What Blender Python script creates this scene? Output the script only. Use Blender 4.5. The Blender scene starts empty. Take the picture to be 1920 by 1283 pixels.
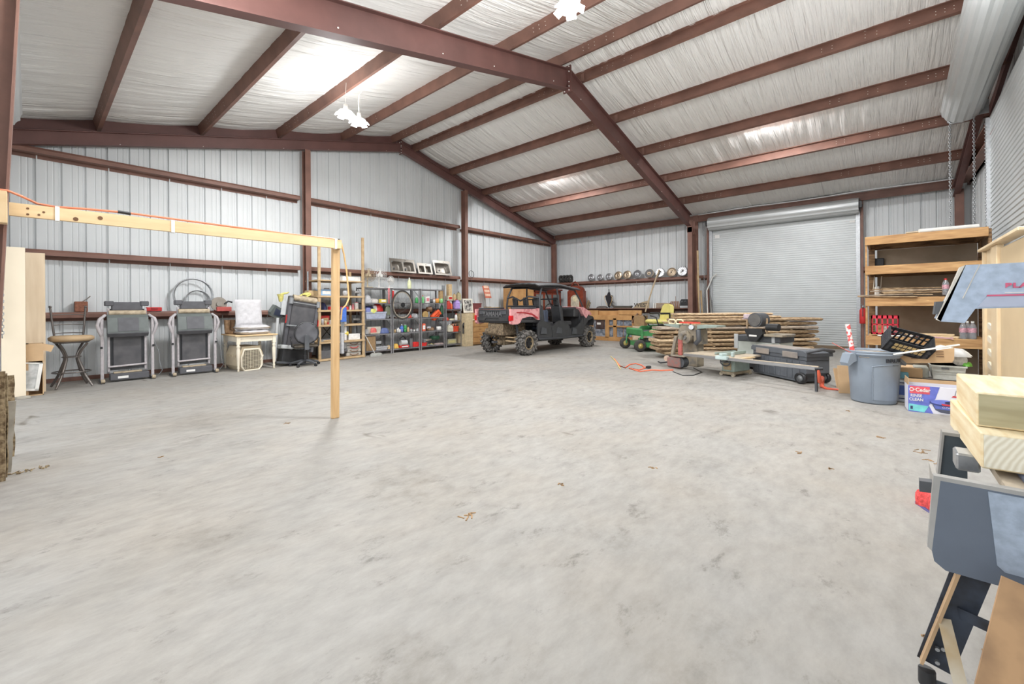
import bpy, bmesh, math, random
from mathutils import Vector, Matrix, Euler
random.seed(7)
S = bpy.context.scene
COL = S.collection
PI = math.pi
# ---------------------------------------------------------------- camera
CF, CPX, CPY, CH = 793.6, 960.0, 574.7, 1.295
TH, RO = math.radians(41.27), math.radians(0.40)
cd = bpy.data.cameras.new('camera'); cam = bpy.data.objects.new('camera', cd); COL.objects.link(cam)
cd.sensor_width = 36; cd.lens = CF * 36 / 1920; cd.clip_start = .05; cd.clip_end = 200
cd.shift_y = -(641.5 - CPY) / 1920
fwd = Vector((math.cos(TH), math.sin(TH), 0)); rgt = Vector((math.sin(TH), -math.cos(TH), 0)); up = Vector((0, 0, 1))
r3 = math.cos(RO) * rgt - math.sin(RO) * up; u3 = math.sin(RO) * rgt + math.cos(RO) * up
M = Matrix((r3, u3, -fwd)).transposed().to_4x4(); M.translation = (0, 0, CH)
cam.matrix_world = M
S.camera = cam
# ---------------------------------------------------------------- world, light, exposure
S.view_settings.view_transform = 'Standard'; S.view_settings.look = 'None'
S.view_settings.gamma = 1; S.view_settings.use_curve_mapping = False
S.view_settings.exposure = 0.62
W = bpy.data.worlds.new('sky'); S.world = W; W.use_nodes = True
W.node_tree.nodes['Background'].inputs[0].default_value = (.9, .95, 1, 1)
W.node_tree.nodes['Background'].inputs[1].default_value = 1.6
def lamp(name, loc, power, size, color=(1, .97, .92), rot=(0, 0, 0)):
    l = bpy.data.lights.new(name, 'AREA'); l.shape = 'DISK'; l.size = size; l.energy = power; l.color = color
    o = bpy.data.objects.new(name, l); COL.objects.link(o); o.location = loc; o.rotation_euler = rot
    return o
LAMP1 = (4.0, 7.45, 4.85); LAMP2 = (4.04, 2.70, 4.83)
FILL3 = (6.0, -.35, 4.75); FILL4 = (1.0, 3.9, 4.35)      # two fill lights added out of view, above and beside the frame

# ---------------------------------------------------------------- pixel -> world helpers (authoring aid, everything gets its real place)
def ray(u, v):
    a = u - CPX; b = -(v - CPY); c, s = math.cos(RO), math.sin(RO)
    r = (a * c + b * s) / CF; z = (-a * s + b * c) / CF
    return Vector((fwd.x + rgt.x * r, fwd.y + rgt.y * r, z))
def FL(u, v, z=0.0):
    d = ray(u, v); t = (z - CH) / d.z; return Vector((d.x * t, d.y * t, z))
def PX(u, v, x):
    d = ray(u, v); t = x / d.x; return Vector((x, d.y * t, CH + d.z * t))
def PY(u, v, y):
    d = ray(u, v); t = y / d.y; return Vector((d.x * t, y, CH + d.z * t))
# ---------------------------------------------------------------- materials
def lin(c): return tuple((x / 255 / 12.92) if x <= 10 else ((x / 255 + .055) / 1.055) ** 2.4 for x in c) + (1,)
MATS = {}
def mat(name, col, rough=.6, metal=0, var=.12, scale=6, bump=0, bscale=40, stretch=None, emit=0, col2=None, alpha=1, coords='Object', spec=None, trans=0, ramp=(.35, .65), detail=4):
    if name in MATS: return MATS[name]
    m = bpy.data.materials.new(name); m.use_nodes = True; MATS[name] = m
    nt = m.node_tree; n = nt.nodes; L = nt.links; b = n['Principled BSDF']
    b.inputs['Roughness'].default_value = rough; b.inputs['Metallic'].default_value = metal
    if spec is not None: b.inputs['Specular IOR Level'].default_value = spec
    if trans: b.inputs['Transmission Weight'].default_value = trans
    if alpha < 1: b.inputs['Alpha'].default_value = alpha
    base = lin(col)
    tc = n.new('ShaderNodeTexCoord'); mp = n.new('ShaderNodeMapping'); L.new(tc.outputs[coords], mp.inputs[0])
    if stretch: mp.inputs['Scale'].default_value = stretch
    if var or col2:
        nz = n.new('ShaderNodeTexNoise'); nz.inputs['Scale'].default_value = scale; nz.inputs['Detail'].default_value = detail
        L.new(mp.outputs[0], nz.inputs[0])
        cr = n.new('ShaderNodeValToRGB'); L.new(nz.outputs[0], cr.inputs[0])
        cr.color_ramp.elements[0].position, cr.color_ramp.elements[1].position = ramp
        cr.color_ramp.elements[0].color = tuple(x * (1 - var) for x in base[:3]) + (1,) if not col2 else lin(col2)
        cr.color_ramp.elements[1].color = tuple(min(1, x * (1 + var)) for x in base[:3]) + (1,) if not col2 else base
        L.new(cr.outputs[0], b.inputs['Base Color'])
    else: b.inputs['Base Color'].default_value = base
    if bump:
        nb = n.new('ShaderNodeTexNoise'); nb.inputs['Scale'].default_value = bscale; nb.inputs['Detail'].default_value = 3
        L.new(mp.outputs[0], nb.inputs[0])
        bp = n.new('ShaderNodeBump'); bp.inputs['Strength'].default_value = bump; bp.inputs['Distance'].default_value = .01
        L.new(nb.outputs[0], bp.inputs['Height']); L.new(bp.outputs[0], b.inputs['Normal'])
    if emit:
        b.inputs['Emission Color'].default_value = base; b.inputs['Emission Strength'].default_value = emit
    return m
iron = mat('red_oxide_iron', (122, 88, 76), .55, var=.16, scale=3, bump=.05)
iron2 = mat('red_oxide_rafter', (102, 70, 65), .5, var=.14, scale=2.2)
panelw = mat('white_steel_panel', (208, 211, 212), .45, metal=.0, var=.03, scale=1.5)
doorw = mat('door_curtain_steel', (192, 195, 195), .38, metal=.25, var=.03, scale=2)
galv = mat('galvanised_steel', (170, 172, 174), .38, metal=.8, var=.12, scale=30)
black = mat('black_plastic', (38, 38, 40), .45, var=.15, scale=9)
dkgrey = mat('dark_grey_plastic', (78, 80, 84), .5, var=.12, scale=8)
grey = mat('grey_paint', (128, 130, 132), .5, var=.1, scale=8)
ltgrey = mat('light_grey_plastic', (186, 188, 188), .5, var=.06, scale=8)
white = mat('white_paint', (228, 226, 220), .5, var=.05, scale=8)
rubber = mat('tyre_rubber', (66, 63, 60), .85, var=.25, scale=25, bump=.2)
chrome = mat('chrome', (176, 176, 178), .34, metal=1, var=.06, scale=8)
steel = mat('brushed_steel', (150, 144, 136), .42, metal=.8, var=.08, scale=12)
pine = mat('pine_wood', (222, 196, 156), .6, col2=(196, 160, 112), scale=5, stretch=(1, 1, 1), ramp=(.25, .7), bump=.05)
roughw = mat('rough_lumber', (196, 160, 116), .8, col2=(128, 92, 60), scale=7, bump=.4, bscale=30, ramp=(.25, .7))
oak = mat('oak_wood', (196, 152, 100), .5, col2=(168, 122, 74), scale=5, ramp=(.25, .7))
card = mat('cardboard', (196, 164, 126), .8, var=.06, scale=5)
cream = mat('cream_paint', (226, 216, 196), .55, var=.05, scale=6)
red = mat('red_plastic', (196, 44, 44), .45, var=.1)
paper = mat('white_paper', (232, 230, 226), .7, var=.03)
# ---------------------------------------------------------------- mesh builder
def rot2(a): return math.cos(a), math.sin(a)
def XF(loc=(0, 0, 0), rx=0, ry=0, rz=0, s=1):
    return Matrix.Translation(loc) @ Euler((rx, ry, rz)).to_matrix().to_4x4() @ Matrix.Scale(s, 4)
class MB:
    def __init__(s, xf=None): s.v = []; s.f = []; s.sm = []; s.xf = xf
    def add(s, vs, fs, smooth=False):
        o = len(s.v)
        s.v += [(s.xf @ Vector(q))[:] if s.xf else tuple(q) for q in vs]
        s.f += [tuple(i + o for i in q) for q in fs]; s.sm += [smooth] * len(fs); return s
    def box(s, x0, x1, y0, y1, z0, z1, xf=None):
        vs = [Vector((x, y, z)) for z in (z0, z1) for y in (y0, y1) for x in (x0, x1)]
        if xf: vs = [xf @ q for q in vs]
        return s.add(vs, [(0, 2, 3, 1), (4, 5, 7, 6), (0, 1, 5, 4), (2, 6, 7, 3), (0, 4, 6, 2), (1, 3, 7, 5)])
    def cb(s, c, d, xf=None): return s.box(c[0] - d[0] / 2, c[0] + d[0] / 2, c[1] - d[1] / 2, c[1] + d[1] / 2, c[2] - d[2] / 2, c[2] + d[2] / 2, xf)
    def bb(s, x0, x1, y0, y1, z0, z1, b=.01, xf=None):
        """box with bevelled edges (in all three directions)"""
        vs = []; idx = {}
        for i, x in enumerate((x0, x1)):
            for j, y in enumerate((y0, y1)):
                for k, z in enumerate((z0, z1)):
                    sx, sy, sz = (1, -1)[i], (1, -1)[j], (1, -1)[k]
                    for a, q in enumerate(((x, y + sy * b, z + sz * b), (x + sx * b, y, z + sz * b), (x + sx * b, y + sy * b, z))):
                        idx[i, j, k, a] = len(vs); vs.append(Vector(q))
        F = []
        for a in range(3):
            for t in (0, 1):
                q = []
                for (p, r) in ((0, 0), (1, 0), (1, 1), (0, 1)):
                    ijk = [0, 0, 0]; ijk[a] = t; ijk[(a + 1) % 3] = p; ijk[(a + 2) % 3] = r; q.append(idx[(*ijk, a)])
                F.append(tuple(q) if t else tuple(reversed(q)))
        for a in range(3):                       # edges along axis a
            b1, b2 = (a + 1) % 3, (a + 2) % 3
            for p in (0, 1):
                for r in (0, 1):
                    e = []
                    for t in (0, 1):
                        ijk = [0, 0, 0]; ijk[a] = t; ijk[b1] = p; ijk[b2] = r; e.append([idx[(*ijk, b1)], idx[(*ijk, b2)]])
                    q = (e[0][0], e[1][0], e[1][1], e[0][1]); F.append(q if (p ^ r) else tuple(reversed(q)))
        for i in (0, 1):
            for j in (0, 1):
                for k in (0, 1):
                    q = (idx[i, j, k, 0], idx[i, j, k, 1], idx[i, j, k, 2]); F.append(q if (i + j + k) % 2 else tuple(reversed(q)))
        if xf: vs = [xf @ q for q in vs]
        return s.add(vs, F)
    def cyl(s, p0, p1, r0, r1=None, n=12, cap=True, smooth=True):
        r1 = r0 if r1 is None else r1; p0 = Vector(p0); p1 = Vector(p1); d = (p1 - p0).normalized()
        a = d.orthogonal().normalized(); b = d.cross(a)
        vs = [p + (a * math.cos(2 * PI * i / n) + b * math.sin(2 * PI * i / n)) * r for p, r in ((p0, r0), (p1, r1)) for i in range(n)]
        s.add(vs, [(i, (i + 1) % n, n + (i + 1) % n, n + i) for i in range(n)], smooth)
        if cap: s.add(vs, [tuple(reversed(range(n))), tuple(range(n, 2 * n))])
        return s
    def tube(s, pts, r, n=8, closed=False, smooth=True):
        pts = [Vector(p) for p in pts]; m = len(pts); vs = []; a = None
        rr = r if isinstance(r, (list, tuple)) else [r] * m
        for i, p in enumerate(pts):
            q0 = pts[i - 1] if (i > 0 or closed) else p; q1 = pts[(i + 1) % m] if (i < m - 1 or closed) else p
            d = (q1 - q0).normalized() if (q1 - q0).length > 1e-9 else Vector((0, 0, 1))
            if a is None: a = d.orthogonal().normalized()
            a = (a - d * a.dot(d)); a = a.normalized() if a.length > 1e-6 else d.orthogonal().normalized()
            b = d.cross(a)
            vs += [p + (a * math.cos(2 * PI * k / n) + b * math.sin(2 * PI * k / n)) * rr[i] for k in range(n)]
        F = []
        for i in range(m if closed else m - 1):
            j = (i + 1) % m
            F += [(i * n + k, i * n + (k + 1) % n, j * n + (k + 1) % n, j * n + k) for k in range(n)]
        s.add(vs, F, smooth)
        if not closed: s.add(vs, [tuple(reversed(range(n))), tuple(range((m - 1) * n, m * n))])
        return s
    def lathe(s, prof, xf=None, n=20, smooth=True, arc=1.0):
        """prof: (r, z) pairs, around z"""
        m = len(prof); vs = []; k = n if arc == 1 else n + 1
        for i in range(k):
            a = 2 * PI * arc * i / n
            vs += [Vector((r * math.cos(a), r * math.sin(a), z)) for r, z in prof]
        if xf: vs = [xf @ q for q in vs]
        F = [(i * m + j, ((i + 1) % k) * m + j, ((i + 1) % k) * m + j + 1, i * m + j + 1) for i in range(n) for j in range(m - 1)]
        return s.add(vs, F, smooth)
    def prism(s, poly, h0, h1, axis='z', xf=None):
        """poly in the plane normal to axis: z:(x,y) y:(x,z) x:(y,z)"""
        def P(a, b, h): return Vector((a, b, h)) if axis == 'z' else Vector((a, h, b)) if axis == 'y' else Vector((h, a, b))
        n = len(poly); vs = [P(a, b, h) for h in (h0, h1) for a, b in poly]
        if xf: vs = [xf @ q for q in vs]
        F = [(i, (i + 1) % n, n + (i + 1) % n, n + i) for i in range(n)] + [tuple(reversed(range(n))), tuple(range(n, 2 * n))]
        if axis == 'y': F = [tuple(reversed(f)) for f in F]
        return s.add(vs, F)
    def ball(s, c, r, n=12, sc=(1, 1, 1), xf=None):
        m = n // 2; vs = []
        for j in range(m + 1):
            t = PI * j / m
            for i in range(n):
                a = 2 * PI * i / n
                vs.append(Vector((c[0] + r * sc[0] * math.sin(t) * math.cos(a), c[1] + r * sc[1] * math.sin(t) * math.sin(a), c[2] + r * sc[2] * math.cos(t))))
        if xf: vs = [xf @ q for q in vs]
        return s.add(vs, [(j * n + i, (j + 1) * n + i, (j + 1) * n + (i + 1) % n, j * n + (i + 1) % n) for j in range(m) for i in range(n)], True)
    def quad(s, a, b, c, d): return s.add([a, b, c, d], [(0, 1, 2, 3)])
    def beam(s, prof, p0, p1, upv=(0, 0, 1)):
        """sweep closed 2-D profile (u sideways, v up) from p0 to p1"""
        p0 = Vector(p0); p1 = Vector(p1); d = (p1 - p0).normalized(); upv = Vector(upv)
        sd = d.cross(upv).normalized(); u2 = sd.cross(d).normalized(); n = len(prof)
        vs = [p + sd * a + u2 * b for p in (p0, p1) for a, b in prof]
        return s.add(vs, [(i, (i + 1) % n, n + (i + 1) % n, n + i) for i in range(n)] + [tuple(reversed(range(n))), tuple(range(n, 2 * n))])
    def grid(s, nx, ny, fn, smooth=True):
        vs = [fn(i / nx, j / ny) for j in range(ny + 1) for i in range(nx + 1)]
        return s.add(vs, [(j * (nx + 1) + i, j * (nx + 1) + i + 1, (j + 1) * (nx + 1) + i + 1, (j + 1) * (nx + 1) + i) for j in range(ny) for i in range(nx)], smooth)
    def mesh(s, name, m):
        me = bpy.data.meshes.new(name); me.from_pydata(s.v, [], s.f); me.polygons.foreach_set('use_smooth', s.sm)
        ms = m if isinstance(m, (list, tuple)) else [m]
        for q in ms: me.materials.append(q)
        bm = bmesh.new(); bm.from_mesh(me); bmesh.ops.recalc_face_normals(bm, faces=bm.faces); bm.to_mesh(me); bm.free()
        me.update(); return me
    def obj(s, name, m, parent=None, loc=None, rz=None, **kw):
        o = bpy.data.objects.new(name, s.mesh(name, m)); COL.objects.link(o)
        if parent: o.parent = parent
        if loc is not None: o.location = loc
        if rz is not None: o.rotation_euler.z = rz
        for k, v in kw.items(): o[k] = v
        return o
def thing(name, label, cat, loc=(0, 0, 0), rz=0, group=None, rot=None):
    o = bpy.data.objects.new(name, None); COL.objects.link(o); o.empty_display_size = .1
    o.location = loc; o.rotation_euler = rot if rot else (0, 0, rz); o['label'] = label; o['category'] = cat
    if group: o['group'] = group
    return o
def tag(o, label, cat, group=None, kind=None):
    o['label'] = label; o['category'] = cat
    if group: o['group'] = group
    if kind: o['kind'] = kind
    return o
def struct(name, mb, m, parent=None, label=None):
    o = mb.obj(name, m, parent)
    if not parent: o['kind'] = 'structure'
    if label: o['label'] = label
    return o
def dup(root, loc, rz=None, label=None, group=None, scale=None, rot=None):
    r = root.copy(); COL.objects.link(r); r.location = loc
    if rz is not None: r.rotation_euler.z = rz
    if rot is not None: r.rotation_euler = rot
    if scale: r.scale = (scale,) * 3 if not isinstance(scale, tuple) else scale
    if label: r['label'] = label
    if group: r['group'] = group
    for ch in list(root.children):
        c = ch.copy(); COL.objects.link(c); c.parent = r
        for g in list(ch.children):
            d = g.copy(); COL.objects.link(d); d.parent = c
    return r
def empty_struct(name):
    o = bpy.data.objects.new(name, None); COL.objects.link(o); o['kind'] = 'structure'; return o
def text(name, body, size, m, parent=None, xf=None, depth=.002, label=None, align='CENTER', sx=1, bold=0):
    c = bpy.data.curves.new(name, 'FONT'); c.body = body; c.size = size; c.extrude = depth; c.align_x = align; c.align_y = 'CENTER'; c.offset = bold
    o = bpy.data.objects.new(name + '_curve', c); COL.objects.link(o); dg = bpy.context.evaluated_depsgraph_get(); dg.update()
    me = bpy.data.meshes.new_from_object(o.evaluated_get(dg)); bpy.data.objects.remove(o); me.materials.clear(); me.materials.append(m)
    if sx != 1: me.transform(Matrix.Diagonal((sx, 1, 1, 1)))
    if xf: me.transform(xf)
    q = bpy.data.objects.new(name, me); COL.objects.link(q)
    if parent: q.parent = parent
    if label: q['label'] = label
    return q
# ================================================================= BUILDING SHELL
XL, XE, XW = -.62, 15.24, 15.46        # left eave wall, inner girt line of the back wall, its sheeting
YG, YW, YR, YRW = 10.86, 11.08, -1.42, -1.64
XM, YM = 7.34, 4.88
SL = .252
def roofz(x, z): return z - SL * abs(x - XM)
# floor
cm = bpy.data.materials.new('concrete_floor'); cm.use_nodes = True
nt = cm.node_tree; n = nt.nodes; L = nt.links; b = n['Principled BSDF']; b.inputs['Roughness'].default_value = .55
tc = n.new('ShaderNodeTexCoord')
def noise(scale, detail=6, rough=.6, stretch=None, w=None):
    mp = n.new('ShaderNodeMapping'); L.new(tc.outputs['Object'], mp.inputs[0])
    if stretch: mp.inputs['Scale'].default_value = stretch
    if w: mp.inputs['Rotation'].default_value = (0, 0, w)
    q = n.new('ShaderNodeTexNoise'); q.inputs['Scale'].default_value = scale; q.inputs['Detail'].default_value = detail; q.inputs['Roughness'].default_value = rough
    L.new(mp.outputs[0], q.inputs[0]); return q
def ramp(src, stops):
    r = n.new('ShaderNodeValToRGB'); L.new(src, r.inputs[0]); e = r.color_ramp.elements
    while len(e) < len(stops): e.new(.5)
    for k, (p, c) in zip(e, stops): k.position = p; k.color = lin(c)
    return r
def mix(a, b_, fac, mode='MIX'):
    x = n.new('ShaderNodeMix'); x.data_type = 'RGBA'; x.blend_type = mode
    if isinstance(fac, (int, float)): x.inputs[0].default_value = fac
    else: L.new(fac, x.inputs[0])
    L.new(a, x.inputs[6]); L.new(b_, x.inputs[7]); return x.outputs[2]
base = ramp(noise(.55, 8, .62).outputs[0], [(.3, (150, 148, 145)), (.5, (176, 172, 167)), (.7, (188, 184, 179))])
fine = ramp(noise(5, 10, .7, (1, 2.2, 1), .5).outputs[0], [(.34, (134, 132, 129)), (.5, (178, 176, 172)), (.64, (204, 202, 199))])
streak = ramp(noise(2.6, 12, .78, (1, 1.8, 1), .9).outputs[0], [(.34, (118, 115, 110)), (.43, (235, 234, 232)), (.7, (250, 250, 249))])
stain = ramp(noise(1.15, 4, .55, (1.6, .5, 1), -.6).outputs[0], [(.27, (150, 141, 126)), (.32, (252, 252, 252))])
blot = ramp(noise(1.3, 10, .72).outputs[0], [(.30, (112, 109, 105)), (.44, (178, 176, 172)), (.8, (192, 190, 187))])
tan = ramp(noise(.9, 5, .6, w=1.1).outputs[0], [(.42, (226, 226, 226)), (.72, (228, 212, 190))])
c1 = mix(base.outputs[0], fine.outputs[0], .45); c2 = mix(c1, blot.outputs[0], .38); c3 = mix(c2, tan.outputs[0], .35, 'MULTIPLY')
spot = ramp(noise(16, 2, .5).outputs[0], [(.17, (120, 112, 104)), (.24, (255, 255, 255))])
c4 = mix(mix(mix(c3, streak.outputs[0], .55, 'MULTIPLY'), stain.outputs[0], .8, 'MULTIPLY'), spot.outputs[0], .5, 'MULTIPLY')
crack = n.new('ShaderNodeTexVoronoi'); crack.feature = 'DISTANCE_TO_EDGE'; crack.inputs['Scale'].default_value = .45
mpc = n.new('ShaderNodeMapping'); L.new(tc.outputs['Object'], mpc.inputs[0]); wn = noise(1.5, 6, .7); vm = n.new('ShaderNodeVectorMath'); vm.operation = 'ADD'; L.new(mpc.outputs[0], vm.inputs[0]); L.new(wn.outputs[1], vm.inputs[1]); L.new(vm.outputs[0], crack.inputs[0])
cr = ramp(crack.outputs[0], [(.0, (190, 184, 178)), (.006, (255, 255, 255))])
c5 = mix(c4, cr.outputs[0], .06, 'MULTIPLY')
L.new(mix(c5, ramp(noise(.4, 2).outputs[0], [(.3, (224, 223, 221)), (.7, (238, 237, 235))]).outputs[0], 1.0, 'MULTIPLY'), b.inputs['Base Color'])
rr = ramp(noise(1.1, 6, .6).outputs[0], [(.3, (205, 205, 205)), (.7, (235, 235, 235))]); L.new(rr.outputs[0], b.inputs['Roughness'])
bp = n.new('ShaderNodeBump'); bp.inputs['Strength'].default_value = .12; bp.inputs['Distance'].default_value = .01
L.new(noise(22, 6, .7).outputs[0], bp.inputs['Height']); L.new(bp.outputs[0], b.inputs['Normal'])
struct('floor', MB().box(XL - .25, XW + .05, YRW - .05, YW + .05, -.2, 0), cm, label='smooth trowelled grey concrete shop floor with faint stains')
gnd = mat('gravel_ground', (170, 164, 152), .9, col2=(140, 134, 124), scale=20)
struct('ground', MB().box(-14, 30, -14, 24, -.35, -.21), gnd)
# ---- sheeted walls : ribbed steel sheets 0.914 m wide, each sheet a part
def rib_profile(L0, L1):
    """(u, out) from L0 to L1; ribs every 0.3048, stiffeners between"""
    p = []; u = L0; P = .3048
    pts = [(0, 0), (.100, 0), (.108, .006), (.118, .006), (.126, 0), (.178, 0), (.186, .006), (.196, .006), (.204, 0), (.250, 0), (.264, .032), (.291, .032), (.3048, 0)]
    while u < L1 - 1e-4:
        for a, b_ in pts[:-1]:
            if u + a < L1: p.append((u + a, b_))
        u += P
    p.append((L1, 0)); return p
def sheet_wall(parent, fn, L0, L1, zlo, zhi, ph=0, name='wall_panel'):
    """fn(u, out, z) -> point;  zlo/zhi functions of u"""
    u = L0
    while u < L1 - .02:
        e = min(L1, u + .9144); m = MB(); pr_ = rib_profile(u, e); vs = []
        last = e >= L1
        for a, b_ in pr_: vs += [fn(a, b_, zlo(a)), fn(a, b_, zhi(a))]
        m.add(vs, [(2 * i, 2 * i + 2, 2 * i + 3, 2 * i + 1) for i in range(len(pr_) - 1)])
        # lap lip at the sheet edge
        m.add([fn(e - .012, -.006, zlo(e)), fn(e + .004, -.006, zlo(e)), fn(e + .004, -.006, zhi(e)), fn(e - .012, -.006, zhi(e))], [(0, 1, 2, 3)])
        # screws at girt heights
        for zs in (1.25, 2.3, 4.0):
            for k in (.03, .335, .64):
                if u + k < e and zhi(u + k) > zs + .2 and zlo(u + k) < zs:
                    q = [fn(u + k + dx, -.006, zs + dz) for dx, dz in ((-.006, -.006), (.006, -.006), (.006, .006), (-.006, .006))]
                    m.add(q, [(0, 1, 2, 3)])
        m.obj(name, panelw, parent); u = e
wg = empty_struct('wall_left'); wg['label'] = 'tall ribbed white steel gable wall behind the shelving'
sheet_wall(wg, lambda u, o, z: Vector((u, YW + o, z)), XL - .2, XW, lambda u: .0, lambda u: roofz(u, 6.48))
MB().box(XL, XE, YW - .05, YW + .02, 0, .07).obj('base_angle', iron, wg)
MB().box(XL - .3, XW + .2, YW + .06, YW + .12, 0, 7).obj('outer_skin', panelw, wg)
wb = empty_struct('wall_back'); wb['label'] = 'ribbed white steel eave wall around the closed roll-up door'
DY0, DY1, DZ = .55, 4.38, 4.0
sheet_wall(wb, lambda u, o, z: Vector((XW + o, u, z)), DY1 + .04, YW, lambda u: 0, lambda u: 4.5)
sheet_wall(wb, lambda u, o, z: Vector((XW + o, u, z)), YRW, DY0 - .04, lambda u: 0, lambda u: 4.5)
sheet_wall(wb, lambda u, o, z: Vector((XW + o, u, z)), DY0 - .04, DY1 + .04, lambda u: DZ, lambda u: 4.5)
MB().box(XE, XW + .04, DY1 + .04, YW, 0, .06).box(XE, XW + .04, YRW, DY0 - .04, 0, .06).obj('base_angle', iron, wb)
MB().box(XW + .06, XW + .12, YRW - .1, YW + .2, 0, 5).obj('outer_skin', panelw, wb)
RX0, RX1, RZ = 6.2, 11.15, 4.41           # roll-up door of the right wall
wr = empty_struct('wall_right'); wr['label'] = 'ribbed steel gable wall on the right beside the near roll-up door'
fr = lambda u, o, z: Vector((u, YRW - o, z))
sheet_wall(wr, fr, RX1 + .05, XW, lambda u: 0, lambda u: roofz(u, 6.48))
sheet_wall(wr, fr, XL - .2, RX0 - .05, lambda u: 0, lambda u: roofz(u, 6.48))
sheet_wall(wr, fr, RX0 - .05, RX1 + .05, lambda u: RZ, lambda u: roofz(u, 6.48))
MB().box(XL - .3, XW + .2, YRW - .12, YRW - .06, 0, 7).obj('outer_skin', panelw, wr)
# left eave wall with two door openings, the near one open to daylight
wl = empty_struct('wall_front')
fl_ = lambda u, o, z: Vector((XL - .22 - o, u, z))
sheet_wall(wl, fl_, YRW, -1.0, lambda u: 0, lambda u: 4.6)
sheet_wall(wl, fl_, 3.9, 5.4, lambda u: 0, lambda u: 4.6)
sheet_wall(wl, fl_, 9.3, YW, lambda u: 0, lambda u: 4.6)
sheet_wall(wl, fl_, -1.0, 3.9, lambda u: 4.1, lambda u: 4.6)
sheet_wall(wl, fl_, 5.4, 9.3, lambda u: 4.1, lambda u: 4.6)
# ---- roof: insulation blanket rolls between the purlins, each roll a part
def ins_mat():
    m = bpy.data.materials.new('white_insulation_facing'); m.use_nodes = True; nt = m.node_tree; n = nt.nodes; L = nt.links; b = n['Principled BSDF']
    b.inputs['Roughness'].default_value = .42; b.inputs['Base Color'].default_value = lin((244, 243, 240))
    tc = n.new('ShaderNodeTexCoord'); h = None
    for sc, st, amp in ((1.0, (.5, 9, .5), 1), (1.0, (1.0, 26, 1.0), .5), (1.0, (2.5, 60, 2.5), .25)):
        mp = n.new('ShaderNodeMapping'); mp.inputs['Scale'].default_value = st; L.new(tc.outputs['Object'], mp.inputs[0])
        q = n.new('ShaderNodeTexNoise'); q.inputs['Scale'].default_value = sc; q.inputs['Detail'].default_value = 3; q.inputs['Distortion'].default_value = .6; L.new(mp.outputs[0], q.inputs[0])
        a = n.new('ShaderNodeMath'); a.operation = 'MULTIPLY'; a.inputs[1].default_value = amp; L.new(q.outputs[0], a.inputs[0])
        if h: c = n.new('ShaderNodeMath'); c.operation = 'ADD'; L.new(h, c.inputs[0]); L.new(a.outputs[0], c.inputs[1]); h = c.outputs[0]
        else: h = a.outputs[0]
    bp = n.new('ShaderNodeBump'); bp.inputs['Strength'].default_value = 1.0; bp.inputs['Distance'].default_value = .06
    L.new(h, bp.inputs['Height']); L.new(bp.outputs[0], b.inputs['Normal']); return m
insm = ins_mat()
PURL = [.90, 2.50, 4.05, 5.67, 7.24, 7.92, 9.43, 10.96, 12.50, 14.03]     # x of each purlin's lower outer edge
ceil = empty_struct('ceiling'); ceil['label'] = 'pitched roof lined with wrinkled white insulation facing'
PT = 6.468                                 # height of the purlin tops at the ridge
def blanket(x0, x1, y0, y1, seed):
    ph = [1.1, 4.2, 2.7, .6, 5.1, 3.3]
    ws = sorted([x0, x1] + [p - .04 for p in PURL if x0 < p - .04 < x1])
    m = MB()
    for a, c in zip(ws, ws[1:]):
        def fn(s, t, a=a, c=c):
            x = a + (c - a) * s; y = y0 + (y1 - y0) * t
            sag = .045 * math.sin(PI * s) * (.7 + .3 * math.sin(3 * y + ph[0]))
            wr_ = .006 * math.sin(14 * y + ph[1] + 1.3 * math.sin(2 * x + ph[2])) + .004 * math.sin(33 * y + ph[3] + 1.8 * math.sin(3.1 * x + ph[4]))
            edge = .011 * math.exp(-min(t, 1 - t) * (y1 - y0) / .02)
            return Vector((x, y, roofz(x, PT) - sag - wr_ * (.4 + math.sin(PI * s)) + edge))
        m.grid(8, 30, fn)
    return m
k = 0; y = YRW - .1
while y < YW + .1:
    e = min(YW + .15, y + 1.22)
    for a, c in ((XL - .35, XM), (XM, XW + .2)):
        blanket(a, c, y, e, k).obj('insulation_blanket', insm, ceil); k += 1
    y = e
MB().add([(XL - .5, YRW - .2, roofz(XL - .5, PT + .12)), (XM, YRW - .2, PT + .12), (XM, YW + .3, PT + .12), (XL - .5, YW + .3, roofz(XL - .5, PT + .12))], [(0, 1, 2, 3)]).add(
    [(XW + .3, YRW - .2, roofz(XW + .3, PT + .12)), (XM, YRW - .2, PT + .12), (XM, YW + .3, PT + .12), (XW + .3, YW + .3, roofz(XW + .3, PT + .12))], [(0, 1, 2, 3)]).obj('roof_sheet', panelw, ceil)
# ---- steel frame
def I(w, h, t=.012, f=.014):
    a, c, d = w / 2, t / 2, h / 2
    return [(-a, -d), (a, -d), (a, -d + f), (c, -d + f), (c, d - f), (a, d - f), (a, d), (-a, d), (-a, d - f), (-c, d - f), (-c, -d + f), (-a, -d + f)]
def Z(h=.2, w=.065, t=.004, lip=.018, s=1):
    p = [(0, 0), (w, 0), (w, lip), (w - t, lip), (w - t, t), (t, t), (t, h), (-w + t, h), (-w + t, h - lip), (-w, h - lip), (-w, h), (-w, h)]
    p = [(0, 0), (w, 0), (w, lip), (w - t, lip), (w - t, t), (t, t), (t, h), (-w, h), (-w, h - lip), (-w + t, h - lip), (-w + t, h - t), (0, h - t)]
    return [(a * s, b_) for a, b_ in p] if s == 1 else [(a * s, b_) for a, b_ in reversed(p)]
def Cc(h=.2, w=.065, t=.004, s=1):
    p = [(0, 0), (w, 0), (w, .02), (w - t, .02), (w - t, t), (t, t), (t, h - t), (w - t, h - t), (w - t, h - .02), (w, h - .02), (w, h), (0, h)]
    return p if s == 1 else [(-a, b_) for a, b_ in reversed(p)]
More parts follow.
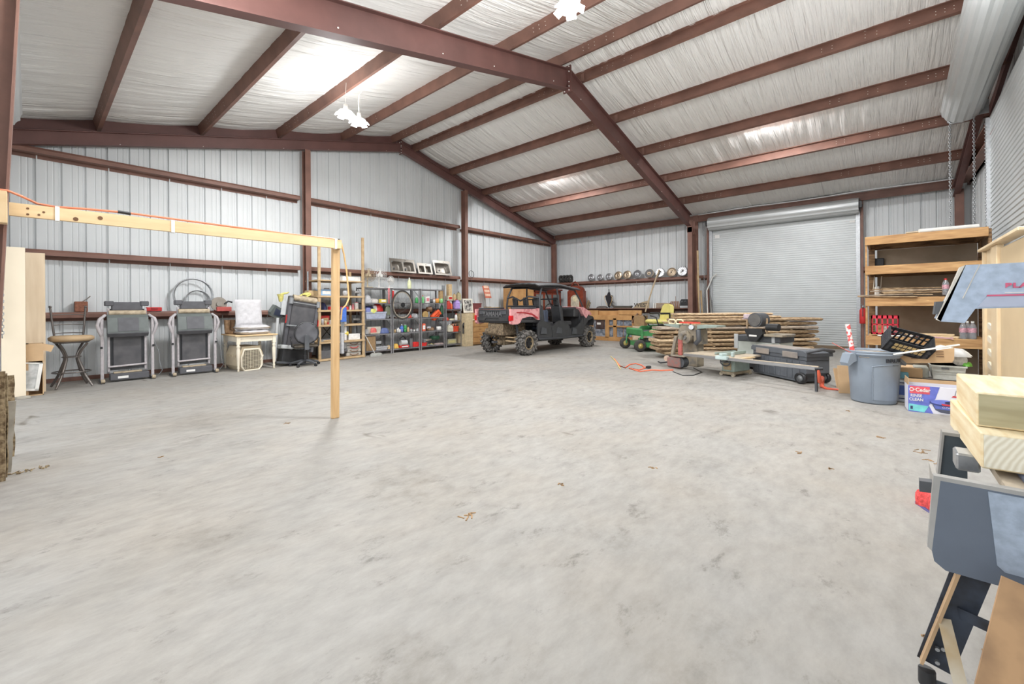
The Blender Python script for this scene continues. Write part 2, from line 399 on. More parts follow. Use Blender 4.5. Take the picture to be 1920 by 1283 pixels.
holem = mat('bolt_bright', (236, 232, 226), .4, var=0)
ordn = ['leftmost', 'second from the left', 'third from the left', 'fourth from the left', 'one just left of the ridge', 'one just right of the ridge', 'second right of the ridge', 'third right of the ridge', 'fourth right of the ridge', 'last before the back wall']
for i, x in enumerate(PURL):
    sg = -1 if x < XM else 1
    ang = math.atan(SL) * (1 if x < XM else -1)
    z0 = roofz(x, 6.26)
    t = thing('roof_purlin', 'long red-brown steel roof purlin, ' + ordn[i] + ' of ten', 'purlin', (x, YRW, z0), group='roof purlins')
    # profile u = sideways: sweep along +y, side = d x up = +x
    upv = (-math.sin(ang), 0, math.cos(ang))
    MB().beam([(u - .065, v) for u, v in (Cc() if x < XM else Z())], (0, 0, 0), (0, YW - YRW, 0), upv).obj('web', iron, t)
    h = MB(); uu = Vector((math.cos(ang), 0, math.sin(ang))); vv = Vector(upv)
    for yc in (YM - YRW, 0.0, YG - YRW):
        for dy in ((-1.15, -1.0, -.75, -.62, -.5, .5, .62, .75, 1.0, 1.15) if yc == YM - YRW else (.35, .8, .9, 1.0, 1.3, 1.7, 1.85, 2.3, 2.45) if yc == 0 else (-.45, -.6, -.9, -1.05, -1.6)):
            for q in (.07, .13):
                c = uu * -.0665 + vv * q; yy = yc + dy; r = .007
                h.add([c + Vector((0, yy + math.cos(a) * r, 0)) + vv * math.sin(a) * r for a in [PI / 3 * k_ for k_ in range(6)]], [(0, 1, 2, 3, 4, 5)])
    h.obj('bolt_holes', holem, t, kind='stuff')
    MB().box(-.075, -.066, YM - YRW - .09, YM - YRW - .01, .0, .17).obj('purlin_clip', iron, t)
def rafter(name, label, yc, w, h, zb, x0=XL, x1=XE, parent=None, knee=0):
    t = thing(name, label, 'rafter', (XM, yc, zb), group='main roof rafters')
    a = math.atan(SL); hh = h / math.cos(a) / 2
    for s_, xe, nm in ((-1, x0, 'rafter_half'), (1, x1, 'rafter_half')):
        dx = xe - XM
        MB().beam(I(w, h), (0, 0, hh), (dx, 0, hh - SL * abs(dx)), (0, 0, 1)).obj(nm, iron2, t)
    MB().box(-.014, .014, -w / 2 - .02, w / 2 + .02, -.06, 2 * hh + .07).obj('splice_plate', iron2, t)
    bm = MB()
    for s_ in (-1, 1):
        for zz in (-.03, .05, .14, hh * 2 - .06, hh * 2 + .04):
            for yy in (-w / 2 + .02, w / 2 - .02): bm.cyl((s_ * .012, yy, zz), (s_ * .03, yy, zz), .012, n=6)
        for dx in (.5, 2.2, 3.3, 4.9, 6.2): bm.cyl((s_ * dx, -.008, hh - SL * dx - .1), (s_ * dx, -.016, hh - SL * dx - .1), .011, n=6)
    bm.obj('splice_bolts', holem, t, kind='stuff'); return t
rafter('steel_rafter', 'deep red-brown steel rafter crossing the middle of the roof', YM, .15, .40, 5.76, XL, 14.6)
rafter('steel_rafter', 'shallower steel rafter along the top of the far gable wall', YG - .05, .12, .24, 5.93, XL, XE)
rafter('steel_rafter', 'steel rafter over the right gable wall near the roll-up door drum', YR + .05, .12, .24, 5.93, XL, XE)
# rake channels carrying the sheeting at the gable roof line
for yy, s_, lb in ((YW - .06, 1, 'dark rake channel under the roof edge of the far gable'), (YRW + .06, -1, 'dark rake channel under the roof edge of the right gable')):
    m = MB()
    for xe in (XL, XE + .15): m.beam(Cc(.2, .06, .004), (XM, yy, 6.26), (xe, yy, roofz(xe, 6.26)))
    tag(m.obj('rake_channel', iron2), lb, 'steel channel')
def col(x, y, w, h, z1, label, along='x', h2=None, name='steel_column'):
    t = thing(name, label, 'column', (x, y, 0), group='steel columns')
    pf = I(w, h)
    if along == 'x': pf = [(b_, a) for a, b_ in pf]
    z0c = .0
    MB().prism(pf, .012, z1).obj('shaft', iron, t)
    d = (h, w) if along == 'x' else (w, h)
    MB().box(-d[0] / 2 - .03, d[0] / 2 + .03, -d[1] / 2 - .03, d[1] / 2 + .03, 0, .012).obj('base_plate', iron, t); return t
c = col(14.93, YM, .15, .58, 3.92, 'thick steel column left of the far roll-up door', 'x')
MB().box(-.29, -.275, -.09, .09, 3.75, 4.15).box(-.01, .01, -.075, .075, 3.7, 4.15).obj('knee_plate', iron, c)
MB().box(.3, .34, -.08, .08, 0, 4.4).obj('girt_clip', iron, c)
t = thing('steel_column', 'tapered steel column at the left edge behind the timber blocks', 'column', (-.5, YM, 0), group='steel columns')
MB().prism([(-.28, 0), (.30, 0), (.45, 3.7), (-.28, 3.7)], -.006, .006, 'y').prism([(.30, 0), (.314, 0), (.464, 3.7), (.45, 3.7)], -.075, .075, 'y').prism([(-.294, 0), (-.28, 0), (-.28, 3.7), (-.294, 3.7)], -.075, .075, 'y').obj('shaft', iron, t)
MB().box(-.32, .34, -.1, .1, 0, .012).obj('base_plate', iron, t)
col(4.55, YG - .1, .13, .2, 5.2, 'slim gable column behind the treadmills and wooden shelves', 'y')
col(9.83, YG - .1, .13, .2, 5.27, 'slim gable column behind the framed picture', 'y')
col(15.05, YG - .1, .13, .2, 3.98, 'corner column where the far gable meets the back wall', 'y')
col(XL + .2, YG - .1, .13, .2, 4.0, 'corner column behind the pale boards on the left', 'y')
col(15.16, YR + .0, .15, .2, 4.1, 'corner column behind the big wooden rack', 'x')
# girts : C channels, open side up, 0.2 deep
def girt_g(x0, x1, z, lab, y=YW):
    m = MB()
    # Z girt lying flat: web horizontal on top, inner flange down, outer flange up
    p = [(-.2, 0), (-.2, .062), (-.178, .10), (-.175, .098), (-.196, .062), (-.196, .004), (0, .004), (0, -.06), (-.004, -.06), (-.004, 0)]
    vs = [Vector((x, y + a * 1.0, z + b_)) for x in (x0, x1) for a, b_ in p]; nn = len(p)
    m.add(vs, [(i, (i + 1) % nn, nn + (i + 1) % nn, nn + i) for i in range(nn)] + [tuple(range(nn)), tuple(range(nn, 2 * nn))])
    return tag(m.obj('wall_girt', iron), lab, 'girt', 'wall girts')
for (a, c_), w_ in zip(((XL, 4.45), (4.62, 9.74), (9.9, XE)), ('left bay', 'middle bay', 'right bay')):
    for z, lv in ((1.145, 'lowest'), (2.235, 'middle'), (3.985, 'upper')):
        if z > 4 and c_ > 15: c_ = 15.1
        girt_g(a, c_, z, f'red-brown steel girt of the far gable wall, {lv} one in its {w_}')
def girt_b(y0, y1, z, lab, x=XW, s=1):
    p = [(-.2, 0), (-.2, .062), (-.178, .10), (-.175, .098), (-.196, .062), (-.196, .004), (0, .004), (0, -.06), (-.004, -.06), (-.004, 0)]
    m = MB(); vs = [Vector((x + a * s, yy, z + b_)) for yy in (y0, y1) for a, b_ in p]; nn = len(p)
    m.add(vs, [(i, (i + 1) % nn, nn + (i + 1) % nn, nn + i) for i in range(nn)] + [tuple(range(nn)), tuple(range(nn, 2 * nn))])
    return tag(m.obj('wall_girt', iron), lab, 'girt', 'wall girts')
girt_b(YM + .1, YW - .2, 2.22, 'red-brown girt of the back wall that holds the row of hubcaps')
cmat_brown = mat('ledge_brown', (110, 78, 66), .7)
girt_b(YM + .1, YW - .2, 1.064, 'lowest red-brown girt of the back wall behind the green mower')
tag(MB().bb(14.93, 15.42, 5.02, 10.3, 1.165, 1.192, .004).obj('ledge_board', cmat_brown), 'long brown plank lying on the lowest back girt as a ledge', 'shelf board')
girt_b(DY1 + .12, YM - .1, 2.22, 'short girt stub between the column and the left door jamb')
girt_b(YRW + .2, DY0 - .12, 2.22, 'short girt stub behind the big wooden rack')
def girt_r(x0, x1, z, lab):
    p = [(-a, b_) for a, b_ in [(-.2, 0), (-.2, .062), (-.178, .10), (-.175, .098), (-.196, .062), (-.196, .004), (0, .004), (0, -.06), (-.004, -.06), (-.004, 0)]]
    m = MB(); vs = [Vector((x, YRW + a, z + b_)) for x in (x0, x1) for a, b_ in p]; nn = len(p)
    m.add(vs, [(i, (i + 1) % nn, nn + (i + 1) % nn, nn + i) for i in range(nn)] + [tuple(range(nn)), tuple(range(nn, 2 * nn))])
    return tag(m.obj('wall_girt', iron), lab, 'girt', 'wall girts')
girt_r(RX1 + .2, XE, 2.22, 'girt of the right wall behind the big wooden rack')
t = tag(MB().box(RX0 - .3, 15.1, YRW + .02, YRW + .06, 4.24, 4.58).box(RX0 - .3, 15.1, YRW + .02, YRW + .22, 4.56, 4.58).box(RX0 - .3, 15.1, YRW + .02, YRW + .22, 4.24, 4.26).obj('door_header', iron), 'wide brown steel header channel above the near roll-up door', 'steel beam')
# eave struts
for yy0, yy1, lb in ((YM + .05, YG, 'red-brown eave beam of the back wall above the hubcaps'), (YR, YM - .05, 'red-brown eave beam above the far roll-up door')):
    m = MB().beam(Cc(.22, .07, .004, -1), (XE - .0, yy0, 4.16), (XE - .0, yy1, 4.16))
    tag(m.obj('eave_beam', iron), lb, 'eave beam', 'eave beams')
m = MB().beam(Cc(.22, .07, .004), (XL, YR, 4.16), (XL, YG, 4.16)); tag(m.obj('eave_beam', iron), 'eave beam over the left wall doors', 'eave beam', 'eave beams')
# shiny facing tucked over the eave beam
m = MB()
def tuck(s, t):
    y = YR + .1 + (YM - .2 - YR) * s
    return Vector((XE - .02 - .05 * math.sin(PI * t) - .015 * math.sin(9 * y) , y, 4.385 + .05 * t + .015 * math.sin(2.1 * y + 1)))
m.grid(60, 5, tuck); tag(m.obj('insulation_edge', mat('shiny_white_vinyl', (236, 238, 240), .25, var=.03)), 'shiny white insulation edge tucked above the far roll-up door', 'insulation')
# ---- roll-up doors
def curtain_prof(z0, z1, P=.066):
    p = []; z = z0
    while z < z1:
        for a, d in ((0, 0), (.42, 0), (.55, .012), (.86, .012)): p.append((z + a * P, d))
        z += P
    return p
d1 = empty_struct('door_1'); d1['label'] = 'closed white corrugated steel roll-up door in the back wall'
m = MB(); pr_ = curtain_prof(.02, 3.95)
vs = []
for z, d in pr_: vs += [(XE + .1 + d, DY0, z), (XE + .1 + d, DY1, z)]
m.add(vs, [(2 * i, 2 * i + 1, 2 * i + 3, 2 * i + 2) for i in range(len(pr_) - 1)], False)
m.obj('curtain', doorw, d1)
MB().box(XE + .06, XE + .12, DY0, DY1, 0, .09).obj('bottom_bar', mat('bottom_bar_brown', (120, 104, 84), .6), d1)
drum = MB(); n_ = 40
prf = []
for i in range(n_ + 1):
    a = 2 * PI * i / n_; r = .21 + (.012 if i % 3 == 0 else 0); prf.append((math.cos(a) * r, math.sin(a) * r))
drum.prism(prf[:-1], DY0 - .05, DY1 + .05, 'y', Matrix.Translation((XE - .06, 0, 4.02)))
drum.obj('drum', doorw, d1)
for s_, yy in ((1, DY1), (-1, DY0)):
    MB().box(XE + .04, XE + .16, min(yy - s_ * .02, yy + s_ * .07), max(yy - s_ * .02, yy + s_ * .07), 0, 3.9).obj('guide_rail', galv, d1)
    MB().box(XE + .0, XE + .22, min(yy + s_ * .08, yy + s_ * .14), max(yy + s_ * .08, yy + s_ * .14), 0, 4.24).obj('door_jamb', iron, d1)
    br = MB().box(XE - .12, XE + .2, min(yy + s_ * .07, yy + s_ * .085), max(yy + s_ * .07, yy + s_ * .085), 3.86, 4.2).box(XE - .2, XE - .1, min(yy + s_ * .06, yy + s_ * .12), max(yy + s_ * .06, yy + s_ * .12), 3.95, 4.12)
    br.cyl((XE - .06, yy - s_ * .05, 4.02), (XE - .06, yy + s_ * .13, 4.02), .035); br.obj('drum_bracket', black, d1)
mk = MB(); 
for yy in (DY1 - .14,): mk.box(XE + .088, XE + .098, yy - .1, yy + .04, 3.55, 3.66)
mk.box(XE + .088, XE + .098, DY0 + .04, DY0 + .16, 3.6, 3.66); mk.obj('warning_label', paper, d1)
ch = MB()
def chain(m, p0, p1, ln=.045, r=.0045, w=.011):
    p0 = Vector(p0); p1 = Vector(p1); L_ = (p1 - p0).length; k = int(L_ / (ln * .74)); d = (p1 - p0) / k; dn = d.normalized()
    for i in range(k):
        c = p0 + d * (i + .5); s_ = Vector((1, 0, 0)) if i % 2 else Vector((0, 1, 0)); s_ = (s_ - dn * s_.dot(dn)).normalized()
        pts = [c + dn * (ln / 2 - w) * a + (dn * math.sin(q) + s_ * math.cos(q)) * w for a, q in ((1, 0), (1, PI / 2), (1, PI), (-1, PI), (-1, 3 * PI / 2), (-1, 0))]
        m.tube(pts, r, 4, closed=True)
chain(ch, (XE - .1, DY1 + .2, 4.0), (XE - .1, DY1 + .2, .4), .06, .005, .014); ch.obj('pull_chain', galv, d1)
# right wall door, drum above
d2 = empty_struct('door_2'); d2['label'] = 'near corrugated roll-up door on the right with its big drum overhead'
Rr = Matrix.Translation((RX1, YR - .0, 0)) @ Matrix.Rotation(math.radians(-1.2), 4, 'Z')
m = MB(Rr); pr_ = curtain_prof(.02, RZ + .15, .082); vs = []
for z, d in pr_: vs += [(RX0 - RX1, -.0 - d, z), (0, -.0 - d, z)]
m.add(vs, [(2 * i, 2 * i + 1, 2 * i + 3, 2 * i + 2) for i in range(len(pr_) - 1)]); m.obj('curtain', doorw, d2)
prf = []
for i in range(48):
    a = 2 * PI * i / 48; r = .27 + (.014 if i % 3 == 0 else 0) + (.008 if i % 3 == 1 else 0); prf.append((math.cos(a) * r, math.sin(a) * r))
MB(Rr @ Matrix.Translation((0, .32, 4.89))).prism([(q[0], q[1]) for q in prf], RX0 - RX1 - .1, .12, 'x').obj('drum', doorw, d2)
MB(Rr @ Matrix.Translation((0, .32, 4.89))).cyl((.12, 0, 0), (.3, 0, 0), .04).box(.13, .145, -.33, .05, -.2, .1).obj('drum_bracket', galv, d2)
gw = MB(Rr @ Matrix.Translation((.2, .32, 4.89))); gw.tube([(0, .16, -.15), (0, .17, -.2), (0, .14, -.24), (0, .05, -.235), (0, -.05, -.2), (0, -.12, -.2), (0, -.15, -.22), (0, -.17, -.17)], .022, 8); gw.cyl((-.03, 0, 0), (.03, 0, 0), .2, n=28); gw.obj('chain_wheel', galv, d2)
MB(Rr).box(-.02, .05, -.03, .05, 0, RZ + .15).obj('guide_rail', galv, d2)
zz = MB(Rr)
for i in range(68): zz.ball((-.03 + .0, .055, .3 + i * .062), .014, 6)
zz.obj('rail_rivets', chrome, d2, kind='stuff')
c2 = MB()
e1 = Rr @ Vector((.2, .32 + .155, 4.7)); e2 = Rr @ Vector((.2, .32 - .15, 4.7))
chain(c2, e1, (e1.x, e1.y, .62), .05, .006, .013); chain(c2, e2, (e2.x, e2.y, .62), .05, .006, .013); c2.obj('pull_chain', galv, d2)
# left wall: rolled-up doors (drums seen from below at the far left)
for i, (y0, y1) in enumerate(((5.5, 9.45), (-1.0, 3.9))):
    dd = empty_struct('door_%d' % (i + 3))
    prf = [(math.cos(2 * PI * k / 48) * (.25 + (.014 if k % 3 == 0 else 0)), math.sin(2 * PI * k / 48) * (.25 + (.014 if k % 3 == 0 else 0))) for k in range(48)]
    MB(Matrix.Translation((XL + .30, 0, 4.16))).prism(prf, y0, y1, 'y').obj('drum', doorw, dd)
    for yy in (y0 - .03, y1 + .03): MB().box(XL - .2, XL + .33, yy - .01, yy + .01, 4.0, 4.35).obj('drum_bracket', galv, dd); 
    if i == 0:
        cc = MB(); q = PY(3, 450, y1 + .0); chain(cc, (q.x, y1, 4.0), (q.x, y1, .9), .06, .006, .015); chain(cc, (q.x - .12, y1, 4.0), (q.x - .12, y1, .9), .06, .006, .015); cc.obj('pull_chain', galv, dd)
# ---- hanging lights
lit = mat('lamp_led_white', (255, 250, 242), .4, var=0, emit=14)
def led_light(loc, label, zh):
    t = thing('pendant_light', label, 'light', loc, group='hanging shop lights')
    for sx in (-.17, .17):
        k = MB(); k.lathe([(0, .16), (.035, .16), (.045, .06), (.05, .0), (0, 0)], XF((sx, sx * .4, 0)), 14); b_ = k.obj('lamp_body', white, t)
        k = MB(); k.lathe([(0, -.075), (.06, -.07), (.11, -.045), (.135, 0), (.12, .03), (.07, .05), (.0, .055)], XF((sx, sx * .4, 0)), 16)  # globe and panels oversized so their shape carries the lamp's glare
        for j in range(5):
            a = j * PI * .4 + .4; X = XF((sx, sx * .4, 0), 0, 0, a) @ XF((.07, 0, .01), 0, math.radians(28), 0)
            k.bb(0, .12, -.06, .06, -.008, .008, .004, X)
        k.obj('led_panel', lit, t)
    k = MB(); h = zh - loc[2]
    MB().tube([(-.17, -.068, .16), (-.165, -.066, h * .6), (-.15, -.06, h)], .004, 6).obj('hanging_cord', white, t)
    MB().tube([(.17, .068, .16), (.15, .05, h * .55), (.14, .04, h * .85), (.2, .0, h)], .008, 6).obj('hanging_cord', white, t)
    MB().tube([(.17, .068, .16), (.19, .08, h * .6), (.2, .09, h)], .003, 5).obj('hanging_cord', white, t); return t
led_light(LAMP1, 'lit double hanging LED shop light over the left half of the floor', 5.42)
led_light(LAMP2, 'lit LED shop light cut by the top edge of the photo near the ridge', 5.42)
led_light(FILL3, 'added fill light hanging unseen beside the near roll-up door drum', 5.9)
led_light(FILL4, 'added fill light hanging unseen over the left wall doors', 4.7)
for i, (p, w) in enumerate(((LAMP1, 125), (LAMP2, 75), (FILL3, 50), (FILL4, 3))):  # third and fourth entries power the added fill lights
    l = bpy.data.lights.new('shop_lamp_glow', 'AREA'); l.shape = 'DISK'; l.size = .5; l.energy = w; l.color = (.97, .985, 1)
    o = bpy.data.objects.new('shop_lamp_glow', l); COL.objects.link(o); o.location = (p[0], p[1], p[2] - .12)
    l = bpy.data.lights.new('shop_lamp_spill', 'POINT'); l.energy = (80, 120, 120, 85)[i]; l.shadow_soft_size = .3; l.color = (.97, .985, 1)
    o = bpy.data.objects.new('shop_lamp_spill', l); COL.objects.link(o); o.location = (p[0], p[1], p[2] - .25)

# fill strips added unseen behind one roof purlin to brighten the right half
for i, (y, w) in enumerate(((8.0, 130), (1.9, 130))):
    x = 11.06; z = roofz(10.96, 6.26) + .095
    t = thing('fill_strip', ('added unseen fill strip behind the purlin of the far right bay', 'added unseen fill strip behind the purlin of the near right bay')[i], 'light', (x, y, z), group='added fill strips behind the purlin')
    MB().bb(-.04, .04, -.6, .6, 0, .025, .004).obj('housing', white, t); MB().box(-.03, .03, -.58, .58, -.006, 0).obj('diffuser', lit, t)
    l = bpy.data.lights.new('fill_strip_glow', 'AREA'); l.shape = 'RECTANGLE'; l.size = .06; l.size_y = 1.16; l.energy = w; l.color = (.97, .985, 1)
    o = bpy.data.objects.new('fill_strip_glow', l); COL.objects.link(o); o.location = (x, y, z - .012)
# ================================================================= LEFT SIDE AND TREADMILL ROW
SC = {}
ply = mat('birch_ply', (226, 206, 178), .55, col2=(214, 192, 162), scale=3, stretch=(6, 6, .6), ramp=(.3, .7))
ply2 = mat('pale_melamine', (232, 218, 194), .5, var=.03, scale=2)
tube_l = mat('treadmill_tube', (176, 170, 172), .45, var=.1, scale=20)
tdark = mat('treadmill_dark', (86, 86, 90), .5, var=.1, scale=12)
tgreen = mat('treadmill_console', (98, 104, 102), .45, var=.08, scale=12)
dusty = mat('dusty_roller', (188, 172, 148), .9, col2=(150, 136, 114), scale=14)
belt = mat('treadmill_belt', (62, 62, 66), .55, col2=(92, 90, 92), scale=5, ramp=(.3, .75))
def tall_board(x0, x1, y, z1, lean, m, label, th=.03):
    t = MB().bb(x0, x1, -th, 0, 0, z1, .003, XF((0, 0, 0), lean, 0, 0)).obj('tall_board', m, loc=(0, y, 0)); return tag(t, label, 'board', 'tall pale boards')
def tb(u0, u1, vb, vt, y, m, label, lean=-.03, th=.03, zt=None):
    a, b_ = PY(u0, vb, y), PY(u1, vb, y); top = zt or PY((u0 + u1) / 2, vt, y).z
    return tall_board(a.x, b_.x, y, top, lean, m, label, th)
tb(3, 49, 745, 463, 9.55, ply2, 'tall cream board leaning at the far left, nearest to the camera', th=.05)
tb(49, 86, 733, 475, 10.0, ply, 'tall birch plywood board just right of the cream one', th=.1)
# open cardboard box with a framed picture
p = PY(48, 735, 9.62); p1 = PY(82, 735, 9.62)
t = thing('cardboard_box', 'open cardboard carton standing on end beside the tall boards', 'box', (p.x, 9.62, 0)); w = p1.x - p.x
MB().box(.0, .03, -.0, .25, .0, .78).box(.0, w, .24, .25, 0, .78).box(w - .01, w, -.0, .25, 0, .78).box(0, w, 0, .25, 0, .012).box(0, w, 0, .25, .77, .78).obj('carton', card, t)
MB().box(0, w, -.006, .0, .52, .78).obj('flap', card, t)
MB().box(0, .1, 0, .006, 0, .12, XF((w, -.0, .78), 0, math.radians(110), 0)).obj('flap', card, t)
t2 = thing('picture_frame', 'white framed picture leaning inside the open cardboard carton', 'picture', (p.x - .03, 9.60, .09), rot=(-.04, .12, 0))
MB().box(-.1, .16, 0, .02, 0, .03).box(-.1, .16, 0, .02, .40, .42).box(.12, .16, 0, .02, 0, .42).obj('frame', white, t2)
MB().box(-.1, .12, .008, .014, .03, .40).obj('print', mat('grey_print', (170, 172, 170), .6, col2=(206, 206, 204), scale=14), t2)
# timber slabs leaning at the left edge of the photograph
bark = mat('weathered_bark', (168, 150, 118), .9, col2=(104, 86, 62), scale=26, bump=.8, bscale=40, ramp=(.4, .62))
grb = mat('grey_old_board', (178, 172, 160), .8, col2=(150, 144, 132), scale=7)
def slab(u0, u1, vb, vt, y, m, label, lean=0.0, th=.05, taper=0):
    a, b_ = PY(u0, vb, y), PY(u1, vb, y); top = PY(u1, vt, y).z; mb = MB(); rr = random.Random(u0 + vt); n_ = 9
    def fn(s_, q):
        z = top * q; xx = a.x + (b_.x - a.x) * s_ * (1 + taper * q) + (rr.uniform(-.006, .006) if 0 < s_ < 1 else rr.uniform(-.004, .004)); return Vector((xx, lean * q, z))
    g = [[fn(i / 4, j / n_) for i in range(5)] for j in range(n_ + 1)]
    vs = [q for r in g for q in r] + [q + Vector((0, th, 0)) for r in g for q in r]; N = 5 * (n_ + 1)
    F = [(j * 5 + i, j * 5 + i + 1, j * 5 + 6 + i, j * 5 + 5 + i) for j in range(n_) for i in range(4)]; F += [tuple(N + k for k in reversed(f)) for f in F]
    F += [(j * 5, j * 5 + 5, N + j * 5 + 5, N + j * 5) for j in range(n_)] + [(j * 5 + 4, N + j * 5 + 4, N + j * 5 + 9, j * 5 + 9) for j in range(n_)]
    F += [(i, N + i, N + i + 1, i + 1) for i in range(4)] + [(n_ * 5 + i, n_ * 5 + i + 1, N + n_ * 5 + i + 1, N + n_ * 5 + i) for i in range(4)]
    mb.add(vs, F); return tag(mb.obj('timber_slab', m, loc=(0, y, 0)), label, 'timber', 'rough slabs leaning at the far left')
slab(-22, 10, 899, 697, 5.0, bark, 'weathered bark-edged slab standing at the extreme left edge')
slab(10, 15, 892, 702, 5.1, bark, 'narrow rough slab edge beside the leftmost bark slab', th=.1)
slab(8, 28, 851, 704, 5.78, bark, 'brown rough board behind the leftmost bark slab', th=.04)
slab(10, 21, 893, 753, 5.24, grb, 'smooth grey board in front, widening towards its top', th=.02, taper=.9)
MB_ = MB().bb(-.07, .07, -.045, .045, 0, .035, .004); o = MB_.obj('wood_offcut', grb, loc=FL(43, 748), rz=.25); tag(o, 'small brown wood offcut on the floor by the cream board', 'wood offcut')
o = MB()
for i in range(40):
    q = Vector((random.uniform(-.12, .14), random.gauss(0, .025), .004)); o.box(-.012, .012, -.003, .003, -.002, .003, XF(q, random.random(), random.random(), random.uniform(0, 6)))
tag(o.obj('wood_chips', bark, loc=FL(42, 886, .0)), 'small drift of bark chips on the floor below the slabs', 'debris', kind='stuff')
# ---- timber frame: blocks on the column, beam, post
yb = 4.80
a = PY(-12, 390, yb); b_ = PY(15, 390, yb); zt = PY(5, 361, yb).z; zb = PY(5, 424, yb).z
t = thing('timber_bracket', 'stack of sawn pine blocks clamped to the left column', 'timber', (a.x, yb - .19, 0))
for i, (w0, w1) in enumerate(((0, .05), (.052, .092), (.094, .134))):
    x0 = b_.x - a.x - .134
    MB().bb(x0 - .1 if i == 0 else x0 + w0, x0 + w1, 0, .1, zb, zt - (0, .0, .02)[i], .003).obj('block', pine, t)
post = FL(630, 785); PXX = PY(640, 600, post.y)
zt1 = PY(640, 452, post.y).z
t = thing('pine_frame', 'pine timber beam on a single post standing in the open floor', 'timber frame', (post.x, post.y, 0))
z1 = PY(17, 381, post.y); z2 = PY(17, 405, post.y); e2 = PY(634, 451, post.y); e3 = PY(634, 467, post.y)
m = MB(); x0 = z1.x - post.x; x1 = e2.x - post.x + .02
m.add([(x0, -.045, z2.z), (x1, -.045, e3.z), (x1, -.045, e2.z), (x0, -.045, z1.z), (x0, -.005, z2.z), (x1, -.005, e3.z), (x1, -.005, e2.z), (x0, -.005, z1.z)], [(0, 1, 2, 3), (7, 6, 5, 4), (0, 4, 5, 1), (1, 5, 6, 2), (2, 6, 7, 3), (3, 7, 4, 0)])
m.obj('beam', mat('pine_beam', (232, 204, 160), .55, col2=(212, 180, 136), scale=2.2, stretch=(1, 8, 8), ramp=(.3, .7)), t)
MB(XF((0, 0, 0), 0, .011, 0)).bb(-.045, .045, -.0, .05, 0, zt1 + .01, .008).obj('post', mat('pine_post', (214, 180, 134), .55, col2=(190, 152, 104), scale=3, stretch=(9, 9, .7), ramp=(.3, .7)), t)
for u in (107, 322, 626):
    q = PY(u, 400, post.y); zz0 = PY(u, 381 + (u - 17) * .1134, post.y).z; zz1 = PY(u, 405 + (u - 17) * .1005, post.y).z
    MB().box(q.x - post.x - .012, q.x - post.x + .012, -.052, .0, zz1 - .008, zz0 + .008).obj('tie', paper, t)
m = MB()
for u, v in ((52, 391), (52, 402), (73, 403), (82, 398), (188, 409), (142, 411)):
    q = PY(u, v, post.y - .046); m.cyl((q.x - post.x, -.044, q.z), (q.x - post.x, -.047, q.z), .008 if u < 100 else .016, n=8)
m.obj('knots', mat('knot_brown', (112, 78, 50), .7), t, kind='stuff')
cordm = mat('orange_cord', (214, 130, 96), .5, var=.05); cordy = mat('tan_cord', (224, 186, 130), .5, var=.05)
pts = [PY(-8, 357, yb), PY(15, 360, yb), PY(40, 370, yb), PY(70, 384, yb + .1)] + [PY(u, v, post.y - .03) for u, v in ((105, 390.5), (150, 393), (230, 400), (322, 412), (420, 425), (540, 440), (630, 450))]
cmain = MB().tube([p_ + Vector((0, 0, .008)) for p_ in pts], .009, 7); tag(cmain.obj('extension_cord', cordm), 'orange extension cord running along the top of the pine beam', 'cord')
q = [PY(640, 456, post.y + .04), PY(645, 478, post.y + .035), PY(650, 510, post.y + .035), PY(653, 545, post.y + .035), PY(654, 560, post.y + .035), PY(649, 572, post.y + .035), PY(641, 580, post.y + .05), PY(639, 600, post.y + .05)]
tag(MB().tube(q, .010, 7).obj('extension_cord', cordy), 'tan cord looping down behind the pine post', 'cord')
MB_ = MB().cyl(pts[6] + Vector((-.03, 0, .008)), pts[6] + Vector((.05, 0, .004)), .013, n=8); tag(MB_.obj('cord_plug', black), 'black cord plug taped on the beam', 'plug')
# ---- bar stool
gun = mat('gunmetal_tube', (112, 106, 102), .35, metal=.6, var=.1)
s = thing('bar_stool', 'swivel bar stool with tan seat and gunmetal legs by the tall boards', 'stool', (.46, 10.2, 0), rz=.1)
MB().lathe([(0, .64), (.2, .64), (.225, .66), (.23, .69), (.2, .715), (0, .72)], n=28).obj('seat', mat('tan_suede', (182, 156, 122), .85, var=.06), s)
MB().lathe([(.0, .615), (.17, .615), (.19, .64), (0, .64)], n=24).obj('seat_ring', gun, s)
for i in range(4):
    a = PI / 4 + i * PI / 2; c, s_ = math.cos(a), math.sin(a)
    MB().tube([Vector((c * r, s_ * r, z)) for r, z in ((.19, .61), (.13, .53), (.085, .44), (.085, .38), (.12, .28), (.17, .15), (.25, .012))], [.014, .014, .014, .015, .016, .016, .014], 8).obj('leg', gun, s)
MB().tube([(math.cos(k * PI / 12) * .19, math.sin(k * PI / 12) * .19, .215) for k in range(24)], .009, 6, closed=True).obj('foot_ring', gun, s)
MB().tube([(math.cos(k * PI / 6) * .095, math.sin(k * PI / 6) * .095, .42) for k in range(12)], .007, 6, closed=True).obj('stretcher', gun, s)
for sx in (-1, 1): 
    k = MB().tube([(sx * .14, .17, .66), (sx * .16, .2, .9), (sx * .175, .215, 1.1)], .012, 8); k.ball((sx * .176, .215, 1.115), .018, 8); k.obj('back_post', gun, s)
for z, sx in ((.74, .14), (.86, .155), (1.0, .168)): MB().tube([(-sx, .2 + .01 * (z - .7), z), (-sx * .4, .225, z + .008), (sx * .4, .225, z + .008), (sx, .2, z)], .007, 6).obj('back_rail', gun, s)
s.scale = (1.2, 1.2, 1.2)
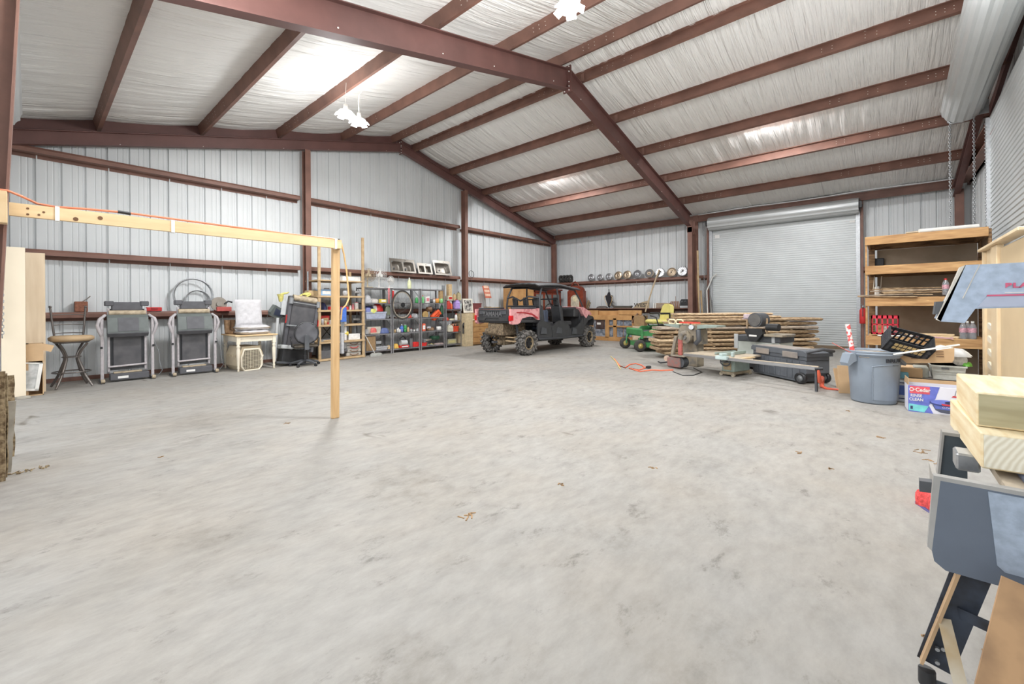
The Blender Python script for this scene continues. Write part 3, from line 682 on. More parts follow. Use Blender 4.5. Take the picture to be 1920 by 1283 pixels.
# ---- folded treadmills
def treadmill(x0, x1, y, label, hh=1.43, coil=False):
    w = x1 - x0; t = thing('folded_treadmill', label, 'treadmill', ((x0 + x1) / 2, y, 0), group='grey folded treadmills against the gable wall')
    h = w / 2; k = hh / 1.43
    for sx in (-1, 1):
        MB().bb(sx * (h - .05) - .022, sx * (h - .05) + .022, -.05, -.01, .02, 1.12 * k, .006).obj('upright', tube_l, t)
        MB().bb(sx * (h - .14) - .018, sx * (h - .14) + .018, .02, .06, .18, 1.30 * k, .006).obj('deck_rail', tube_l, t)
        g = MB().tube([(sx * (h - .05), -.03, .82), (sx * (h - .01), -.05, .92), (sx * (h + .01), -.05, 1.02), (sx * (h - .02), -.04, 1.12), (sx * (h - .1), .0, 1.19)], .026, 8); g.obj('handrail', tube_l, t)
        f = MB().bb(sx * (h - .05) - .03, sx * (h - .05) + .03, -.16, .18, .0, .045, .01); f.obj('foot', dkgrey, t)
        MB().cyl((sx * (h - .05) - .025, -.15, .045), (sx * (h - .05) + .025, -.15, .045), .035, n=14).obj('wheel', dusty, t)
        MB().bb(sx * (h - .15) - .06, sx * (h - .15) + .06, .0, .14, 1.34 * k, hh, .012).obj('end_cap', tdark, t)
        MB().cyl((sx * (h - .04), -.055, .62), (sx * (h - .04), -.075, .62), .02, n=10).obj('knob', black, t)
    MB().bb(-h + .18, h - .18, .02, .12, 1.26 * k, hh - .02, .012).obj('deck_end', tdark, t)
    MB().cyl((-h + .14, .0, 1.22 * k), (h - .14, .0, 1.22 * k), .045, n=14).obj('roller', dusty, t)
    # console: tapered dark panel in front of the standing deck
    c = MB(); c.prism([(-.08, .80), (-.13, .86), (-.13, .90), (-.09, 1.14), (-.02, 1.2), (.03, 1.19), (.03, .82)], -h + .115, h - .115, 'x'); c.obj('console', tgreen, t)
    MB().prism([(-.136, .90), (-.136, .905), (-.096, 1.14), (-.09, 1.14), (-.13, .90)], -.14, .14, 'x').obj('display', tdark, t); MB().prism([(-.084, .80), (-.136, .86), (-.136, .875), (-.08, .87)], -h + .115, h - .115, 'x').obj('console_lip', tdark, t)
    MB().bb(-h + .2, h - .2, .03, .09, .26, .84, .006).obj('belt_underside', belt, t)
    MB().box(-h + .13, h - .13, .075, .1, .2, 1.3).obj('deck_board', dkgrey, t)
    MB().cyl((-h + .13, .0, .27), (h - .13, .0, .285), .018, n=10).obj('cross_tube', tube_l, t)
    MB().bb(-h + .15, h - .1, -.06, .12, .03, .145, .008).obj('motor_cover', tdark, t)
    MB().box(-h + .25, -.0, -.063, -.058, .06, .1).obj('sticker', paper, t)
    MB().box(-h + .2, h - .2, -.02, .06, .15, .175, XF((0, 0, 0), 0, .0, 0)).obj('dust_tray', dusty, t)
    MB().tube([(h - .03, -.04, .7), (h + .04, -.05, .5), (h + .05, -.05, .28), (h + .09, -.05, .14), (h + .04, -.02, .05), (h - .1, .05, .02)], .007, 6).obj('power_cord', grey, t)
    return t
treadmill(.78, 1.56, 10.30, 'grey folded treadmill nearest the bar stool', 1.44)
treadmill(1.76, 2.54, 10.28, 'grey folded treadmill beside the white table', 1.46)
# things on the low girt
o = MB().bb(-.07, .07, -.07, .07, 0, .17, .008); o.obj
tt = thing('rusty_box', 'small rusty metal box with a crank on the girt above the stool', 'box', PY(152, 588, 10.98)); tt.location.z = 1.248; tt.location.y = 10.98
MB().bb(-.085, .085, -.07, .07, 0, .19, .008).obj('body', mat('rust', (150, 98, 76), .85, col2=(120, 78, 60), scale=30), tt); MB().tube([(.02, 0, .19), (.07, -.01, .23), (.12, -.02, .29)], .009, 6).obj('crank', steel, tt)
# ---- coils and saw behind the second treadmill
def coil(c, r, n, label, m, rad=.008, tilt=.25, name='hose_coil'):
    o = MB()
    for i in range(n):
        rr = r * (1 - .03 * i); o.tube([(rr * math.cos(a), .012 * i + .02 * math.sin(a), rr * math.sin(a) * (1 + .02 * i)) for a in [2 * PI * k / 28 for k in range(28)]], rad, 6, closed=True)
    return tag(o.obj(name, m, loc=c), label, 'coil')
coil((2.28, 10.92, 1.58), .345, 3, 'thick grey cable looping above the second treadmill', galv, .012, name='cable_coil')
coil((2.36, 10.96, 1.46), .225, 6, 'smaller coil of thin wire behind the second treadmill', galv, .005, name='wire_coil')
tt = thing('miter_saw', 'old miter saw with red base on the girt right of the second treadmill', 'saw', (2.74, 10.86, 1.25))
MB().cyl((-.05, -.1, .14), (-.05, -.07, .14), .15, n=28).obj('blade_guard', mat('old_aluminium', (150, 142, 132), .5, metal=.4), tt)
MB().cyl((-.05, -.13, .14), (-.05, -.1, .14), .05, n=16).obj('motor', steel, tt); MB().bb(-.1, .18, -.13, .1, -.02, .08, .01).obj('base', mat('faded_red', (180, 84, 78), .6), tt)
MB().tube([(.05, -.1, .14), (.12, -.1, .2), (.2, -.08, .18)], .018, 8).obj('handle', black, tt)
tt = thing('tool_case', 'flat red tool case on the girt between the two treadmills', 'case', (1.63, 10.93, 1.248))
MB().bb(-.12, .12, -.06, .06, 0, .08, .01).obj('body', red, tt); MB().tube([(-.05, -.065, .05), (-.04, -.09, .05), (.04, -.09, .05), (.05, -.065, .05)], .006, 6).obj('handle', black, tt)
# ---- white table with turned legs
TX, TY, TW, TD, TZ = 2.76, 9.84, .74, .92, .745
t = thing('side_table', 'cream side table with turned legs and pale wood top', 'table', (TX, TY, 0))
MB().bb(-.03, TW + .03, -.03, TD + .03, TZ - .028, TZ, .008).obj('tabletop', pine, t)
MB().box(.02, TW - .02, .015, .035, TZ - .14, TZ - .028).box(.02, TW - .02, TD - .035, TD - .015, TZ - .14, TZ - .028).box(.015, .035, .02, TD - .02, TZ - .14, TZ - .028).box(TW - .035, TW - .015, .02, TD - .02, TZ - .14, TZ - .028).obj('apron', cream, t)
lp = [(.0, 0), (.016, 0), (.02, .02), (.016, .05), (.026, .075), (.018, .1), (.024, .14), (.034, .36), (.036, .44), (.022, .48), (.034, .5), (.034, .52), (.024, .535), (.034, .56), (0, .56)]
for x, y in ((.035, .035), (TW - .035, .035), (.035, TD - .035), (TW - .035, TD - .035)):
    MB(XF((x, y, 0))).lathe(lp, n=14).bb(-.033, .033, -.033, .033, .555, TZ - .03, .004).obj('leg', cream, t)
# cushions on the table
quil = mat('quilted_fabric', (196, 194, 196), .9, var=.06, scale=18, bump=.5, bscale=24); qside = mat('tan_piping', (176, 162, 138), .9, col2=(140, 124, 100), scale=30)
def cushion(w, d, h, n=10):
    m = MB()
    def prof(s_, q, top):
        x = (s_ - .5) * w; y = (q - .5) * d; e = (1 - abs(2 * s_ - 1) ** 6) * (1 - abs(2 * q - 1) ** 6)
        tuft = .012 * (math.cos(s_ * PI * 6) * math.cos(q * PI * 6)); zz = h / 2 + (h / 2 * e ** .5 + tuft * e) * (1 if top else -1); return Vector((x, y, zz))
    m.grid(16, 16, lambda a, b_: prof(a, b_, True)); m.grid(16, 16, lambda a, b_: prof(a, 1 - b_, False)); return m
tt = thing('seat_cushion', 'flat quilted seat cushion lying lowest on the cream table', 'cushion', (TX + .36, TY + .28, TZ)); cushion(.56, .5, .09).obj('cover', quil, tt); MB().tube([(x * .27, y * .24, .045) for x, y in ((-1, -1), (1, -1), (1, 1), (-1, 1))], .012, 6, closed=True).obj('piping', qside, tt)
tt = thing('chair_cushion', 'pale tufted high-back chair cushion propped up on the cream table', 'cushion', (TX + .36, TY + .28, TZ + .092)); cushion(.58, .5, .1).obj('seat_pad', quil, tt)
m = cushion(.5, .56, .1); m.v = [(XF((-.02, .17, .36), math.radians(82), 0, 0) @ Vector(q))[:] for q in m.v]; m.obj('back_pad', quil, tt)
MB().tube([(x * .28, y * .24, .05) for x, y in ((-1, -1), (1, -1), (1, 1), (-1, 1))], .012, 6, closed=True).obj('piping', qside, tt)
# boots, pet carrier
def boot(x, y, z, lab, rz):
    m = MB(XF((x, y, z), 0, 0, rz)); n_ = 12
    m.tube([(0, .02, .03), (0, .03, .1), (0, .03, .2), (0, .025, .3)], [.05, .052, .055, .06], 12); m.tube([(0, .05, .035), (0, -.03, .04), (0, -.11, .035), (0, -.16, .03)], [.042, .045, .045, .03], 10)
    o = m.obj('work_boot', mat('boot_leather', (164, 132, 100), .8, var=.2, scale=20)); return tag(o, lab, 'boot', 'pair of tan work boots')
boot(TX + .03, TY + .66, TZ, 'tan work boot at the back left of the cream table', .4); boot(TX + .13, TY + .74, TZ, 'second tan work boot, behind the first on the cream table', .1)
beig = mat('beige_plastic', (196, 180, 152), .6, var=.06); beid = mat('wire_door', (222, 212, 188), .5)
cx, cy = TX + .30, TY + .10
t = thing('pet_carrier', 'beige plastic pet carrier with grid door under the cream table', 'pet carrier', (cx, cy, 0), rz=.12)
m = MB(); sec = []
def oct_(w, h, c=.3): return [(-w * (1 - c), 0), (w * (1 - c), 0), (w, h * c * .7), (w * 1.0, h * .65), (w * .72, h), (-w * .72, h), (-w, h * .65), (-w, h * c * .7)]
m.prism(oct_(.235, .50), .02, .62, 'y'); m.obj('shell', beig, t)
m = MB(); 
for i in range(7): m.box(-.242, .242, .1 + i * .07, .12 + i * .07, .28, .33)
m.obj('ribs', beig, t, kind='stuff')
MB().tube([(x, .0, z) for x, z in oct_(.2, .44)], .022, 6, closed=True).obj('door_frame', cream, t)
g = MB(); 
for i in range(11): g.cyl((-.155 + i * .031, -.01, .04), (-.155 + i * .031, -.01, .42), .0035, n=4)
for i in range(14): g.cyl((-.18, -.012, .05 + i * .028), (.18, -.012, .05 + i * .028), .0035, n=4)
g.obj('grid_door', beid, t, kind='stuff'); MB().box(-.17, .17, .016, .02, .03, .42).obj('inside_shade', mat('carrier_shade', (96, 86, 72), .8), t)  # dark sheet over the solid shell stands for the shaded inside
MB().cyl((.17, -.02, .2), (.22, -.02, .3), .012, n=8).obj('latch', cream, t)
# ---- third treadmill (leaning, black) with red springs
YT = 10.05
p0 = PY(520, 646, YT); p1 = PY(545, 556, YT)
t = thing('folded_treadmill', 'large black folded treadmill with red springs behind the office chair', 'treadmill', (4.0, 10.15, 0), rot=(-.05, .16, .0))
MB().bb(-.24, .30, -.02, .05, .42, 1.50, .01).obj('deck', belt, t)
for sx, nm in ((-.29, 'side_rail'), (.33, 'side_rail')):
    MB().bb(sx - .035, sx + .035, -.05, .08, .30, 1.55, .01).obj(nm, tdark, t)
    m = MB()
    for k in range(8): m.tube([(sx + .055 * (1 if sx > 0 else -1), -.05 + .02 * math.cos(a), .92 + k * .022 + .003 * a + .02 * math.sin(a)) for a in [0, 1.05, 2.1, 3.14, 4.2, 5.24]], .008, 5)
    m.obj('red_spring', red, t, kind='stuff'); MB().cyl((sx, -.06, 1.36), (sx, -.06, 1.5), .045, n=14).obj('roller_cap', grey, t)
MB().cyl((-.24, -.0, 1.52), (.3, -.0, 1.52), .07, n=16).obj('roller', dusty, t)
MB().cyl((-.28, -.07, 1.40), (.33, -.07, 1.40), .014, n=8).obj('cross_tube', grey, t); MB().cyl((-.33, -.08, .86), (.3, -.08, .88), .02, n=8).obj('cross_tube', grey, t)
MB().bb(-.34, .2, -.14, .16, .02, .34, .02).obj('motor_cover', black, t); MB().bb(-.4, -.14, -.18, .1, .33, .42, .02).obj('motor_vent', ltgrey, t)
MB().bb(-.46, .5, -.2, -.12, .0, .05, .012).obj('base_frame', dkgrey, t)
m = MB(XF((-.50, .12, 1.12), .2, .12, .5)); m.prism([(-.2, -.02), (-.14, -.1), (.14, -.1), (.2, -.02), (.17, .12), (-.15, .16)], -.03, .05, 'y'); m.obj('console', tgreen, t)
m = MB(XF((-.50, .12, 1.12), .2, .12, .5)); m.prism([(-.1, -.05), (.1, -.05), (.12, .07), (-.1, .1)], -.04, -.03, 'y'); m.obj('display', mat('navy_screen', (60, 66, 84), .3), t)
MB().tube([(-.46, .12, 1.02), (-.43, .12, .5), (-.40, .1, .04)], .035, 8).obj('console_mast', ltgrey, t); MB().box(-.42, -.28, .1, .12, 1.1, 1.42).obj('book_rest', ltgrey, t)
# yellow things on top
yel = mat('faded_yellow', (214, 204, 120), .7, var=.15, scale=20)
m = MB()
m.tube([(0, 0, 0), (0, 0, .06), (0, 0, .12), (-.01, 0, .18)], [.04, .05, .06, .075], 12); m.tube([(0, 0, .16), (.06, 0, .19), (.13, 0, .2), (.18, 0, .225)], [.03, .025, .02, .012], 8)
tag(m.obj('leather_glove', yel, loc=(3.83, 10.47, 1.44)), 'yellow cuffed glove perched upright above the black treadmill', 'glove')
m = MB()
for i in range(5): m.tube([(.11 * math.cos(a) + .02 * i, .05 * math.sin(a), .06 + .05 * math.sin(a + .5) + .012 * i) for a in [2 * PI * k / 14 for k in range(14)]], .011, 6, closed=True)
tag(m.obj('rope_bundle', yel, loc=(4.30, 10.42, 1.50)), 'bundle of yellow rope on top of the black treadmill', 'rope')
# ---- office chair seen from behind
t = thing('office_chair', 'black office chair seen from behind in front of the black treadmill', 'chair', (4.06, 9.72, 0), rz=-.25)
m = MB()
def bk(u, v, th=0):
    a = (u - .5) * 2; c = (v - .5) * 2; r = max(abs(a), abs(c)); k = (a * a + c * c) ** .5 or 1; f = r / k * 1.0
    x = a * f * .235; z = c * f * .235; return Vector((x, -.16 - .05 * (a * a) + th, .72 + z + .02))
m.grid(12, 12, lambda u, v: bk(u, v, .0)); m.grid(12, 12, lambda u, v: bk(1 - u, v, .055)); m.obj('backrest', mat('chair_shell', (88, 88, 92), .45, var=.15), t)
rim = [bk(.5 + .5 * math.cos(a) / max(abs(math.cos(a)), abs(math.sin(a))), .5 + .5 * math.sin(a) / max(abs(math.cos(a)), abs(math.sin(a))), .02) for a in [2 * PI * k / 28 for k in range(28)]]
MB().tube(rim, .022, 6, closed=True).obj('back_rim', black, t)
MB().prism([(-.235, .40), (-.2, .45), (-.21, .62), (-.24, .7), (-.26, .7), (-.25, .5), (-.26, .38), (-.1, .36), (-.1, .39)], -.045, .045, 'x').obj('back_bracket', dkgrey, t); MB().cyl((0, -.215, .68), (0, -.245, .68), .025, n=12).obj('knob', chrome, t)
MB().bb(-.24, .24, -.16, .3, .415, .475, .025).obj('seat', mat('black_fabric', (56, 54, 52), .95, col2=(96, 88, 76), scale=8, ramp=(.4, .8)), t)
MB().cyl((0, 0, .1), (0, 0, .4), .03, n=12).cyl((0, 0, .1), (0, 0, .24), .045, n=12).obj('gas_column', black, t); MB().box(-.1, .1, -.12, .12, .385, .415).obj('seat_plate', dkgrey, t)
for i in range(5):
    a = i * 2 * PI / 5 + .3; c, s_ = math.cos(a), math.sin(a)
    MB().tube([(0, 0, .12), (c * .1, s_ * .1, .115), (c * .22, s_ * .22, .09), (c * .3, s_ * .3, .065)], [.03, .028, .024, .018], 8).obj('base_arm', dkgrey, t)
    MB().cyl((c * .3 - s_ * .022, s_ * .3 + c * .022, .03), (c * .3 + s_ * .022, s_ * .3 - c * .022, .03), .028, n=12).cyl((c * .3, s_ * .3, .03), (c * .3, s_ * .3, .07), .008, n=6).obj('caster', black, t)
for sx in (-1, 1): MB().tube([(sx * .2, .0, .42), (sx * .27, .0, .44), (sx * .285, .0, .6), (sx * .28, .12, .64)], .016, 8).obj('armrest', black, t)
# ================================================================= SHELVES ALONG THE GABLE WALL
PAL = {}
def cmat(c, rough=.5, var=.12):
    k = 'paint_%d_%d_%d' % c
    if k not in MATS: mat(k, c, rough, var=var, scale=14)
    return MATS[k]
BLUE, LBLUE, NAVY, REDC, ORG, YEL, GRN, DGRN, TAN, BRN, WHT, GRY, DGY, BLK, PNK, SIL = (70, 110, 190), (140, 178, 216), (52, 58, 100), (196, 50, 48), (226, 108, 60), (222, 200, 90), (70, 160, 90), (50, 96, 70), (200, 172, 130), (120, 88, 62), (228, 226, 222), (160, 160, 160), (92, 92, 94), (44, 44, 46), (214, 130, 136), (184, 184, 186)
def size(u0, u1, v0, v1, y):
    a = PY(u0, v0, y); b_ = PY(u1, v0, y); c = PY((u0 + u1) / 2, v1, y); return a.x, b_.x, c.z
def lump(mb, w, d, h, seed, n=9):
    r = random.Random(seed); ph = [r.uniform(0, 6) for _ in range(6)]
    def fn(s_, t):
        a = 2 * PI * s_; q = PI / 2 * t; k = 1 + .12 * math.sin(3 * a + ph[0]) + .1 * math.sin(5 * a + ph[1] + 2 * q); rr = math.cos(q) ** .6
        return Vector((w / 2 * rr * math.cos(a) * k, d / 2 * rr * math.sin(a) * k, h * (math.sin(q) + .10 * math.sin(4 * a + ph[2]) * math.cos(q) * math.sin(2 * q) * 2)))
    mb.grid(18, 6, fn); return mb
def item(kind, u0, u1, z, vt, col, y, label, cat=None, col2=None, d=None, name=None, h=None, rz=0):
    """u0,u1: horizontal extent in the photograph at plane y; z: shelf height; vt: photograph row of its top"""
    x0, x1, zt = size(u0, u1, 600, vt, y); w = x1 - x0; h = h or max(.03, zt - z); c = cmat(col); c2 = cmat(col2) if col2 else None; d = d or min(w, .3)
    L_ = ((x0 + x1) / 2, y, z)
    if kind == 'box':
        t = thing(name or 'storage_box', label, cat or 'box', L_, rz); MB().bb(-w / 2, w / 2, -.0, d, 0, h, min(.006, h / 6)).obj('carton', c, t)
        if c2: MB().box(-w * .36, w * .36, -.003, 0, h * .25, h * .75).obj('printed_label', c2, t)
    elif kind == 'bottle':
        t = thing(name or 'bottle', label, cat or 'bottle', L_, rz); r = w / 2
        MB().lathe([(0, 0), (r * .9, 0), (r, h * .04), (r, h * .55), (r * .8, h * .7), (r * .35, h * .82), (r * .32, h * .88), (0, h * .88)], n=12).obj('body', c, t)
        MB().cyl((0, 0, h * .87), (0, 0, h), r * .38, n=10).obj('cap', c2 or cmat(WHT), t)
    elif kind == 'can':
        t = thing(name or 'can', label, cat or 'can', L_, rz); r = w / 2
        MB().lathe([(0, 0), (r, 0), (r, h * .9), (r * .94, h * .93), (0, h * .93)], n=14).obj('body', c, t); MB().lathe([(0, h * .9), (r * .8, h * .92), (r * .82, h), (0, h)], n=12).obj('lid', c2 or galv, t)
    elif kind == 'jug':
        t = thing(name or 'jug', label, cat or 'jug', L_, rz); MB().bb(-w / 2, w / 2, -d / 2, d / 2, 0, h * .7, w * .12).prism([(-w / 2 * .9, h * .7), (w / 2 * .9, h * .7), (w * .12, h * .9), (-w * .12, h * .9)], -d * .35, d * .35, 'y').obj('body', c, t)
        MB().cyl((0, 0, h * .88), (0, 0, h), w * .14, n=10).obj('cap', c2 or cmat(WHT), t); MB().tube([(w * .1, -d * .1, h * .86), (w * .38, -d * .1, h * .84), (w * .46, -d * .1, h * .62)], w * .06, 6).obj('handle', c, t)
    elif kind == 'bin':
        t = thing(name or 'storage_bin', label, cat or 'bin', L_, rz); k = .9
        m = MB(); o = [(-w / 2, 0), (w / 2, 0), (w / 2, d), (-w / 2, d)]; q = [(a * k, d / 2 + (b_ - d / 2) * k) for a, b_ in o]; th = .008
        vs = [(a, b_, 0) for a, b_ in q] + [(a, b_, h) for a, b_ in o] + [(a * .95, d / 2 + (b_ - d / 2) * .95, h) for a, b_ in o] + [(a * .93, d / 2 + (b_ - d / 2) * .93, .01) for a, b_ in q]
        F = [(3, 2, 1, 0)] + [(i, (i + 1) % 4, 4 + (i + 1) % 4, 4 + i) for i in range(4)] + [(4 + i, 4 + (i + 1) % 4, 8 + (i + 1) % 4, 8 + i) for i in range(4)] + [(8 + i, 8 + (i + 1) % 4, 12 + (i + 1) % 4, 12 + i) for i in range(4)] + [(12, 13, 14, 15)]
        m.add(vs, F); m.obj('tub', c, t); MB().box(-w / 2 - .008, w / 2 + .008, -.01, .0, h - .025, h).box(-w / 2 - .008, w / 2 + .008, d, d + .01, h - .025, h).obj('rim', c2 or c, t)
    elif kind == 'lump':
        m = lump(MB(), w, d, h, u0 * 7 + vt); o = m.obj(name or 'cloth_bundle', c, loc=(L_[0], L_[1] + d / 2, z)); return tag(o, label, cat or 'cloth')
    elif kind == 'bar':
        m = MB().cyl((-w / 2, 0, h / 2), (w / 2, d, h * .6), min(h / 2, .03), n=8); t = thing(name or 'tool', label, cat or 'tool', L_, rz); m.obj('shaft', c, t); MB().bb(-w / 2 - .03, -w / 2 + .05, -.03, .03, 0, h, .005).obj('head', c2 or galv, t)
    elif kind == 'plate':
        o = MB().bb(-w / 2, w / 2, 0, d or .02, 0, h, .002).obj(name or 'panel', c, loc=L_, rz=rz); return tag(o, label, cat or 'panel')
    elif kind == 'power':       # power tool: body, handle, bit
        t = thing(name or 'power_tool', label, cat or 'power tool', L_, rz)
        MB().cyl((-w * .4, 0, h * .7), (w * .3, 0, h * .7), h * .22, h * .26, n=12).obj('motor_body', c, t); MB().bb(-w * .25, w * .0, -h * .14, h * .14, 0, h * .6, h * .06).obj('grip', c2 or cmat(BLK), t); MB().cyl((w * .3, 0, h * .7), (w * .5, 0, h * .7), h * .1, n=10).obj('chuck', galv, t)
    return t if kind not in ('lump', 'plate') else o
# ---- wooden shelving unit
YF, YBk = 10.15, 10.82
UX0, UX1 = PY(599, 600, YF).x, PY(681, 600, YF).x
woodz = [.055, .47, .88, 1.24, 1.59, 1.97]
agew = mat('aged_pine', (196, 170, 134), .7, col2=(168, 140, 102), scale=9, ramp=(.3, .7))
t = thing('wooden_shelf', 'open shelving unit of aged pine posts behind the lone post', 'shelf', (UX0, YF, 0))
W_ = UX1 - UX0; pt = [(0, 0, PY(597, 456, YF).z), (W_, 0, PY(680, 446, YF).z), (.02, YBk - YF, 2.2), (W_, YBk - YF, 2.25)]
for x, y, zt in pt: MB().bb(x - .03, x + .03, y - .02, y + .03, 0, zt, .003).obj('post', agew, t)
MB().bb(W_ * .72, W_ * .72 + .035, YBk - YF, YBk - YF + .03, 0, PY(655, 450, YBk).z, .003).obj('post', mat('dark_angle', (92, 88, 84), .6), t)
for i, z in enumerate(woodz):
    th = .03 if i == 5 else .045
    MB().bb(-.03, W_ + .03, -.035, -.02, z - th, z, .002).box(-.03, W_ + .03, YBk - YF + .0, YBk - YF + .03, z - th, z).box(-.045, -.03, -.02, YBk - YF, z - th, z).box(W_ + .03, W_ + .045, -.02, YBk - YF, z - th, z).obj('shelf_frame', agew, t)
    MB().box(-.03, W_ + .03, -.02, YBk - YF, z - .012, z - .001).obj('shelf_board', agew, t)
MB().tube([(.32, YBk - YF - .04, .5), (.62, YBk - YF - .04, .86)], .012, 4).obj('cross_brace', black, t); MB().tube([(.62, YBk - YF - .04, .5), (.32, YBk - YF - .04, .86)], .012, 4).obj('cross_brace', black, t)
o = tag(MB().cyl((0, 0, 0), (0, 0, 2.19), .02, n=10).obj('steel_pipe', galv, loc=(PY(572, 600, 10.75).x + .02, 10.62, 0)), 'thin grey pipe standing beside the gable column', 'pipe')
w0 = 10.35
Z0, Z1, Z2, Z3, Z4, Z5 = woodz
item('plate', 643, 676, Z5, 519, WHT, w0, 'white folded sheet on the very top of the wooden shelf', d=.4)
item('box', 602, 623, Z4, 543, LBLUE, w0, 'light blue box on the second highest board of the wooden shelf', col2=WHT, d=.3)
item('box', 579, 597, Z4, 545, TAN, 10.5, 'tan carton at the left end of the second highest board')
item('can', 608, 618, Z4, 540, GRY, 10.6, 'grey cable reel behind the light blue box', name='cable_reel')
item('can', 643, 652, Z4, 545, SIL, w0, 'silver round tin right of the lone post')
item('lump', 624, 630, Z4, 547, BRN, w0, 'brown leather pouch next to the light blue box', 'pouch', name='leather_pouch')
item('power', 664, 676, Z4, 545, GRY, w0, 'grey power tool at the right end of the second highest board')
item('lump', 604, 617, Z3, 567, NAVY, w0, 'dark blue crumpled tarp on the third wooden board', 'tarp', d=.4, name='tarp')
item('lump', 614, 629, Z3, 570, SIL, 10.5, 'grey plastic bag beside the dark blue tarp', 'bag', d=.4, name='plastic_bag')
item('box', 619, 630, Z3, 575, REDC, 10.22, 'red low tray left of the lone post, third board', d=.12, name='tool_tray', cat='tray')
item('box', 641, 654, Z3, 575, REDC, 10.22, 'red low tray right of the lone post, third board', d=.12, name='tool_tray', cat='tray')
item('bottle', 655, 659, Z3, 571, WHT, w0, 'white bottle beside the red tray on the third board', col2=REDC)
item('bottle', 660, 664, Z3, 568, PNK, w0, 'pink bottle near the right end of the third board')
item('can', 665, 672, Z3, 567, WHT, w0, 'white pot at the right end of the third board', col2=PNK, name='pot')
item('box', 640, 650, Z3 - .38, 578, BLUE, 10.05, 'bright blue bag hanging in front of the wooden shelf', d=.05, name='hanging_bag', cat='bag', h=.36).location.z = Z3 - .30
item('box', 602, 618, Z2, 592, REDC, w0, 'red and brown carton on the fourth wooden board', col2=TAN)
item('can', 602, 607, Z2, 598, SIL, 10.2, 'small silver tin in front of the red carton')
item('can', 608, 613, Z2, 601, TAN, 10.2, 'tan paper cup in front of the red carton')
item('box', 620, 628, Z2, 600, WHT, 10.25, 'small white box on the fourth board left of the lone post')
item('box', 584, 593, Z2, 596, TAN, 10.25, 'cream wooden bird box at the left end of the fourth board', col2=BRN)
item('box', 645, 650, Z1, 600, WHT, 10.2, 'tall white box edge just right of the lone post')
item('bar', 641, 645, Z1, 590, ORG, 10.12, 'orange handled tool leaning behind the lone post', h=.5)
item('power', 660, 675, Z2, 596, GRY, 10.5, 'grey bench tool at the right of the fourth board')
item('lump', 585, 598, Z1, 628, TAN, 10.25, 'knotted tan strap bundle at the left of the lower board', 'strap', name='strap_bundle')
item('bar', 601, 628, Z1, 630, GRY, 10.3, 'long grey pry bar lying on the lower board', h=.05, d=.2)
item('bar', 602, 626, Z1, 634, TAN, 10.22, 'tan wooden handle lying in front of the pry bar', h=.03, d=.06)
item('power', 644, 653, Z1, 620, YEL, 10.25, 'yellow and black power drill right of the lone post', col2=BLK)
item('box', 654, 675, Z1, 626, WHT, 10.2, 'long white carton at the right of the lower board', d=.25)
item('box', 640, 645, Z0 + .1, 624, SIL, 10.05, 'narrow pale grey box beside the lone post', d=.1, name='grey_box')
item('lump', 601, 630, Z0, 640, DGY, 10.3, 'dark grey tool bag on the bottom board left', 'tool bag', d=.45, name='tool_bag')
o = item('box', 600, 629, Z0, 657, DGY, 10.2, 'dark plastic tool case in front of the tool bag', d=.1, name='tool_case', cat='case')
item('bar', 645, 661, Z0 + .2, 640, ORG, 10.22, 'orange handle sticking out above the drawer organizer', h=.22)
item('power', 643, 651, Z0, 652, DGY, 10.25, 'dark tool between lone post and drawer organizer')
x0, x1, zt = size(650, 677, 660, 641, 10.22)
t = thing('drawer_organizer', 'grey four-tier parts organizer at the right of the bottom board', 'organizer', (x0, 10.22, Z0)); hh = (zt - Z0) / 4
for i in range(4):
    m = MB().bb(0, x1 - x0, 0, .3, i * hh + .005, (i + 1) * hh - .004, .01); dr = m.obj('drawer', cmat((176, 172, 164)), t)
    MB().tube([(.08, -.01, i * hh + hh * .7), (.14, -.03, i * hh + hh * .3), (x1 - x0 - .14, -.03, i * hh + hh * .3), (x1 - x0 - .08, -.01, i * hh + hh * .7)], .009, 5).obj('handle', cmat(REDC if i == 2 else BRN), dr)
# ---- grey steel shelving, four bays
shelfm = mat('steel_shelving', (138, 136, 138), .5, metal=.25, var=.14, scale=20)
SY, SYB = 10.38, 10.80
def steel_unit(x0, x1, levels, htop, label, side=True, top=True):
    t = thing('steel_shelf', label, 'shelf', (x0, SY, 0), group='grey steel shelving bays'); w = x1 - x0; d = SYB - SY
    for i, (x, y) in enumerate(((0, 0), (w, 0), (0, d), (w, d))):
        sx = 1 if x == 0 else -1; sy = 1 if y == 0 else -1
        m = MB().box(min(x, x + sx * .035), max(x, x + sx * .035), min(y, y + sy * .003), max(y, y + sy * .003), 0, htop).box(min(x, x + sx * .003), max(x, x + sx * .003), min(y, y + sy * .035), max(y, y + sy * .035), 0, htop); m.obj('post', shelfm, t)
    for z in levels:
        m = MB().box(.004, w - .004, .004, d - .004, z - .008, z).box(.004, w - .004, .004, .012, z - .032, z).box(.004, w - .004, d - .012, d - .004, z - .032, z); m.obj('shelf_board', shelfm, t)
    for a, b_ in ((levels[1], levels[2]), (levels[-2], levels[-1])):
        MB().tube([(w - .03, d - .01, a - .1), (w * .55, d - .01, a - .3)], .006, 4).obj('brace', shelfm, t); MB().tube([(w * .05, .05, b_ - .3 if b_ > .5 else .4), (w * .05, d - .02, b_ - .03 if b_ > .5 else .2)], .006, 4).obj('brace', shelfm, t)
    return t
def X(u): return PY(u, 600, SY).x
lv = [.12, .57, .98, 1.42, 1.83]
steel_unit(X(683), X(734.5), lv, 1.84, 'grey steel shelving bay next to the wooden shelf, with three fans on top')
steel_unit(X(736), X(787), lv, 1.84, 'grey steel shelving bay holding the bicycle wheel')
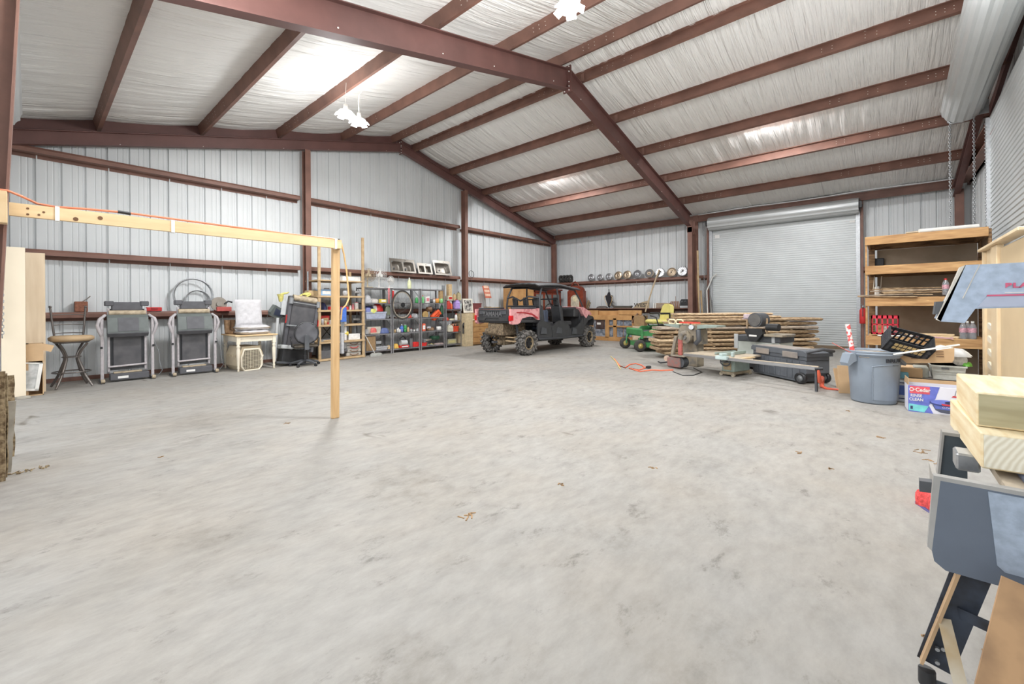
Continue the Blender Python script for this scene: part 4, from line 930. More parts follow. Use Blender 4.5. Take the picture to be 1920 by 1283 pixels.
steel_unit(X(789), X(833.5), lv, 1.84, 'grey steel shelving bay holding the orange machine')
lv4 = [.10, .49, .86, 1.22]
steel_unit(X(836), X(865), lv4, 1.5, 'lower steel shelving bay beside the framed picture')
# fans on top
def fan(u, v, r, z, y, label, cag, hub, rings=5, base=True):
    c = PY(u, v, y); t = thing('desk_fan', label, 'fan', (c.x, y, z)); h = c.z - z
    m = MB()
    for k in range(1, rings + 1):
        rr = r * k / rings; yy = -.05 - .05 * (1 - (k / rings) ** 2); m.tube([(rr * math.cos(a), yy, h + rr * math.sin(a)) for a in [2 * PI * q / 24 for q in range(24)]], .004, 4, closed=True)
    for q in range(16):
        a = 2 * PI * q / 16; m.tube([(r * .15 * math.cos(a), -.10, h + r * .15 * math.sin(a)), (r * .6 * math.cos(a), -.085, h + r * .6 * math.sin(a)), (r * math.cos(a), -.05, h + r * math.sin(a)), (r * .6 * math.cos(a), .03, h + r * .6 * math.sin(a))], .0025, 4)
    m.obj('guard', cag, t, kind='stuff')
    for q in range(3):
        a = 2 * PI * q / 3 + .5; MB().bb(.03, r * .8, -.03, .03, -.004, .004, .003, XF((0, -.04, h), 0, 0, 0) @ Matrix.Rotation(a, 4, 'Y') @ XF((0, 0, 0), .5, 0, 0)).obj('blade', hub, t)
    MB().cyl((0, -.1, h), (0, -.03, h), r * .18, n=14).obj('hub', hub, t); MB().cyl((0, -.02, h), (0, .1, h), r * .35, r * .25, n=14).obj('motor', hub, t)
    MB().cyl((0, .03, .02), (0, .03, h), .018, n=8).obj('stand', hub, t); MB().bb(-r * .6, r * .6, -.07, .12, 0, .025, .01).obj('base', hub, t); return t
fan(690, 516.5, .19, 1.83, 10.55, 'large fan with bronze ring guard, leftmost on the steel shelves', cmat((170, 150, 124)), cmat((206, 190, 160)), 6)
fan(711.5, 517, .20, 1.83, 10.55, 'large white plastic fan in the middle of the three', cmat(WHT), cmat(WHT), 4)
fan(731, 526, .12, 1.83, 10.5, 'small white fan, rightmost of the three', cmat(WHT), cmat(WHT), 4)
item('bottle', 765, 771, 1.83, 521, (232, 236, 190), 10.45, 'clear bottle of yellow liquid standing alone on the shelf top', col2=WHT)
item('bar', 831, 834, 1.83, 531, BLK, 10.42, 'short black bar upright at the corner of the shelf top', h=.14)
# shelf contents -----------------------------------------------------
S1, S2, S3, S4 = .12, .57, .98, 1.42
y0 = 10.45
bay = 'first steel bay'
item('lump', 683, 700, S4, 553, SIL, y0, 'tangle of silver hoses on the highest shelf of the first steel bay', 'hose', d=.3, name='hose_tangle')
item('lump', 697, 714, S4, 560, (206, 200, 194), 10.5, 'white cable tangle beside the silver hoses', 'cable', d=.25, name='cable_tangle')
item('box', 714, 725, S4, 561, YEL, 10.42, 'yellow box at the right of the first steel bay', col2=WHT, d=.1)
item('lump', 683, 704, S3 + .20, 574, NAVY, y0, 'navy blue cloth heaped over the grey tote', d=.3)
item('lump', 700, 712, S3 + .22, 572, (236, 230, 228), 10.5, 'white cloth beside the navy one', d=.2)
item('lump', 704, 721, S3 + .2, 570, REDC, 10.47, 'red cloth heaped on the grey tote', d=.28)
item('lump', 686, 698, S3 + .17, 577, (116, 124, 176), 10.4, 'slate blue cap at the front of the cloth heap', 'cap', d=.14, name='cap')
item('lump', 696, 707, S3 + .16, 579, (206, 208, 110), 10.38, 'yellow-green glove at the front of the cloth heap', 'glove', d=.1, name='work_glove')
item('bin', 686, 725, S3, 585, (170, 176, 194), 10.40, 'grey-blue plastic tote below the heaped cloths', d=.34)
item('lump', 724, 735, S3 + .1, 573, (110, 116, 96), 10.42, 'olive tool pouch hanging at the first steel post', 'pouch', d=.12, name='tool_pouch')
item('box', 689, 714, S2, 613, (196, 190, 176), 10.5, 'long cream case on the middle shelf of the first bay', d=.2, name='case', cat='case')
item('lump', 697, 708, S2 + .01, 615, (206, 96, 90), 10.39, 'red work cap on the middle shelf of the first bay', 'cap', d=.14, name='cap')
item('box', 695, 710, S2 - .0, 622, (182, 172, 156), 10.38, 'flat tan tray under the red cap', d=.08, h=.04, name='tray', cat='tray')
item('lump', 716, 731, S2, 615, (90, 104, 150), 10.42, 'blue and white rag bundle right of the cream case', d=.2)
item('box', 683, 691, S2, 618, GRY, 10.45, 'grey metal box at the left of the middle shelf', d=.2)
item('plate', 687, 704, S1, 631, (150, 122, 88), 10.42, 'brown speckled board standing on the bottom shelf of the first bay', d=.03)
item('bin', 705, 727, S1, 650, SIL, 10.42, 'pale grey tote on the bottom shelf of the first bay', d=.3)
item('box', 705, 715, S1 + .16, 645, GRY, 10.5, 'small grey drawer inside the pale tote', h=.08)
item('lump', 727, 733, S1, 648, TAN, 10.43, 'tan rope coil beside the pale tote', 'rope', d=.12, name='rope_coil')
# broom leaning in front
a = FL(690, 666); p_ = PY(682, 625, 10.36)
t = thing('mop', 'grey mop leaning on the first steel shelf bay', 'mop', (a.x, 10.14, 0)); MB().cyl((0, 0, .03), (p_.x - a.x, .2, p_.z), .012, n=8).obj('handle', cmat((190, 186, 178)), t); lump(MB(), .36, .2, .09, 3).obj('mop_head', cmat((150, 150, 144)), t)
# second bay: bicycle wheel, etc
c = PY(752, 577, 10.34); r = .40
t = thing('bicycle_wheel', 'bicycle wheel leaning against the second steel bay', 'wheel', (c.x + .02, 10.30, 0)); zc = PY(754, 572, 10.34).z
MB().tube([(r * .82 * math.cos(a), -.0, zc + r * math.sin(a)) for a in [2 * PI * q / 32 for q in range(32)]], .022, 8, closed=True).obj('tyre', rubber, t)
MB().tube([((r - .035) * .82 * math.cos(a), 0, zc + (r - .035) * math.sin(a)) for a in [2 * PI * q / 32 for q in range(32)]], .012, 6, closed=True).obj('rim', cmat((176, 164, 146)), t)
m = MB()
for q in range(28):
    a = 2 * PI * q / 28; b_ = a + (.5 if q % 2 else -.5); m.cyl((.03 * math.cos(b_), .02 * (1 if q % 2 else -1), zc + .03 * math.sin(b_)), ((r - .04) * .82 * math.cos(a), 0, zc + (r - .04) * math.sin(a)), .0018, n=3)
m.obj('spokes', steel, t, kind='stuff'); MB().cyl((0, -.05, zc), (0, .05, zc), .025, n=10).cyl((0, -.03, zc), (0, -.022, zc), .07, n=14).obj('hub', black, t)
item('can', 728, 731, S4, 543, PNK, 10.36, 'red and white ribbon tube, left one at the second steel post', h=.46, col2=WHT, name='ribbon_tube').location.z = S4 - .02
item('can', 736, 739, S4, 548, REDC, 10.36, 'red and white ribbon tube, right one at the second steel post', h=.36, col2=WHT, name='ribbon_tube').location.z = S4
item('box', 741, 775, S3, 592, (150, 132, 120), y0, 'warped brown board lying on the shelf below the bicycle wheel', h=.035, d=.32, name='board', cat='board')
item('lump', 766, 773, S3 + .0, 590, (196, 74, 60), 10.42, 'small red pouch at the right below the bicycle wheel', 'pouch', d=.1, name='pouch')
item('lump', 775, 786, S3, 588, SIL, y0, 'silver wire bundle near the post of the second bay', 'wire', d=.2, name='wire_bundle')
for i, (u0, u1, vt, c, c2, lb) in enumerate(((738, 742, 618, TAN, BRN, 'squat tan jar at the left of the bottle row'), (744, 749, 614, WHT, GRY, 'white spray bottle in the bottle row'), (750, 756, 608, BLUE, WHT, 'blue bottle in the bottle row, taller than its neighbours'), (757, 762, 609, GRN, WHT, 'green bottle beside the tall blue one'), (763, 767, 612, TAN, BRN, 'amber bottle right of the green one'), (769, 773, 616, GRY, REDC, 'grey tin with red lid near the right of the bottle row'), (775, 778, 618, WHT, TAN, 'small white jar at the right end of the bottle row'), (780, 785, 616, SIL, WHT, 'silver can behind the post at the bottle row end'))):
    item('bottle' if i % 3 else 'can', u0, u1, S2, vt, c, 10.47, lb, col2=c2)
for i, (u0, u1, c, lb) in enumerate(((747, 751, WHT, 'small white tub in front of the bottle row'), (752, 755, (130, 130, 200), 'small violet tub in front of the blue bottle'), (758, 761, GRN, 'small green tub in front of the green bottle'))): item('can', u0, u1, S2, 617.5, c, 10.395, lb)
item('lump', 738, 750, S1, 645, (214, 172, 80), 10.43, 'yellow rope net on the bottom shelf of the second bay', 'rope', d=.2, name='rope_net')
t = item('box', 751, 767, S1, 648, REDC, 10.42, 'small red air compressor body on the bottom shelf', d=.22, name='air_compressor', cat='compressor', col2=WHT)
MB().tube([(-.08, .1, .1), (-.1, .1, .26), (0, .1, .34), (.08, .1, .26), (.1, .1, .1)], .018, 7).obj('handle', black, t); MB().cyl((-.1, .08, .14), (.1, .08, .14), .08, n=14).obj('tank', ltgrey, t)
item('bin', 776, 786, S1, 642, (222, 52, 48), 10.41, 'bright red parts bin left of the third steel post', d=.16)
item('bin', 790, 800, S1, 643, (222, 52, 48), 10.41, 'bright red parts bin right of the third steel post', d=.16)
item('bar', 770, 773, S1, 634, BLK, 10.5, 'black pump standing behind the red bins', h=.25)
# third bay
for i, (u0, u1, vt, c, c2, lb) in enumerate(((779, 784, 556, GRN, WHT, 'green squeeze bottle left of the third steel post'), (791, 795, 554, (120, 200, 130), ORG, 'light green bottle beside the third steel post'), (799, 806, 556, WHT, PNK, 'white carton with pink top, third bay upper shelf'), (807, 811, 560, DGY, WHT, 'small dark tin between the white cartons'), (812, 816, 561, WHT, REDC, 'white tub in the third bay upper shelf'), (817, 823, 560, (226, 160, 80), ORG, 'orange paint tub, third bay upper shelf'), (824, 830, 560, (150, 220, 150), GRN, 'mint green paint tub, third bay upper shelf'))):
    item(('bottle', 'bottle', 'box', 'can', 'can', 'can', 'can')[i], u0, u1, S4, vt, c, 10.44, lb, col2=c2)
t = item('plate', 826, 834, S4 + .0, 544, (176, 146, 104), 10.40, 'brown triangular offcut at the right end of the upper shelf', d=.1)
t = item('power', 800, 809, S3, 574, BRN, 10.5, 'old brown electric motor on the third bay middle shelf', col2=GRY)
item('bottle', 826, 831, S3 + .05, 568, DGRN, 10.5, 'dark green bottle behind the orange machine')
t = thing('chainsaw', 'orange chainsaw body tilted on the third bay middle shelf', 'chainsaw', (PY(821, 600, 10.42).x, 10.42, S3), rot=(0, -.62, 0))
MB().bb(-.16, .2, -.0, .16, -.04, .16, .03).obj('casing', cmat((230, 92, 50)), t); MB().cyl((.12, -.03, -.06), (.12, .02, -.06), .07, n=16).obj('starter', black, t); MB().tube([(-.1, .08, .15), (-.05, .08, .22), (.1, .08, .22), (.16, .08, .15)], .012, 6).obj('handle', black, t)
MB().box(-.1, .12, -.004, .0, .02, .05).box(-.1, .12, -.004, .0, .08, .1).obj('vent_slot', cmat((150, 50, 30)), t)
t = thing('circular_saw', 'circular saw with tan blade guard on the third bay middle shelf', 'saw', (PY(797, 600, 10.44).x, 10.44, S3)); MB().cyl((0, -.02, .08), (0, .0, .08), .11, n=22).obj('blade_guard', cmat((170, 140, 90)), t); MB().cyl((0, 0, .08), (0, .12, .08), .06, n=14).obj('motor', black, t); MB().bb(-.12, .14, -.04, .1, -.0, .012, .003).obj('base', galv, t)
item('box', 792, 798, S2, 607, (226, 110, 84), 10.42, 'red-orange carton just right of the third steel post', col2=WHT, d=.14)
item('power', 800, 808, S2, 612, SIL, 10.44, 'silver hand drill on the third bay lower shelf', col2=BRN)
item('lump', 803, 818, S2, 613, (138, 110, 84), 10.5, 'brown engine part heap on the third bay lower shelf', 'engine part', d=.3, name='engine_part')
item('can', 819, 826, S2, 612, WHT, 10.45, 'white roll of tape on the third bay lower shelf', name='tape_roll', cat='tape')
item('lump', 792, 797, S1 + .12, 636, SIL, 10.5, 'silver cups stacked behind the red parts bin', 'cups', d=.1, name='cups')
item('bar', 795, 822, S1 + .1, 638, (176, 164, 150), 10.45, 'long grey pipe lying slanted on the bottom of the third bay', h=.10)
item('lump', 801, 818, S1, 648, (150, 138, 104), 10.5, 'heap of brass fittings on the bottom shelf', 'fittings', d=.25, name='fittings')
item('bar', 807, 815, S1, 648.5, YEL, 10.39, 'yellow handled clamp at the front of the bottom shelf', h=.04)
item('lump', 820, 836, S1, 643, (170, 150, 146), 10.44, 'jumble of small metal parts at the fourth steel post', 'metal parts', d=.25, name='metal_parts')
item('can', 807, 822, S1 + .15, 634, DGRN, 10.7, 'dark round pot standing behind the brass fittings', h=.12)
# fourth bay
item('box', 842, 848, 1.5, 542, TAN, 10.55, 'small tan carton, topmost on the lower bay')
t = steel_unit
o = MB().box(0, X(865) - X(836), 0, SYB - SY, -.01, 0).obj('shelf_board', shelfm, loc=(X(836), SY, 1.5)); o.parent = None
tag(o, 'grey sheet laid across the top of the lowest bay', 'board')
item('box', 841, 849, 1.5, 550, (216, 206, 180), 10.5, 'cream printed carton under the topmost tan one', col2=REDC, h=.15).location.z = 1.5
for q in list(bpy.data.objects):
    if q.get('label') == 'small tan carton, topmost on the lower bay': q.location.z = 1.655
item('jug', 850, 854, 1.5, 550, TAN, 10.5, 'small tan jug right of the cream carton', col2=BRN)
item('jug', 857, 863, 1.5, 547, (176, 166, 130), 10.5, 'olive can with handle at the right end of the lowest bay top', col2=BLK)
for i, (u0, u1, vt, c, c2, lb) in enumerate(((837, 843, 562, (190, 60, 50), WHT, 'red and green detergent bottle, leftmost in the lowest bay'), (844, 848, 567, ORG, WHT, 'small orange bottle beside the detergent'), (850, 855, 561, (70, 96, 170), NAVY, 'dark blue bottle behind the purple detergent'), (852, 860, 561, (176, 150, 214), REDC, 'large purple and red detergent jug'), (861, 865, 563, (200, 220, 214), WHT, 'pale bottle at the right end of the detergent row'))):
    item('jug' if i in (0, 3) else 'bottle', u0, u1, 1.22, vt, c, 10.42 + .09 * (i == 2), lb, col2=c2)
item('lump', 834, 844, .86, 595, (196, 70, 50), 10.42, 'red hose nozzle cluster on the lowest bay', 'nozzle', d=.15, name='hose_nozzle')
item('bottle', 853, 857, .86, 588, WHT, 10.42, 'white bottle with red cap standing alone on the lowest bay', col2=REDC)
item('lump', 845, 862, .86, 597, (196, 188, 160), 10.45, 'pile of pale straps around the white bottle', 'straps', d=.2, name='strap_pile')
item('jug', 838, 847, .49, 608, (206, 200, 180), 10.43, 'cream plastic jug on the lowest bay')
t = item('bin', 848, 860, .49, 612, (226, 84, 54), 10.42, 'orange-red bucket with black eyes of tape', d=.2, name='bucket', cat='bucket')
MB().bb(-.11, .11, .0, .16, .17, .26, .03).obj('lid', cmat((196, 140, 110)), t); MB().ball((-.05, -.01, .22), .03, 8).ball((.05, -.01, .22), .03, 8).obj('black_spot', black, t, kind='stuff')
t = item('box', 839, 856, .10, 636, (170, 166, 140), 10.45, 'grey-green ammunition style case on the lowest shelf', d=.2, name='metal_case', cat='case', col2=(196, 186, 130))
t = thing('framed_picture', 'framed grey picture with pale border standing on the cabinet', 'picture', (PY(877, 600, 10.4).x, 10.35, PY(877, 586.5, 10.35).z), rot=(-.12, 0, .0))
a, b_ = PY(868, 600, 10.35).x, PY(886, 600, 10.35).x; w = (b_ - a) / 2; hh = PY(877, 560, 10.35).z - PY(877, 586.5, 10.35).z
MB().box(-w, w, 0, .02, 0, .05).box(-w, w, 0, .02, hh - .05, hh).box(-w, -w + .05, 0, .02, .05, hh - .05).box(w - .05, w, 0, .02, .05, hh - .05).obj('frame', cmat((222, 216, 202)), t)
MB().box(-w + .05, w - .05, .006, .012, .05, hh - .05).obj('print', mat('dark_print', (66, 64, 62), .6, col2=(190, 186, 178), scale=10, ramp=(.42, .58)), t)
tag(MB().tube([(.0, 0, 0), (.05, 0, .25), (.13, 0, .48), (.2, 0, .52), (.2, 0, .45), (.13, 0, .2), (.11, 0, 0)], .02, 6).obj('chair_frame', dkgrey, loc=(PY(864, 640, 10.35).x, 10.30, 0)), 'grey folded tube frame between the lowest bay and the cabinet', 'frame') if False else None
t = thing('paddle', 'dark paddle-shaped board standing between shelf and cabinet', 'paddle', (PY(871, 640, 10.3).x, 10.26, 0))
MB().bb(-.035, .035, 0, .03, 0, .6, .005).obj('handle', cmat((120, 116, 112)), t)
MB().cyl((0, 0, .68), (0, .03, .68), .11, n=20).bb(-.11, .11, 0, .03, .42, .68, .003).obj('blade', cmat((84, 84, 84)), t)
# cabinet side + drawers
cb0 = PY(873, 640, 10.2).x; cb1 = PY(887, 640, 10.2).x; cb2 = PY(913, 640, 10.2).x; zc = PY(880, 588, 10.2).z
t = thing('drawer_cabinet', 'oak drawer cabinet behind the rear of the pink vehicle', 'cabinet', (cb0, 10.2, 0))
MB().bb(0, cb1 - cb0, 0, .5, 0, zc, .004).obj('side_panel', cmat((206, 186, 150)), t); MB().bb(cb1 - cb0, cb2 - cb0 + .5, .02, .5, 0.04, zc, .004).obj('body', oak, t)
MB().bb(cb1 - cb0, cb2 - cb0 + .5, .06, .5, 0, .06, .004).obj('plinth', cmat((120, 96, 66)), t)
for i in range(4):
    m = MB().bb(cb1 - cb0 + .02, cb2 - cb0 + .3, .0, .02, .1 + i * .175, .1 + (i + 1) * .175 - .012, .004).obj('drawer', oak, t); MB().tube([(cb1 - cb0 + .28, -.0, .2 + i * .175), (cb1 - cb0 + .3, -.02, .19 + i * .175), (cb1 - cb0 + .36, -.02, .19 + i * .175), (cb1 - cb0 + .38, 0, .2 + i * .175)], .006, 5).obj('handle', cmat(BRN), m)
MB().bb(cb1 - cb0, cb2 - cb0 + .3, -.0, .3, .84, .88, .004).obj('shelf_board', cmat((214, 200, 170)), t)
# ---- steel sinks standing on the middle girt
GZ = 2.335
def sink(u0, u1, vb, vt, n, label, skew=0, yy=10.80):
    a = PY(u0, vb, yy).x; b_ = PY(u1, vb, yy).x; h = PY((u0 + u1) / 2, vt, yy).z - GZ; w = b_ - a
    t = thing('steel_sink', label, 'sink', (a, yy, GZ), rot=(-.30, .0, 0), group='steel sinks on the girt')
    sk = Matrix(((1, 0, skew, 0), (0, 1, 0, 0), (0, 0, 1, 0), (0, 0, 0, 1)))
    m = MB(); bw = (w - .06 * (n + 1)) / n; m.xf = None; z0, z1 = .05, h - .09
    cells = []
    xs = [0]
    for i in range(n): xs += [.06 + i * (bw + .06), .06 + i * (bw + .06) + bw]
    xs.append(w)
    for i in range(len(xs) - 1):
        if i % 2 == 0: m.box(xs[i], xs[i + 1], 0, .006, 0, h)
        else: m.box(xs[i], xs[i + 1], 0, .006, 0, z0).box(xs[i], xs[i + 1], 0, .006, z1, h)
    m.obj('rim', steel, t)
    for i in range(n):
        x0, x1 = xs[2 * i + 1], xs[2 * i + 2]; m = MB(); cx_, cz_ = (x0 + x1) / 2, (z0 + z1) / 2; A, B_ = bw / 2, (z1 - z0) / 2; R_ = .06; rings = []
        for dep, k in ((0, 1), (.02, .95), (.13, .9), (.15, .8), (.155, .2)):
            ring = []
            for q in range(24):
                a_ = 2 * PI * q / 24; c_, s_ = math.cos(a_), math.sin(a_); rr = 1 / ((abs(c_) ** 5 + abs(s_) ** 5) ** .2); ring.append((cx_ + A * k * c_ * rr, dep, cz_ + B_ * k * s_ * rr))
            rings.append(ring)
        vs = [p for r_ in rings for p in r_]; F = [(j * 24 + q, j * 24 + (q + 1) % 24, (j + 1) * 24 + (q + 1) % 24, (j + 1) * 24 + q) for j in range(4) for q in range(24)] + [tuple(range(96, 120))]
        m.add(vs, F, True); bo = m.obj('basin', steel, t); MB().cyl((cx_ - .02, .148, cz_ - .02), (cx_ - .02, .152, cz_ - .02), .03, n=12).obj('drain', dkgrey, bo)
    MB().cyl((w * .62, -.004, h - .045), (w * .62, 0, h - .045), .015, n=8).obj('tap_hole', black, t); return t
sink(734, 781, 512, 484, 2, 'double-bowl steel sink, leftmost on the gable girt'); sink(785, 812, 514, 492.5, 2, 'narrow two-bowl steel sink in the middle of the three'); sink(816, 848, 515.5, 487, 1, 'single-bowl steel sink nearest the gable column')
for i, (u, v0, v1, lb) in enumerate(((655, 540, 450, 'a'),)): pass
# red placard on the wall, lamp cord ring
q0 = PY(905, 536, 10.84); q1 = PY(921, 559, 10.84)
t = thing('wall_placard', 'leaning red placard with pale lettering rows behind the vehicle', 'sign', (q0.x, 10.82, q1.z), rot=(-.1, 0, 0))
h = q0.z - q1.z; w = q1.x - q0.x
MB().prism([(.12 * w + .08, 0), (w + .0, 0), (w * .75, h), (0, h)], 0, .015, 'y').obj('board', cmat((196, 100, 76)), t)
for i in range(3): MB().prism([(.05 + .07 * (2 - i) / 3 + .03, .06 + i * h / 3), (w * .9 - i * .04, .06 + i * h / 3), (w * .86 - i * .04, .16 + i * h / 3), (.06 + .06 * (2 - i) / 3, .16 + i * h / 3)], -.004, 0, 'y').obj('letter_row', cmat((226, 190, 168)), t)
coil((PY(886, 517, 10.8).x, 10.85, 2.44), .12, 2, 'thin cable ring hanging over the girt right of the column', black, .005, name='cable_coil')
m = MB().tube([PY(884, 522, 10.82), PY(886, 540, 10.84), PY(888, 555, 10.84), PY(890, 575, 10.8)], .004, 5); tag(m.obj('thin_cable', grey), 'thin grey cable dangling down the gable wall', 'cable')
t = item('bin', 886, 903, .9, 578, (124, 66, 66), 10.5, 'dark red basket full of wire behind the vehicle tailgate', d=.3, name='wire_basket', cat='basket'); t.location.z = zc; MB().tube([(-.1, .1, .1), (-.08, .1, .3), (0, .1, .34), (.1, .1, .25)], .01, 5).obj('handle', black, t)
item('box', 922, 937, 1.2, 571, (206, 160, 80), 10.3, 'yellow and brown carton above the vehicle tailgate', col2=WHT, h=.2).location.z = zc
item('can', 906, 912, 1.2, 574, (120, 150, 206), 10.3, 'blue tin above the vehicle tailgate', h=.14).location.z = zc
item('box', 914, 921, 1.2, 570, (150, 126, 90), 10.4, 'brown carton behind the yellow one', h=.22).location.z = zc
# ================================================================= PINK SIDE-BY-SIDE VEHICLE
pink = mat('pink_camo', (232, 170, 170), .45, col2=(206, 130, 134), scale=11, ramp=(.38, .5))
bodyk = mat('black_body', (62, 62, 64), .55, var=.12, scale=6); cage = mat('cage_tube', (74, 76, 80), .4, metal=.3, var=.1)
mud = mat('muddy_metal', (140, 122, 98), .85, col2=(86, 74, 60), scale=22)
V = thing('utility_vehicle', 'pink camouflage and black four-door off-road utility vehicle with roof', 'vehicle', (8.70, 7.76, 0), rz=-.015)
def knobby(r, w, parent, x, y, s):
    m = MB(XF((x, y, r), PI / 2 * 1, 0, 0))       # lathe axis -> y
    ri = r * .56
    t = MB(XF((x, y, r), PI / 2, 0, 0)); t.lathe([(ri, -w / 2 + .03), (r * .8, -w / 2), (r * .93, -w / 2 + .015), (r * .95, 0), (r * .93, w / 2 - .015), (r * .8, w / 2), (ri, w / 2 - .03), (ri - .02, 0), (ri, -w / 2 + .03)], n=30)
    lug = 16; t.xf = None
    for i in range(lug):
        for q in (-1, 1):
            a = 2 * PI * (i + (0 if q > 0 else .5)) / lug
            X_ = Matrix.Translation((x, y, r)) @ Matrix.Rotation(a, 4, 'Y') @ Matrix.Translation((0, q * w * .25, r * .965)) @ Matrix.Rotation(q * .55, 4, 'Z')
            t.box(-.018, .018, -w * .24, w * .24, -.03, .025, X_)
            X2 = Matrix.Translation((x, y, r)) @ Matrix.Rotation(a, 4, 'Y') @ Matrix.Translation((0, q * (w * .5), r * .86)); t.box(-.018, .018, -.012, .012, -.06, .05, X2)
    wheel = t.obj('tyre', mat('dusty_tread', (128, 124, 120), .85, col2=(62, 60, 57), scale=16, ramp=(.4, .6), bump=.3), parent)
    h = MB(XF((x, y + s * .02, r), PI / 2, 0, 0)); h.lathe([(ri - .005, -w / 2 + .05), (ri, w / 2 - .05), (ri, w / 2 - .02)][:2] + [(ri - .03, w / 2 - .05), (ri - .03, -w / 2 + .05), (ri - .005, -w / 2 + .05)], n=24)
    h.obj('rim', cmat((150, 132, 104)), wheel)
    sp = MB()
    for i in range(7):
        a = 2 * PI * i / 7; X_ = Matrix.Translation((x, y + s * (w / 2 - .07), r)) @ Matrix.Rotation(a, 4, 'Y'); sp.prism([(-.02, .03), (.02, .03), (.038, ri - .02), (-.038, ri - .02)], -.012, .012, 'y', X_)
    sp.cyl((x, y + s * (w / 2 - .1), r), (x, y + s * (w / 2 - .04), r), .05, n=12); sp.obj('spokes', black, wheel)
for x, y, s_ in ((0, -.64, -1), (0, .66, 1), (3.0, -.63, -1), (3.0, .63, 1)): knobby(.325, .25, V, x, y, s_)
# cargo bed
MB().bb(-.58, .62, -.60, .60, .86, .93, .01).obj('bed_floor', bodyk, V)
MB().bb(-.62, -.57, -.56, .56, .90, 1.22, .01).bb(-.64, -.6, -.5, .5, 1.16, 1.22, .008).prism([(-.56, .92), (-.3, .92), (-.24, .99), (.24, .99), (.3, .92), (.56, .92), (.56, 1.01), (.28, 1.01), (.22, 1.06), (-.22, 1.06), (-.28, 1.01), (-.56, 1.01)], -.645, -.61, 'x').obj('tailgate', bodyk, V)
for y in (-.38, .38): MB().bb(-.65, -.61, y - .11, y + .11, 1.08, 1.18, .015).obj('gate_latch', dkgrey, V)
text('gate_lettering', 'YAMAHA', .17, cmat((104, 104, 106)), V, XF((-.646, .0, 1.09), PI / 2, 0, -PI / 2), .008, sx=1.0, bold=.004)
for s_ in (-1, 1):
    y = s_ * .60; o_ = s_ * .07
    prof = [(-.64, 1.23), (-.64, .86), (-.60, .83), (-.40, .83), (-.30, .86), (-.20, .98), (.10, 1.02), (.32, 1.0), (.44, .93), (.52, .92), (.52, 1.24), (.3, 1.22)]
    MB().prism([(a, b_) for a, b_ in prof], min(y, y + o_), max(y, y + o_), 'y').obj('rear_fender', pink, V)
    MB().prism([(-.42, 1.15), (-.1, 1.14), (.2, 1.10), (.42, 1.0), (.46, .95), (.40, .96), (.2, 1.06), (-.1, 1.11), (-.42, 1.12)], min(y + o_, y + o_ * 1.15), max(y + o_, y + o_ * 1.15), 'y').obj('fender_stripe', cmat((176, 40, 50)), V)
    MB().bb(-.665, -.63, min(y, y + o_) + .0, max(y, y + o_) - .0, .92, 1.06, .008).bb(-.64, -.56, min(y + o_, y + o_ * 1.12), max(y + o_, y + o_ * 1.12), .93, 1.06, .002).obj('tail_light', cmat((210, 30, 36), .2), V)
    MB().tube([(-.55, s_ * .6, 1.245), (.45, s_ * .6, 1.245)], .02, 6).obj('bed_rail', dkgrey, V)
# chassis, engine, suspension
m = MB().bb(-.55, .4, -.28, .28, .52, .86, .03); m.obj('engine_block', mud, V)
MB().cyl((-.5, -.1, .62), (-.5, .35, .62), .09, n=14).obj('muffler', mud, V)
for s_ in (-1, 1):
    for x, e in ((0, -.35), (0, .0), (3.0, 2.75), (3.0, 3.05)): MB().tube([(e if x == 0 else e, s_ * .2, .38), (x, s_ * .52, .33)], .022, 6).tube([(e, s_ * .2, .48), (x, s_ * .5, .43)], .018, 6).obj('suspension_arm', mat('tan_mud', (184, 160, 128), .8, var=.2, scale=20), V)
    for x in (-.12, 2.9):
        m = MB().cyl((x, s_ * .46, .4), (x + .04, s_ * .34, .86), .025, n=8)
        for k in range(8): m.tube([(x + .04 * k / 8 + .05 * math.cos(a), s_ * (.45 - .1 * k / 8) + .05 * math.sin(a), .46 + k * .045) for a in [2 * PI * q / 10 for q in range(10)]], .009, 4, closed=True)
        m.obj('shock_absorber', dkgrey, V)
MB().bb(-.3, .3, -.1, .1, .25, .5, .02).obj('rear_differential', mud, V); MB().cyl((-.4, 0, .34), (-.2, 0, .34), .08, n=10).cyl((0, -.6, .325), (0, .6, .325), .02, n=8).cyl((3, -.6, .325), (3, .6, .325), .02, n=8).obj('axle', mud, V)
MB().box(-.62, -.5, -.05, .05, .33, .38).obj('tow_hitch', dkgrey, V)
MB().bb(.5, 2.72, -.45, .45, .30, .40, .02).obj('skid_plate', dkgrey, V)
